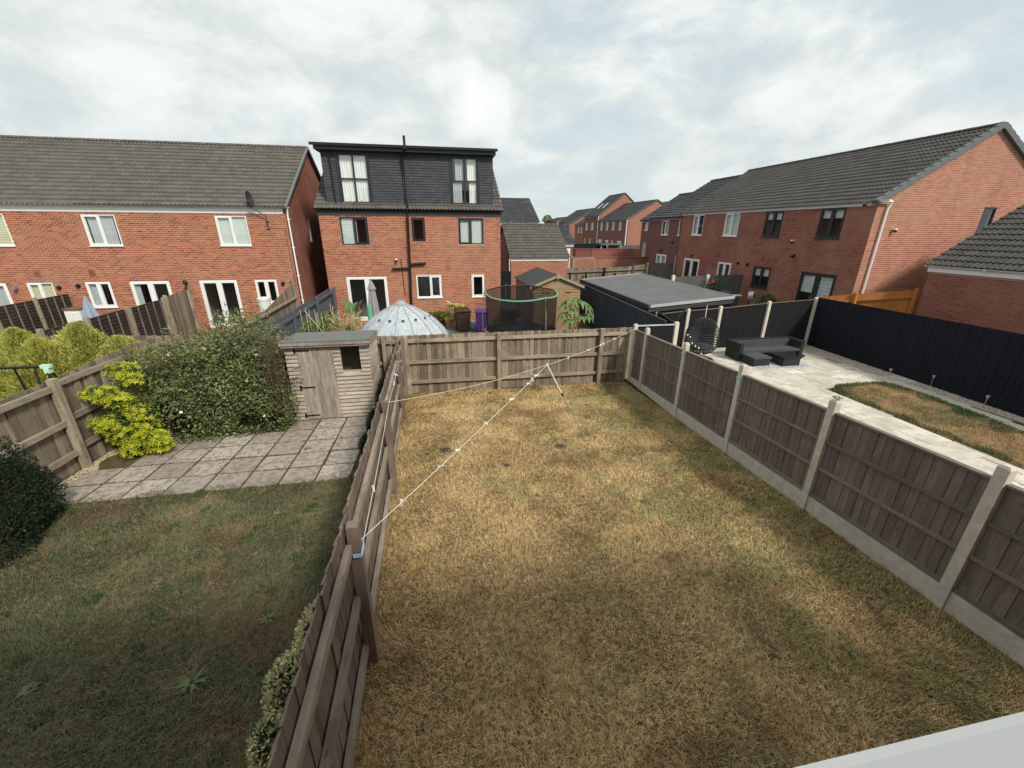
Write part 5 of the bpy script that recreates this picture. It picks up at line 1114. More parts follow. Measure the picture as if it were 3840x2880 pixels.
grass('left_lawn', -6.9, -.98, 1.0, 7.1, 190000, 'green_grass', (.035, .085), .0045, 1.1, lambda x, y: (y < 6.93+.08*np.sin(x*6)) & (x > -6.9), seed=4.)
def rlawn(x, y):
    xr = 13.45-np.maximum(0, 8.2-y)*.14; xr = np.minimum(xr, 13.6-np.maximum(0, y-8.9)*.5); xl = 11.12+np.maximum(0, y-9.2)*1.1
    return (x > xl) & (x < xr) & (y < 9.62)
rs = MB(); pts = [(11.1, .5), (11.12, 9.2), (11.35, 9.42), (12.2, 9.6), (13.0, 9.62), (13.35, 9.2), (13.44, 8.2), (12.4, .5)]
rs.prism([(x, y, -.355) for x, y in pts], (0, 0, .03)); o = rs.part('right_lawn_soil', 'right_grass', None, (0, 0, 0)); o['kind'] = 'structure'
def redge(x, y):
    xr = np.minimum(13.45-np.maximum(0, 8.2-y)*.14, 13.6-np.maximum(0, y-8.9)*.5); xl = 11.12+np.maximum(0, y-9.2)*1.1; w_ = .22+.14*np.sin(y*7)
    return rlawn(x, y) & ((x-xl < w_*.8) | (xr-x < w_*1.5) | (9.62-y < .2))
M['edge_grass'] = grassmat('lush_grass', (.12, .19, .07), (.08, .13, .05), (.05, .10, .04), (.16, .16, .07), .5)
grass('right_lawn_edge', 11.0, 13.7, 3.0, 9.62, 60000, 'edge_grass', (.06, .13), .005, 1., redge, zf=lambda y: -.33, seed=8., flat=.9)
TF = np.stack([RNG.uniform(-.7, 5.4, 60), RNG.uniform(1.2, 11, 60), RNG.uniform(.02, .07, 60)], 1)
def tufts(x, y):
    k = np.zeros(len(x), bool)
    for tx, ty, tr_ in TF: k |= ((x-tx)**2+(y-ty)**2 < tr_**2)
    return k
grass('lawn_tufts', -.8, 5.5, 1.2, 11.0, 260000, 'edge_grass', (.03, .07), .0045, 1., tufts, seed=2., flat=.9)
TF = np.stack([RNG.uniform(-6.5, -1.2, 150), RNG.uniform(1.2, 6.9, 150), RNG.uniform(.03, .10, 150)], 1)
grass('left_lawn_tufts', -6.6, -1.1, 1.2, 6.9, 260000, 'edge_grass', (.03, .08), .0045, 1., tufts, seed=2., flat=.9)
grass('right_lawn', 11.05, 13.6, 3.0, 9.62, 60000, 'right_grass', (.04, .10), .004, 1., rlawn, zf=lambda y: -.33, seed=8., flat=.7)
b = MB()
for bx_, by_, br in BARE:
    b.lathe([(.005, .03), (br*.5, .022), (br*1.1, -.003)], (bx_, by_, G(by_)+.003), 10)
o = b.part('molehills', 'soil', None, (0, 0, 0)); o['kind'] = 'stuff'

# ================================================================== OLD SHED
sh_ = thing('garden_shed', 'small weathered pent shed with grey felt roof on the old patio', 'shed', (-2.62, 10.5, G(10)))
x0, x1, yf, yb_, zb_, zt_ = -3.56, -1.70, 9.92, 11.12, -.40, 1.50
def clad_h(root, pl, u0, u1, z0, z1, holes, m, w=.098, name='cladding_board'):
    k = 0; z = z0
    while z < z1-.01:
        iv = [(u0, u1)]
        for h in holes:
            if h[2] < z+w*.8 and h[3] > z+w*.2: iv = [q for a, b in iv for q in ((a, min(b, h[0])), (max(a, h[1]), b)) if q[1]-q[0] > .02]
        for a, c in iv:
            key = ('ch', round(c-a, 3), round(w, 3), m)
            if key not in BM:
                b = MB(); L = c-a; e = .008; zz = min(w, w); b.add([(-.028, -.001, 0), (-.010, -.001, zz), (.0, -.001, zz), (.0, -.001, 0), (-.028, -.001, L), (-.010, -.001, L), (.0, -.001, L), (.0, -.001, 0)][:0], [])
                # profile in (x=out,y=up), length along local z
                pr = [(0, 0), (.040, .004), (.038, .022), (.008, zz-.002), (0, zz)]
                b.prism([(p_[0], p_[1], 0) for p_ in pr], (0, 0, L)); BM[key] = b.mesh('cladding_board', m)
            rot = Matrix((pl.n, Vector((0, 0, 1)), pl.n.cross(Vector((0, 0, 1))))).transposed(); zl = pl.n.cross(Vector((0, 0, 1)))
            st = a if zl.dot(pl.u) > 0 else c
            put(name, BM[key], root, pl(st, .0, z), rot.to_quaternion())
        z += w
clad_h(sh_, FRONT(yf), x0, x1, zb_, zt_-.08, [(-3.30, -2.51, -1, 1.44), (-2.34, -1.91, .83, 1.41)], 'wood_shedh')
clad_h(sh_, RSIDE(x1), yf, yb_, zb_, zt_-.06, [], 'wood_shedh')
b = MB(); b.box(x0, x0+.03, yf+.01, yb_, zb_, zt_-.02); b.box(x0, x1, yb_-.03, yb_, zb_, zt_-.12); b.box(x0+.001, -3.31, yf+.004, yf+.03, zb_, zt_); b.box(-2.5, -2.35, yf+.004, yf+.03, zb_, zt_); b.box(-1.9, x1-.002, yf+.004, yf+.03, zb_, zt_); b.box(-2.35, -1.9, yf+.004, yf+.03, zb_, .82); b.box(-2.35, -1.9, yf+.004, yf+.03, 1.42, zt_); b.box(x1-.03, x1-.002, yf+.03, yb_-.03, zb_, zt_-.06)
b.part('frame', 'wood_shedh', sh_)
MB().box(x0-.01, x1+.01, yf-.03, yf+.0, 1.405, 1.50).part('head_board', 'wood_shed', sh_)
n = 7; wd = .79/n
dbm = MB().box(0, wd-.005, -.02, 0, 0, 1.80).mesh('door_board', 'wood_shed')
for i in range(n): put('door_board', dbm, sh_, (-3.30+i*wd, yf-.012-.004*(i % 2), -.385))
for z in (1.34, .43, -.30):
    b = MB(); b.box(-3.34, -3.02, yf-.05, yf-.04, z, z+.028); b.box(-3.36, -3.32, yf-.05, yf-.03, z-.045, z+.07); b.part('hinge', 'black_plastic', sh_)
MB().add([(-2.34, yf-.003, .83), (-1.91, yf-.003, .83), (-1.91, yf-.003, 1.41), (-2.34, yf-.003, 1.41)], [(0, 1, 2, 3)]).part('pane', 'glass_clear', sh_)
b = MB(); b.add([(-3.4, 11.0, -.35), (-1.8, 11.0, -.35), (-1.8, 11.0, 1.4), (-3.4, 11.0, 1.4)], [(0, 1, 2, 3)]); b.part('interior', 'room', sh_)
MB().box(-2.5, -2.08, 10.5, 10.7, .2, .98).part('inner_panel', 'wood_tan', sh_)
RW = lambda x, y: 1.545 + (y-9.8)*-.075
b = MB(); b.prism([(x0-.07, 9.76, 1.60), (x0-.07, 11.16, 1.50), (x0-.07, 11.16, 1.475), (x0-.07, 9.76, 1.575)], (x1-x0+.14, 0, 0)); b.part('roof', 'felt', sh_)
b = MB(); b.box(x0-.06, x1+.06, 9.765, 9.79, 1.50, 1.598); b.box(x0-.03, x1+.03, 9.79, 9.81, 1.45, 1.53); b.part('fascia', 'wood_shed', sh_)
b = MB(); b.prism([(x1+.045, 9.79, 1.47), (x1+.045, 11.15, 1.37), (x1+.045, 11.15, 1.475), (x1+.045, 9.79, 1.575)], (.022, 0, 0)); b.part('side_fascia', 'wood_shed', sh_)
b = MB(); b.box(x0, x1, yf-.02, yb_, -.46, -.40); b.part('base', 'wood_shed', sh_)

# ================================================================== WASHING LINES
def sag(A, B, s=.0, n=14):
    A, B = Vector(A), Vector(B); return [A.lerp(B, t/n) + Vector((0, 0, -s*4*(t/n)*(1-t/n))) for t in range(n+1)]
AP = (2.15, 7.81, 1.40); PA = (-.83, 3.10, 1.40); PB = (-.90, 6.22, 1.44); PC = (-.98, 9.50, 1.10); PK = (5.66, 11.05, 1.30)
l1 = thing('washing_line', 'white washing line from the near fence post over the prop to the far corner', 'washing line', PA)
s1, s2 = sag(PA, AP, .02), sag(AP, PK, .06)
MB().tube(s1+s2[1:], .0036, 5).part('rope', 'white_rope', l1)
l2 = thing('washing_line', 'cream line crossing low from the second fence post to the prop top', 'washing line', PB); s3 = sag(PB, AP, .07); MB().tube(s3, .005, 5).part('rope', 'cream_rope', l2)
l3 = thing('washing_line', 'pale blue line strung along the left fence posts', 'washing line', (-.8, 3.1, 1.3)); s4 = sag((-.80, 3.10, 1.33), (-.86, 6.20, 1.42), .03); s5 = sag((-.86, 6.2, 1.42), PC, .02); MB().tube(s4+s5[1:], .0032, 5).part('rope', 'pale_rope', l3)
b = MB()
for z in (1.31, 1.325, 1.34): b.tube([(-.86, 3.03, z), (-.79, 3.03, z), (-.79, 3.17, z+.006), (-.86, 3.17, z)], .005, 5)
for z in (1.10, 1.115): b.tube([(-1.03, 9.47, z), (-.93, 9.47, z), (-.93, 9.6, z)], .005, 5)
b.part('knot', 'blue_rope', l3)
pr_ = thing('line_prop', 'slim two part prop pole leaning on the lawn under the washing line', 'prop', (3.03, 7.72, G(7.7)))
P0, P1 = Vector((3.03, 7.72, -.32)), Vector(AP)+Vector((-.02, 0, .03)); jm = P0.lerp(P1, .60)
MB().tube([P0, jm], .010, 8).part('lower_tube', 'metal', pr_); MB().tube([jm, P1], .013, 8).part('upper_tube', 'white_plastic', pr_); MB().tube([jm-(P1-P0)*.02, jm+(P1-P0)*.02], .02, 8).part('clamp', 'black_plastic', pr_)
pegm = [MB().box(-.035, .035, -.006, .0, -.008, .008).mesh('peg_half', 'peg'), MB().box(-.035, .035, .002, .008, -.008, .008).mesh('peg_half', 'peg')]
def at(poly, t):
    L = [(poly[i+1]-poly[i]).length for i in range(len(poly)-1)]; d = t*sum(L)
    for i, l in enumerate(L):
        if d <= l or i == len(L)-1: return poly[i].lerp(poly[i+1], d/l)
        d -= l
ords = ['first', 'second', 'third', 'fourth', 'fifth', 'sixth', 'seventh', 'eighth']
def peg(p, label, k):
    t = thing('clothes_peg', label, 'peg', tuple(p), 'white pegs on the washing lines')
    rz, ry = random.uniform(-.8, .8), random.uniform(-.6, .6) + (0 if k % 3 else 1.2)
    for q, m_ in enumerate(pegm): put('peg_half', m_, t, tuple(p), (random.uniform(-.2, .2), ry+(.1 if q else -.1), rz), (1.1, 1.1, 1.1))
for k, t in enumerate((.115, .251, .326, .476, .652, .792, .832, .877)): peg(at(s1, t), ords[k]+' white peg from the near post on the diagonal line', k)
for k, t in enumerate((.18, .388, .524, .56, .7)): peg(at(s2, t), ords[k]+' white peg beyond the prop towards the far corner', k)
peg(at(s4, .3), 'white peg on the blue line beside the nearest fence bay', 0)
for k, t in enumerate((.416, .624)): peg(at(s5, t), ords[k]+' white peg on the blue line before the far corner', k)

# ================================================================== FLAT ROOFED CABIN, SMALL SHED
cb_ = thing('garden_cabin', 'low brown timber cabin with large flat grey roof and pale metal edge', 'cabin', (9.6, 18.4, -.42))
cz = {'FL': (7.72, 14.20, 1.36), 'FR': (11.24, 14.20, 1.63), 'BR': (11.6, 22.7, 1.66), 'BL': (7.95, 22.7, 1.36)}
q = [cz[k] for k in ('FL', 'FR', 'BR', 'BL')]; MB().prism([(x, y, z-.06) for x, y, z in q], (0, 0, .06)).part('roof', 'epdm', cb_)
b = MB()
for A_, B_ in ((q[0], q[1]), (q[1], q[2]), (q[2], q[3])):
    A_, B_ = Vector(A_), Vector(B_); d = (B_-A_).normalized(); nn = Vector((d.y, -d.x, 0)); b.prism([tuple(A_+nn*.0+Vector((0, 0, -.07))), tuple(B_+Vector((0, 0, -.07))), tuple(B_+Vector((0, 0, .035))), tuple(A_+Vector((0, 0, .035)))], tuple(nn*.025))
b.part('roof_trim', 'zinc', cb_)
b = MB(); A_, B_ = Vector(q[0]), Vector(q[3]); b.prism([tuple(A_+Vector((-.03, -.03, -.07))), tuple(B_+Vector((-.03, 0, -.07))), tuple(B_+Vector((-.03, 0, .05))), tuple(A_+Vector((-.03, -.03, .05)))], (.09, 0, 0)); b.part('kerb', 'felt_dark', cb_)
MB().prism([(7.74, 14.22, 1.12), (11.24, 14.22, 1.38), (11.24, 14.22, 1.56), (7.74, 14.22, 1.30)], (0, .04, 0)).part('fascia', 'felt_dark', cb_)
MB().prism([(7.70, 14.25, 1.10), (7.93, 22.6, 1.10), (7.93, 22.6, 1.29), (7.70, 14.25, 1.29)], (.05, 0, 0)).part('side_fascia', 'wood_lap', cb_)
clad_h(cb_, FRONT(14.42), 7.95, 10.95, -.42, 1.33, [], 'wood_cabin', w=.14); b = MB(); b.box(7.95, 10.95, 14.43, 14.5, -.42, 1.2); b.box(7.95, 8.0, 14.5, 22.4, -.42, 1.25); b.box(10.9, 10.95, 14.5, 22.4, -.42, 1.4); b.box(8, 10.9, 22.35, 22.4, -.42, 1.3); b.part('wall', 'wood_cabin', cb_)
ts = thing('garden_shed', 'tan timber apex shed with double doors and dark felt roof', 'shed', (5.28, 20, -.42))
sx0, sx1, sy, sy1, ez, az = 4.15, 6.37, 18.05, 21.8, 1.62, 2.10
clad_h(ts, FRONT(sy), sx0, sx1, -.38, 1.62, [(4.60, 5.95, -1, 1.60)], 'wood_tan', w=.125)
b = MB(FRONT(sy)); b.prism([(sx0, 0, 1.62), (sx1, 0, 1.62), (5.27, 0, az-.03)], (0, -.03, 0)) if False else None
b = MB(); b.prism([(sx0+.03, sy, 1.60), (sx1-.03, sy, 1.60), (5.27, sy, az-.03)], (0, .03, 0)); b.box(sx0, sx1, sy+.002, sy+.03, -.4, 1.6); b.box(sx0, sx0+.03, sy+.03, sy1, -.4, 1.6); b.box(sx1-.03, sx1, sy+.03, sy1, -.4, 1.6); b.prism([(sx0, sy1, -.4), (sx1, sy1, -.4), (sx1, sy1, 1.6), (5.27, sy1, az-.03), (sx0, sy1, 1.6)], (0, .03, 0)); b.part('wall', 'wood_tan', ts)
k = 0
for z in (1.66, 1.78, 1.90):
    hw = (az-.06-z)/(az-1.62)*1.1; beam('cladding_board', (5.27-hw, sy-.012, z), (5.27+hw, sy-.012, z), .02, .118, 'wood_tan', ts)
clad_h(ts, SIDE(sx0), sy, sy1, -.38, 1.6, [], 'wood_tan', w=.125)
dm_ = MB().box(0, .106, -.022, 0, 0, 1.95).mesh('door_board', 'wood_tan')
for i in range(12): put('door_board', dm_, ts, (4.62+i*.111, sy-.014-.003*(i % 2), -.38))
MB().box(4.56, 5.99, sy-.04, sy-.02, 1.58, 1.63).part('door_head', 'wood_trim', ts)
for x in (4.62, 5.66):
    for z in (1.35, .1): MB().box(x, x+.3, sy-.05, sy-.04, z, z+.03).part('hinge', 'black_plastic', ts)
for sgn in (-1, 1):
    xe = 5.27+sgn*1.24; b = MB(); b.prism([(5.27, sy-.12, az+.06), (xe, sy-.12, ez-.02+.05), (xe, sy-.12, ez-.05+.05), (5.27, sy-.12, az+.03)], (0, sy1-sy+.2, 0)); b.part('roof', 'felt_dark', ts)
    b = MB(); b.prism([(5.27, sy-.15, az+.05), (xe, sy-.15, ez+.04), (xe, sy-.15, ez-.08), (5.27, sy-.15, az-.06)], (0, .03, 0)); b.part('bargeboard', 'wood_trim', ts)
MB().prism([(5.20, sy-.17, az+.08), (5.34, sy-.17, az+.08), (5.34, sy-.17, az-.06), (5.27, sy-.17, az-.16), (5.20, sy-.17, az-.06)], (0, .025, 0)).part('finial', 'wood_trim', ts)
for y in (19.4, 20.2): window(ts, SIDE(sx0-.06), y, y+.5, .9, 1.4, 'wood_trim', split=(0., 1.), sill=False, simple=True, fr=.04, depth=-.02)

# ================================================================== MIDDLE GARDEN
# clear dome cover
M['dome'] = None
m_, t_, b_ = mat('white_dome_fabric', .55, .3)
dv = mapping(t_, ocoord(t_), sc=(5., 5., .9)); dn_ = noise(t_, dv, 2.2, 7, .65, dist=.6)
setc(t_, b_, mix(t_, ramp(t_, dn_, [(.42, 0.), (.66, 1.)]), (.62, .68, .72), (.36, .41, .45))); bump(t_, b_, dn_, .5, .02)
tl = N(t_, 'ShaderNodeBsdfTranslucent'); tl.inputs[0].default_value = (.6, .68, .72, 1); ms_ = N(t_, 'ShaderNodeMixShader'); ms_.inputs[0].default_value = .25
t_.links.new(b_.outputs[0], ms_.inputs[1]); t_.links.new(tl.outputs[0], ms_.inputs[2]); t_.links.new(ms_.outputs[0], t_.nodes['Material Output'].inputs[0]); M['dome'] = m_
dm = thing('garden_dome', 'pale blue-white ribbed fabric dome shelter behind the old shed', 'dome', (-1.21, 13.9, -.42))
prof = [(.001, 1.80), (.10, 1.79), (.19, 1.71), (.50, 1.555), (.86, 1.355), (1.12, 1.14), (1.36, .87), (1.53, .58), (1.66, .2), (1.74, -.42)]
NG = 14; vs = []; fs = []; sub = 4; nn = NG*sub
for j, (r_, z) in enumerate(prof):
    for k in range(nn):
        ph = (k % sub)/sub; s_ = 1-.030*math.sin(math.pi*ph)*(r_ > .15); a = 2*math.pi*k/nn + .12
        vs.append((-1.21+r_*s_*math.cos(a), 13.9+r_*s_*math.sin(a), z-.012*math.sin(math.pi*ph)*(r_ > .15)))
    if j: fs += [((j-1)*nn+k, (j-1)*nn+(k+1) % nn, j*nn+(k+1) % nn, j*nn+k) for k in range(nn)]
MB().add(vs, fs).part('cover', 'dome', dm, smooth=True)
M['dome_rib'] = plain('grey_rib', (.30, .33, .36), .6)
for g in range(NG):
    a = 2*math.pi*g/NG+.12; MB().tube([(-1.21+r_*math.cos(a)*1.006, 13.9+r_*math.sin(a)*1.006, z+.004) for r_, z in prof[2:]], .014, 6).part('rib', 'dome_rib', dm)
MB().lathe([(.001, 1.83), (.11, 1.815), (.20, 1.73), (.205, 1.70)], (-1.21, 13.9, 0), 20).part('cap', 'dome_rib', dm)
for g in range(8, 14):
    a = 2*math.pi*(g+.5)/NG+.12; r_, z = .90, 1.33; c = Vector((-1.21+r_*math.cos(a), 13.9+r_*math.sin(a), z)); t = Vector((-math.sin(a), math.cos(a), 0)); dn2 = Vector((math.cos(a)*.6, math.sin(a)*.6, -.55)); b = MB()
    b.add([tuple(c-t*.06+Vector((0, 0, .01))), tuple(c+dn2*.06), tuple(c+t*.06+Vector((0, 0, .01))), tuple(c-dn2*.02+Vector((0, 0, .035)))], [(0, 1, 2, 3)]); b.tube([c+Vector((0, 0, .03)), c+dn2*.09], .008, 5); b.part('vent_flap', 'dark_metal', dm)
# bins
def bin_(label, x, y, m, w=.60, d=.68, H=1.02, rz=0., z0=-.415):
    t = thing('wheelie_bin', label, 'bin', (x, y, z0), None); r = Matrix.Rotation(rz, 4, 'Z')
    def T(b_, name, mm, smooth=False, par=None):
        b_.v = [tuple(r @ Vector(v)+Vector((x, y, z0))) for v in b_.v]; return b_.part(name, mm, par or t)
    b = MB(); wb, db = w*.80, d*.72; h1 = H*.86
    b.add([(-wb/2, -db/2, .05), (wb/2, -db/2, .05), (wb/2, db/2, .05), (-wb/2, db/2, .05), (-w*.47, -d*.45, h1), (w*.47, -d*.45, h1), (w*.47, d*.45, h1), (-w*.47, d*.45, h1)], [(0, 3, 2, 1), (0, 1, 5, 4), (1, 2, 6, 5), (2, 3, 7, 6), (3, 0, 4, 7), (4, 5, 6, 7)])
    b.box(-w*.38, w*.38, -d*.435, -d*.40, H*.60, H*.72)
    b.box(-w/2, w/2, -d*.48, d*.48, h1, h1+.045)
    T(b, 'body', m)
    b = MB(); z = h1+.046; b.add([(-w*.51, -d*.52, z), (w*.51, -d*.52, z), (w*.51, d*.46, z), (-w*.51, d*.46, z), (-w*.42, -d*.40, z+.05), (w*.42, -d*.40, z+.05), (w*.44, d*.44, z+.10), (-w*.44, d*.44, z+.10)], [(0, 3, 2, 1), (4, 5, 6, 7), (0, 1, 5, 4), (1, 2, 6, 5), (2, 3, 7, 6), (3, 0, 4, 7)]); b.box(-w*.08, w*.08, -d*.57, -d*.5, z, z+.02); T(b, 'lid', m)
    b = MB(); b.tube([(-w*.4, d*.5, z+.03), (w*.4, d*.5, z+.03)], .016, 8); T(b, 'handle', m)
    for s in (-1, 1):
        b = MB(); b.tube([(s*w*.44, d*.40, .10), (s*w*.36, d*.40, .10)], .10, 14); T(b, 'wheel', 'black_plastic')
    return t
bin_('dark brown wheelie bin left of the purple one', 1.08, 18.85, 'brown_plastic', .68, .72, 1.06, .12)
bin_('purple wheelie bin beside the trampoline', 1.93, 18.65, 'purple_plastic', .60, .66, 1.02, -.05)
bin_('black wheelie bin seen through the trampoline net with folded white paper on top', 3.22, 18.95, 'black_plastic', .66, .70, 1.0, .05)
bin_('low black storage bin seen through the right of the trampoline net', 4.55, 18.35, 'black_plastic', .68, .6, .66, -.1)
def crate(name, label, cat, x, y, z, w, d, h, m, rz=0.): 
    t = thing(name, label, cat, (x, y, z)); b = MB(); b.box(-w/2, w/2, -d/2, d/2, 0, h*.9); b.v = [tuple(Matrix.Rotation(rz, 3, 'Z') @ Vector(v)+Vector((x, y, z))) for v in b.v]; b.part('box', m, t)
    b = MB(); b.box(-w*.52, w*.52, -d*.52, d*.52, h*.9, h); b.v = [tuple(Matrix.Rotation(rz, 3, 'Z') @ Vector(v)+Vector((x, y, z))) for v in b.v]; b.part('lid', m, t); return t
crate('cardboard_box', 'white box on the paving between the two black bins', 'box', 3.92, 19.9, -.415, .36, .3, .28, 'white_plastic', .1)
def heap(name, label, cat, x, y, z, m, r=.2, h=.2, m2=None):
    t = thing(name, label, cat, (x, y, z)); b = MB(); nn = 12; vs = []
    for j in range(5):
        for k in range(nn):
            a = 2*math.pi*k/nn; rr = r*math.cos(j*.36)*(1+.25*math.sin(a*3+j)+.12*random.random()); vs.append((x+rr*math.cos(a), y+rr*.8*math.sin(a), z+h*math.sin(j*.38)*(1+.2*math.sin(a*2))))
    b.add(vs, [(j*nn+k, j*nn+(k+1) % nn, (j+1)*nn+(k+1) % nn, (j+1)*nn+k) for j in range(4) for k in range(nn)]+[tuple(range(4*nn, 5*nn))]); b.part('bag', m, t, smooth=True); return t
heap('plastic_bag', 'reddish brown crumpled bag right of the white box', 'bag', 4.35, 19.9, -.415, 'rust', .22, .22)
heap('plastic_bag', 'blue and white crumpled bag between brown and purple bins', 'bag', 1.53, 19.6, -.415, 'blue_cloth', .2, .28)
heap('plastic_bag', 'green crumpled bag right of the purple bin', 'bag', 2.38, 19.3, -.415, 'green_foam', .2, .35)
heap('cloth_pile', 'dark jumble against the wall behind the white box', 'clutter', 3.9, 20.5, -.415, 'dark_metal', .4, .5)
def pot(label, x, y, z, r, h, m='terracotta'):
    t = thing('plant_pot', label, 'plant pot', (x, y, z)); MB().lathe([(r*.65, 0), (r*.92, h*.8), (r*1.05, h*.8), (r*1.05, h), (r*.88, h), (r*.86, h*.9), (.001, h*.88)], (x, y, z), 20).part('pot', m, t)
    P_ = np.array([x, y, z+h])+RNG.normal(size=(240, 3))*np.array([r*.5, r*.5, h*.35])+np.array([0, 0, h*.45]); leafobj('foliage', P_, RNG.normal(size=P_.shape)+np.array([0, 0, 1]), .09, 'leaf_mid', t, .35); return t
pot('terracotta pot standing left of the brown bin', .47, 19.8, -.415, .21, .42); pot('terracotta pot with a straggly plant left of the dome', -3.45, 18.2, -.3, .2, .45)
# hosta with single large leaves
def bigleaf(L, w, droop=.5, q=6, fold=.12):
    b = MB(); vs = []
    for i in range(q+1):
        s = i/q; ww = w*math.sin(math.pi*min(1, s*.92+.06))**.8*.5; y = L*s; z = L*.35*s-L*droop*s*s
        vs += [(-ww, y, z+ww*fold*2), (0, y, z), (ww, y, z+ww*fold*2)]
    b.add(vs, [(3*i, 3*i+1, 3*i+4, 3*i+3) for i in range(q)]+[(3*i+1, 3*i+2, 3*i+5, 3*i+4) for i in range(q)]); return b
hl = bigleaf(.42, .22).mesh('leaf', 'leaf_hosta', smooth=True)
ho = thing('hosta_plant', 'pale yellow-green large leaved plant above the brown bin against the wall', 'plant', (.85, 20.3, -.42))
for k in range(26): put('leaf', hl, ho, (.85+random.uniform(-.3, .35), 20.25+random.uniform(-.2, .15), .28+random.uniform(-.15, .28)), (random.uniform(-.1, .9), random.uniform(-.3, .3), random.uniform(0, 6.28)))
stems(ho, (.85, 20.3, -.42), [(.6, 20.2, .4), (1.1, 20.2, .4), (.85, 20.1, .5)], .02)
shrub('low leafy green plants along the foot of the dormer house wall', [(-.1, 20.45, -.2, .75, .3, .42), (.35, 20.3, -.2, .4, .3, .35), (-1.9, 20.5, -.2, .3, .25, .55)], 4200, .09, 'leaf_mid', .6, z0=-.42, cat='plant')
# closed parasols
def parasol(label, x, y, zb, zt, m, r=.17, pole='dark_metal', low=None, flare=True):
    t = thing('parasol', label, 'parasol', (x, y, zb)); low = low if low is not None else zb+.75; H = zt-low; b = MB(); nn = 24; P_ = [(.02, zt), (.05, zt-.04*H), (r*.72, zt-.20*H), (r*.78, zt-.23*H), (r*.55, zt-.25*H), (r*.85, zt-.6*H), (r*1.05, zt-H)] if flare else [(.015, zt), (r*.35, zt-.3*H), (r*.8, zt-.75*H), (r, zt-H)]
    vs = [(x+rr*(1+.18*math.cos(k*math.pi/1.5))*math.cos(2*math.pi*k/nn), y+rr*(1+.18*math.cos(k*math.pi/1.5))*math.sin(2*math.pi*k/nn), z) for rr, z in P_ for k in range(nn)]
    b.add(vs, [(j*nn+k, j*nn+(k+1) % nn, (j+1)*nn+(k+1) % nn, (j+1)*nn+k) for j in range(len(P_)-1) for k in range(nn)]); b.part('canopy', m, t)
    MB().tube([(x, y, zb), (x, y, zt-.05)], .02, 8).part('pole', pole, t); MB().lathe([(.24, 0), (.24, .05), (.05, .10), (.001, .1)], (x, y, zb), 20).part('base', 'dark_metal', t); return t
parasol('closed lilac-grey parasol in front of the white patio doors', -2.76, 18.6, -.415, 1.97, 'grey_cloth', .20, low=.3)
gt_ = thing('foam_roll', 'mint green upright roll beside the closed lilac parasol', 'roll', (-2.85, 18.0, -.415)); MB().tube([(-2.85, 18.1, -.41), (-2.87, 18.1, 1.0)], .10, 16).part('roll', 'green_foam', gt_)
parasol('closed blue-grey parasol standing by the white cabinet on the left', -12.38, 17.2, -.42, 1.73, 'blue_cloth', .32, low=.45, flare=False)
parasol('closed dull purple parasol behind the flat-roofed cabin', 12.2, 25., -.37, 2.18, 'purple_cloth', .2, low=.5, flare=False)
wc = thing('cabinet', 'white storage cabinet with brown top between the lap panel fences', 'cabinet', (-12.9, 17.3, -.42)); b = MB(); b.box(-13.1, -12.62, 17.1, 17.6, -.42, 1.25); b.box(-13.06, -12.87, 17.08, 17.1, .1, 1.15); b.box(-12.85, -12.66, 17.08, 17.1, .1, 1.15); b.part('body', 'white_plastic', wc); MB().box(-13.14, -12.6, 17.06, 17.62, 1.25, 1.29).part('top', 'wood_cabin', wc)
wbt = thing('water_butt', 'white round tub peeping over the fence by the terrace kitchen window', 'tub', (-7.3, 19.2, -.42)); MB().lathe([(.2, 0), (.24, 1.55), (.26, 1.55), (.26, 1.66), (.2, 1.68), (.001, 1.70)], (-7.3, 19.2, -.42), 24).part('tub', 'white_plastic', wbt)
gl_ = thing('globe_light', 'dark green ball on the pale board fence post', 'lamp', (-10.6, 20.1, 1.7)); MB().lathe([(.001, .17), (.07, .14), (.10, .07), (.08, 0), (.03, -.03), (.03, -.2)], (-10.6, 20.12, 1.75), 14).part('globe', 'leaf_dark', gl_)
# bean rows
bn = thing('bean_plants', 'bed of climbing beans and dried stalks on tall canes behind the old shed', 'plants', (-3.9, 15, -.42))
BE = [(-4.35, 14.6, .35, .45, .7, .75), (-3.8, 15.2, .4, .5, .8, .85), (-3.2, 15.0, .2, .45, .6, .7), (-4.4, 15.8, .2, .5, .6, .7)]
P_, D_ = blobpts(BE, 5200, .5, 1.05); k_ = P_[:, 2] > -.4
leafobj('foliage', P_[k_], RNG.normal(size=P_[k_].shape)+np.array([0, -.4, .6]), RNG.uniform(.07, .13, k_.sum()), 'leaf_mid', bn, .75)
P_ = np.stack([RNG.uniform(-3.7, -2.7, 700), RNG.uniform(14, 15.6, 700), RNG.uniform(-.3, 1.3, 700)], 1); leafobj('dry_leaves', P_, RNG.normal(size=P_.shape)*.5+np.array([0, 0, .8]), .28, 'leaf_dry', bn, .08)
for k in range(14):
    x, y = random.uniform(-4.75, -2.85), random.uniform(14, 15.6); l = random.uniform(-.12, .12); MB().tube([(x, y, -.4), (x+l, y+l*.5, random.uniform(1.2, 1.62))], .009, 6).part('cane', 'cane', bn)
MB().tube([(-3.5, 13.9, .5), (-4.2, 14.0, 1.55)], .010, 6).part('cane', 'cane', bn)
bl_ = bigleaf(.5, .22, .2).mesh('leaf', 'leaf_fresh', smooth=True)
for k in range(5): put('leaf', bl_, bn, (-3.15+random.uniform(-.1, .1), 15.6, 1.1+random.uniform(-.2, .1)), (random.uniform(.6, 1.4), 0, random.uniform(-1.5, 1.5)))
for z in (.9, 1.2): put('leaf', bigleaf(.4, .2, .3).mesh('leaf', 'wood_cabin', smooth=True), bn, (-2.9, 15.9, z), (1., 0, -1.), label='dark red leaf at the right of the bean bed')
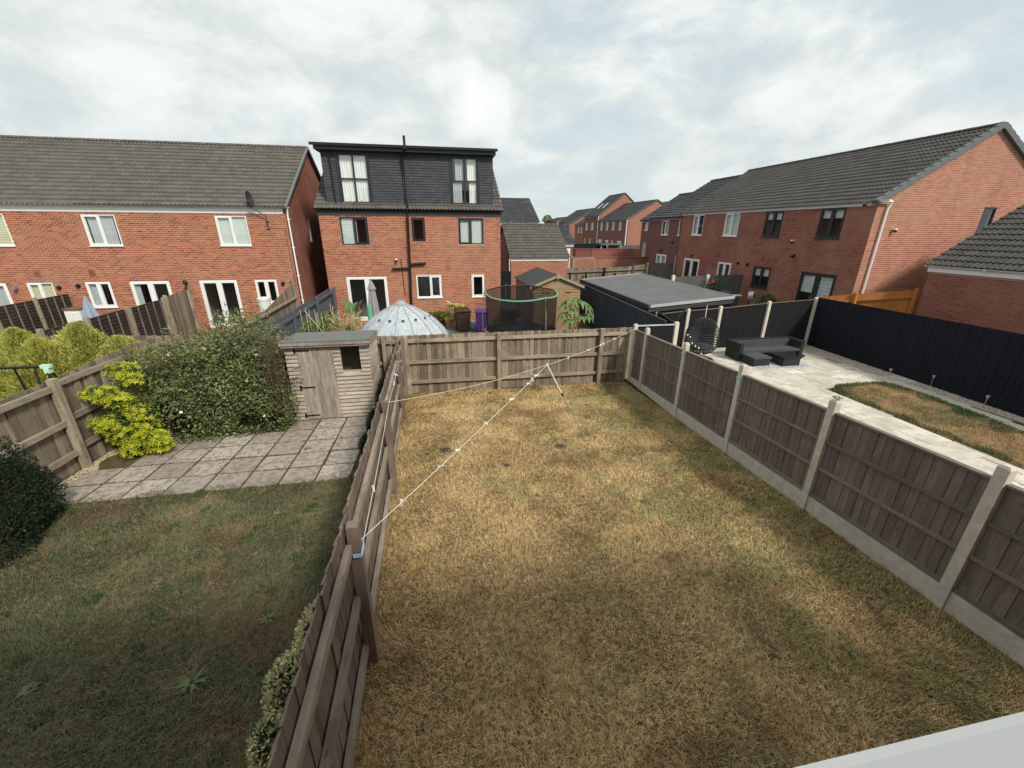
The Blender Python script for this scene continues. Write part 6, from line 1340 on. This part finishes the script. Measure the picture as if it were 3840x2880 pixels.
# rice-paper plant: umbrella leaves
tp = thing('umbrella_leaf_plant', 'tall plant with drooping umbrella-like leaves beside the trampoline', 'plant', (5.3, 15.5, -.42))
stems(tp, (5.3, 15.6, -.42), [(5.1, 15.4, 1.15), (5.45, 15.5, 1.25), (5.25, 15.3, .95), (5.6, 15.4, .9), (4.95, 15.4, .9)], .03, 'bark', n=7)
def palmate(L=.33, n=9):
    b = MB()
    for k in range(n):
        a = -2.5+5.0*k/(n-1); u = (math.cos(a), math.sin(a)); sd = (-u[1], u[0]); vs = []; q = 4
        for i in range(q+1):
            s = i/q; w = .055*math.sin(math.pi*min(1, .12+s*.84)); z = .02-.75*L*s*s; vs += [(u[0]*L*s*.9+sd[0]*w, u[1]*L*s*.9+sd[1]*w, z), (u[0]*L*s*.9-sd[0]*w, u[1]*L*s*.9-sd[1]*w, z)]
        b.add(vs, [(2*i, 2*i+1, 2*i+3, 2*i+2) for i in range(q)])
    return b
pm = palmate().mesh('leaf', 'leaf_fresh')
for p in ((4.85, 15.3, 1.27), (5.2, 15.3, 1.40), (5.55, 15.4, 1.38), (5.05, 15.2, 1.10), (5.75, 15.4, 1.25), (5.45, 15.2, .85), (5.75, 15.3, .82), (4.75, 15.3, .98), (5.0, 15.6, 1.42), (5.35, 15.6, 1.45), (5.9, 15.5, .95), (4.95, 15.1, .75)):
    put('leaf', pm, tp, p, (random.uniform(-.25, .25), random.uniform(-.25, .25), random.uniform(0, 6.28)), (1.15,)*3)
strapplant('spiky yucca rosette just behind the far fence below the umbrella leaves', 4.95, 14.6, .05, 42, .62, 'leaf_fresh', .045, .95, parts=True)
shrub('low pale green fern-like plant behind the far fence near the blue fence', [(5.75, 14.2, .2, .45, .3, .25)], 900, .12, 'leaf_mid', .25, z0=-.42, cat='plant')
# trampoline
tr = thing('trampoline', 'round trampoline with black safety net and mint foam ring', 'trampoline', (3.35, 16.6, -.42))
nm, ntt, nb = mat('black_net', .8, .2); setc(ntt, nb, (.012, .012, .014)); tpz = N(ntt, 'ShaderNodeBsdfTransparent'); ms_ = N(ntt, 'ShaderNodeMixShader'); ms_.inputs[0].default_value = .62
ntt.links.new(tpz.outputs[0], ms_.inputs[1]); ntt.links.new(nb.outputs[0], ms_.inputs[2]); ntt.links.new(ms_.outputs[0], ntt.nodes['Material Output'].inputs[0]); M['net'] = nm
cx, cy, rr_ = 3.36, 16.62, 1.47
pang = [R(172), R(296), R(8), R(60), R(105)]
def ring(a):  # drooping rim between poles
    ps_ = sorted(p % (2*math.pi) for p in pang); a = a % (2*math.pi); lo = max([p for p in ps_ if p <= a], default=ps_[-1]-2*math.pi); hi = min([p for p in ps_ if p > a], default=ps_[0]+2*math.pi)
    s = (a-lo)/(hi-lo); front = .5-.5*math.sin(a); return 1.72 - .05*4*s*(1-s)*((hi-lo)/1.2) - front*.16
nn = 72; top = [(cx+rr_*math.cos(2*math.pi*k/nn), cy+rr_*math.sin(2*math.pi*k/nn), ring(2*math.pi*k/nn)) for k in range(nn)]; bot = [(cx+rr_*.97*math.cos(2*math.pi*k/nn), cy+rr_*.97*math.sin(2*math.pi*k/nn), .14) for k in range(nn)]
MB().add(top+bot, [(k, (k+1) % nn, nn+(k+1) % nn, nn+k) for k in range(nn)]).part('safety_net', 'net', tr)
fr_ = [top[k] for k in range(nn) if math.sin(2*math.pi*k/nn) < .12 or k == 0]; a0 = int(nn*.48)
MB().tube([top[k % nn] for k in range(a0, nn+3)], .032, 8).part('foam_ring', 'ring_foam', tr)
MB().tube([top[k % nn] for k in range(2, a0+1)], .022, 8).part('rim', 'black_plastic', tr)
for a in pang:
    c, s = math.cos(a), math.sin(a); b = MB(); b.tube([(cx+rr_*1.08*c, cy+rr_*1.08*s, -.42), (cx+rr_*1.08*c, cy+rr_*1.08*s, .9), (cx+rr_*1.02*c, cy+rr_*1.02*s, ring(a)+.06)], .019, 8); b.part('pole', 'metal', tr)
b = MB(); b.lathe([(rr_*.98, .11), (rr_*1.04, .08), (rr_*1.04, .05), (rr_*.98, .05)], (cx, cy, 0), 48); b.part('frame', 'metal', tr)
MB().lathe([(.001, .08), (rr_*.85, .09)], (cx, cy, 0), 48).part('jumping_mat', 'black_plastic', tr); MB().lathe([(rr_*.84, .11), (rr_*1.0, .12)], (cx, cy, 0), 48).part('spring_pad', 'black_plastic', tr)

# ================================================================== LEFT: swing frame
sw = thing('swing_frame', 'black tubular swing frame with pale mint joint behind the left fence', 'swing', (-8.2, 9.5, -.4))
MB().tube([(-11.5, 9.5, 1.38), (-7.95, 9.5, 1.345)], .028, 10).part('top_bar', 'black_plastic', sw)
b = MB(); b.tube([(-7.95, 9.5, 1.35), (-7.6, 9.1, -.4)], .025, 8); b.tube([(-7.95, 9.5, 1.35), (-7.7, 10.1, -.4)], .025, 8); b.tube([(-8.15, 9.5, 1.34), (-8.05, 9.3, .5)], .02, 8); b.tube([(-8.5, 9.5, 1.34), (-8.42, 9.5, .2)], .018, 8); b.tube([(-9.1, 9.5, 1.34), (-8.95, 9.5, .2)], .014, 8); b.part('leg', 'black_plastic', sw)
b = MB(); b.box(-8.03, -7.86, 9.46, 9.54, 1.32, 1.385); b.box(-7.98, -7.89, 9.45, 9.55, 1.21, 1.32); b.part('joint', 'mint_plastic', sw)

# ================================================================== RIGHT GARDEN
# corner sofa
sf = thing('corner_sofa', 'black rattan corner sofa with charcoal seat pads on the cream patio', 'sofa', (11.6, 12.7, -.33)); zb = -.33
def rb(name, *a, m='rattan'): return MB().box(*a).part(name, m, sf)
rb('base', 10.36, 12.90, 12.36, 12.88, zb+.04, zb+.27); rb('backrest', 10.34, 12.92, 12.88, 13.0, zb+.04, zb+.62); rb('arm', 10.34, 10.47, 12.27, 12.88, zb+.04, zb+.62); rb('arm', 12.80, 12.93, 12.27, 12.88, zb+.04, zb+.62); rb('chaise_base', 10.47, 11.1, 12.26, 12.36, zb+.04, zb+.27)
for a, c in ((10.48, 11.25), (11.26, 12.02), (12.03, 12.79)): rb('seat_pad', a, c, 12.28, 12.80, zb+.275, zb+.36, m='cushion'); rb('back_pad', a, c, 12.80, 12.87, zb+.36, zb+.60, m='cushion')
for x in (10.38, 11.2, 12.04, 12.86): rb('foot', x-.02, x+.02, 12.4, 12.44, zb, zb+.04, m='dark_metal')
b = MB(); b.box(10.33, 12.94, 12.87, 13.01, zb+.622, zb+.632); b.box(10.33, 10.48, 12.26, 12.87, zb+.622, zb+.632); b.box(12.79, 12.94, 12.26, 12.87, zb+.622, zb+.632); b.part('top_rim', 'dark_metal', sf)
def cube_t(name, label, cat, x0, x1, y0, y1, top, glass=False):
    t = thing(name, label, cat, ((x0+x1)/2, (y0+y1)/2, zb)); MB().box(x0+.02, x1-.02, y0+.02, y1-.02, zb+.05, top-.05).part('base', 'rattan', t)
    MB().box(x0, x1, y0, y1, top-.05, top).part('cushion' if not glass else 'top', 'cushion' if not glass else 'black_plastic', t)
    for x in (x0+.04, x1-.04):
        for y in (y0+.04, y1-.04): MB().box(x-.02, x+.02, y-.02, y+.02, zb, zb+.05).part('leg', 'dark_metal', t)
    return t
cube_t('footstool', 'square black rattan footstool with flat cushion left of the glass-topped table', 'footstool', 10.40, 11.07, 11.60, 12.24, -.01)
cube_t('coffee_table', 'square black rattan coffee table right of the footstool', 'table', 11.40, 12.09, 11.44, 12.16, -.01, True)
rm, rt_, rb_ = mat('scribbled_rug', .95, .1); wv = N(rt_, 'ShaderNodeTexWave'); wv.inputs['Scale'].default_value = 3.; wv.inputs['Distortion'].default_value = 9.; wv.inputs['Detail'].default_value = 3; rt_.links.new(pos(rt_), wv.inputs[0]); setc(rt_, rb_, mix(rt_, ramp(rt_, wv.outputs['Fac'], [(.3, 0.), (.42, 1.)]), (.10, .12, .17), (.55, .58, .62))); M['rug'] = rm
rg = thing('outdoor_rug', 'pale rug with dark scribble pattern under the footstool and coffee table', 'rug', (11.4, 11.8, -.325)); MB().prism([(10.5, 11.40, -.326), (12.35, 11.28, -.326), (12.45, 12.20, -.326), (10.6, 12.3, -.326)], (0, 0, .012)).part('rug', 'rug', rg)
pb = thing('parasol_stand', 'dark parasol stand with brown stub pole right of the sofa', 'parasol stand', (13.02, 12.55, -.33)); MB().lathe([(.24, 0), (.25, .04), (.08, .09), (.001, .09)], (13.02, 12.55, -.33), 20).part('base', 'dark_metal', pb); MB().tube([(13.02, 12.55, -.25), (13.04, 12.55, -.01)], .035, 10).part('tube', 'rust', pb); MB().tube([(13.0, 12.55, -.03), (13.12, 12.55, -.03)], .015, 8).part('knob', 'dark_metal', pb)
# hanging egg chair
eg = thing('egg_chair', 'hanging black rattan egg chair on a curved black stand in the patio corner', 'hanging chair', (9.0, 12.7, -.33))
cxe, cye = 9.0, 12.6; ev = []
def egg(t, a):  # t 0 bottom .. 1 top
    th = math.pi*(t-.5); r = .56*math.cos(th)**.8*(1.0-.12*math.sin(th)); return Vector((cxe+r*math.cos(a), cye+r*math.sin(a), .55+.66*math.sin(th)*(1.0 if t > .5 else .92)))
b = MB()
for k in range(26):
    a = 2*math.pi*k/26
    if not .6 < a < 2.1: b.tube([egg(.02+.96*i/12, a) for i in range(13)], .006, 4, False)
    else: b.tube([egg(.02+.22*i/4, a) for i in range(5)], .006, 4, False); b.tube([egg(.80+.18*i/3, a) for i in range(4)], .006, 4, False)
for j in range(3, 23):
    t = j/24; pts = [egg(t, a_) for a_ in np.linspace(2.1, 2*math.pi+.6, 30)] if .24 < t < .80 else [egg(t, a_) for a_ in np.linspace(0, 2*math.pi, 33)]
    b.tube(pts, (.005 if t > .62 else .014), 4, False)
b.part('basket', 'rattan', eg)
b = MB(); b.tube([egg(.24+.56*i/8, .6) for i in range(9)], .018, 6); b.tube([egg(.24+.56*i/8, 2.1) for i in range(9)], .018, 6); b.part('opening_hoop', 'rattan', eg)
b = MB(); vs = [egg(.30+.35*i/6, a_) + (Vector((cxe, cye, .5))-egg(.3+.35*i/6, a_))*.06 for i in range(7) for a_ in np.linspace(.1, math.pi-.1, 13)]; b.add([tuple(v) for v in vs], [(i*13+k, i*13+k+1, (i+1)*13+k+1, (i+1)*13+k) for i in range(6) for k in range(12)]); b.lathe([(.42, .18), (.45, .24), (.40, .29), (.001, .30)], (cxe, cye, -.05), 20); b.part('cushion', 'cushion', eg)
b = MB(); arc = [Vector((8.45+.0*s, 13.05, -.3)) for s in (0,)]
arc = [Vector((8.34, 13.1, -.28)), Vector((8.20, 13.1, .2)), Vector((8.16, 13.05, .7)), Vector((8.22, 13.0, 1.15)), Vector((8.42, 12.9, 1.48)), Vector((8.72, 12.75, 1.64)), Vector((9.02, 12.6, 1.66))]
b.tube(arc, .028, 8); b.tube([(8.34+.1*math.cos(a_)*6+.6, 12.7+.6*math.sin(a_), -.30) for a_ in np.linspace(0, 2*math.pi, 25)], .025, 6); b.part('stand', 'dark_metal', eg)
MB().tube([(cxe, cye, 1.64), (cxe, cye, 1.22)], .014, 6).part('chain', 'white_rope', eg)
# fairy lights and oddments beside the egg chair
st_ = thing('string_lights', 'white string lights draped down beside the egg chair', 'string lights', (8.5, 12.2, .2)); pts = [Vector((8.1+.12*i, 12.1+.03*math.sin(i), .75-.13*i+.05*math.sin(i*2))) for i in range(9)]; MB().tube(pts, .006, 5).part('cable', 'black_plastic', st_)
bm_ = MB().lathe([(.001, .05), (.02, .04), (.025, 0), (.001, -.03)], (0, 0, 0), 8).mesh('bulb', 'white_plastic')
for p in pts: put('bulb', bm_, st_, tuple(p), (random.uniform(-1, 1), 0, 0))
# blue tape on two of our posts is rope
b = MB()
for y in (8.456, 6.526):
    for z in (1.62, 1.635, 1.65): x_ = RXf(y); zz = Gz(y)+z; b.tube([(x_-.06, y-.065, zz), (x_+.06, y-.065, zz), (x_+.06, y+.065, zz), (x_-.06, y+.065, zz), (x_-.06, y-.065, zz)], .006, 5)
b.part('rope_tie', 'blue_rope', FR)
# solar lights
def solar(label, x, y, h=.30):
    t = thing('solar_light', label, 'garden light', (x, y, -.33), 'solar stake lights in the gravel'); MB().tube([(x, y, -.34), (x, y, -.33+h-.08)], .008, 6).part('stake', 'metal', t); MB().lathe([(.015, -.08), (.035, -.01), (.045, 0), (.001, .012)], (x, y, -.33+h), 12).part('lamp_head', 'zinc', t)
solar('solar light in the gravel corner behind the sofa', 14.3, 13.6, .42); solar('solar light in the gravel opposite the grass tip', 13.88, 9.93); solar('solar light close against the navy fence', 14.38, 9.1, .34); solar('nearest solar light in the gravel strip', 14.0, 7.57, .34)
# flowers and barbecue by the right terrace
def basket(label, x, y, z):
    t = thing('hanging_basket', label, 'flower basket', (x, y, z)); P_ = RNG.normal(size=(1200, 3))*np.array([.20, .12, .26])+np.array([x, y, z-.12]); leafobj('foliage', P_, RNG.normal(size=P_.shape), .07, 'leaf_mid', t, .5); flowers(t, [(x+random.uniform(-.25, .25), y-.15+random.uniform(-.1, .1), z+.15+random.uniform(-.1, .12)) for _ in range(26)], 'flower_magenta', .05); MB().lathe([(.001, -.35), (.12, -.3), (.18, -.12)], (x, y, z), 14).part('pot', 'stem', t); MB().tube([(x, y+.1, z+.3), (x, y, z)], .01, 5).part('bracket', 'black_plastic', t)
basket('pink flowering basket in the middle of the grey fence', 14.35, 20.1, 1.35); basket('pink flowering basket at the left end of the grey fence', 12.4, 20.1, 1.25)
bq = thing('barbecue', 'black covered barbecue with pale side shelf behind the cabin corner', 'barbecue', (14.0, 18.3, -.37))
b = MB(); b.box(13.6, 14.2, 18.1, 18.6, .35, .75); nn = 10; b.add([(13.6+.6*s, 18.35+.27*math.cos(math.pi*k/nn), .98+.30*math.sin(math.pi*k/nn)) for s in (0, 1) for k in range(nn+1)], [(k, k+1, nn+2+k, nn+1+k) for k in range(nn)]+[tuple(range(nn+1)), tuple(range(nn+1, 2*nn+2))]); b.box(13.6, 14.2, 18.08, 18.62, .75, .98); b.part('body', 'black_plastic', bq)
MB().box(13.9, 14.75, 18.1, 18.4, 1.00, 1.04).part('side_shelf', 'white_plastic', bq); b = MB(); [b.box(x, x+.03, y, y+.03, -.37, .35) for x in (13.62, 14.15) for y in (18.12, 18.55)]; b.part('legs', 'dark_metal', bq)
dr = thing('drum', 'grey round drum tipped on its side beside the barbecue', 'drum', (14.75, 17.7, .9)); c = Vector((14.72, 17.6, 1.08)); b = MB(); b.tube([c, c+Vector((.12, -.18, .02))], .22, 20); b.part('drum_body', 'metal', dr); MB().tube([c+Vector((.12, -.185, .02)), c+Vector((.125, -.20, .02))], .06, 12).part('hole', 'black_plastic', dr); MB().tube([(14.72, 17.6, .9), (14.72, 17.6, -.37)], .03, 6).part('post', 'dark_metal', dr)
shrub('olive green bush beside the grey drum in front of the right terrace', [(15.55, 17.4, .75, .5, .35, .5), (15.0, 17.3, .3, .5, .3, .5)], 3600, .07, 'leaf_bush', .4, z0=-.37)
shrub('small brownish shrub top right of the olive bush', [(16.0, 16.2, .55, .22, .2, .4)], 700, .07, 'leaf_bush', .4, z0=-.37)
ln = thing('lantern', 'copper coloured lantern in front of the olive bush', 'lantern', (14.6, 17.0, .3)); MB().lathe([(.001, .45), (.03, .42), (.09, .32), (.08, .10), (.11, .06), (.11, 0), (.001, 0)], (14.45, 17.0, .38), 14).part('body', 'rust', ln); MB().tube([(14.45, 17.0, .38), (14.45, 17.0, -.37)], .02, 6).part('stand', 'dark_metal', ln)
fp_ = thing('weed', 'tiny weed growing on top of the second nearest concrete post', 'weed', (RXf(4.596), 4.6, Gz(4.6)+1.91)); q_ = np.array([RXf(4.596), 4.6, Gz(4.6)+1.94])+RNG.normal(size=(40, 3))*np.array([.035, .035, .015]); leafobj('leaves', q_, RNG.normal(size=(40, 3)), .03, 'leaf_mid', fp_, .7)
# play frame beyond the board fence, swing seat beyond the wall
pf = thing('play_frame', 'pale timber play frame in front of the lower brick wall', 'play frame', (10.9, 31, -.4))
for A_, B_ in (((10.33, 31, -.4), (10.33, 31, 1.93)), ((10.33, 31, 1.93), (11.85, 31, 2.01)), ((11.85, 31, 2.01), (12.3, 31, -.4)), ((9.9, 31, 2.27), (10.36, 31, 1.95)), ((10.1, 30.6, -.4), (10.1, 30.6, 1.9)), ((9.95, 31.3, -.4), (9.95, 31.3, 2.1)), ((9.9, 31, 2.27), (9.6, 31.3, 1.95))): beam('beam', A_, B_, .08, .09, 'wood_trim', pf)
gs_ = thing('garden_swing', 'pale blue framed garden swing seat beyond the tall brick wall', 'swing seat', (19, 45, -.4))
b = MB(); b.tube([(17.9, 44.6, 2.5), (20.05, 44.6, 2.45)], .06, 6); b.tube([(17.9, 44.6, 2.5), (17.6, 44.6, 1.4)], .05, 6); b.tube([(20.05, 44.6, 2.5), (20.3, 44.6, 1.4)], .05, 6); b.part('frame', 'blue_rope', gs_); MB().box(17.8, 20.1, 44.4, 45.3, 2.48, 2.58).part('canopy', 'felt', gs_)
# far tree
ft = thing('deciduous_tree', 'small distant tree top above the far roofs', 'tree', (39.3, 150, -.7)); MB().tube([(39.3, 150, -.7), (39.3, 150, 7.)], [.3, .12], 7).part('trunk', 'stem', ft)
P_, D_ = blobpts([(39.3, 150, 7.7, 1.3, 1.2, 1.2), (38.3, 150, 7.2, .9, .9, .7), (40.2, 150, 7.3, .9, .9, .8)], 1500, .6, 1.05); leafobj('crown', P_, RNG.normal(size=P_.shape), .3, 'leaf_mid', ft, .7)
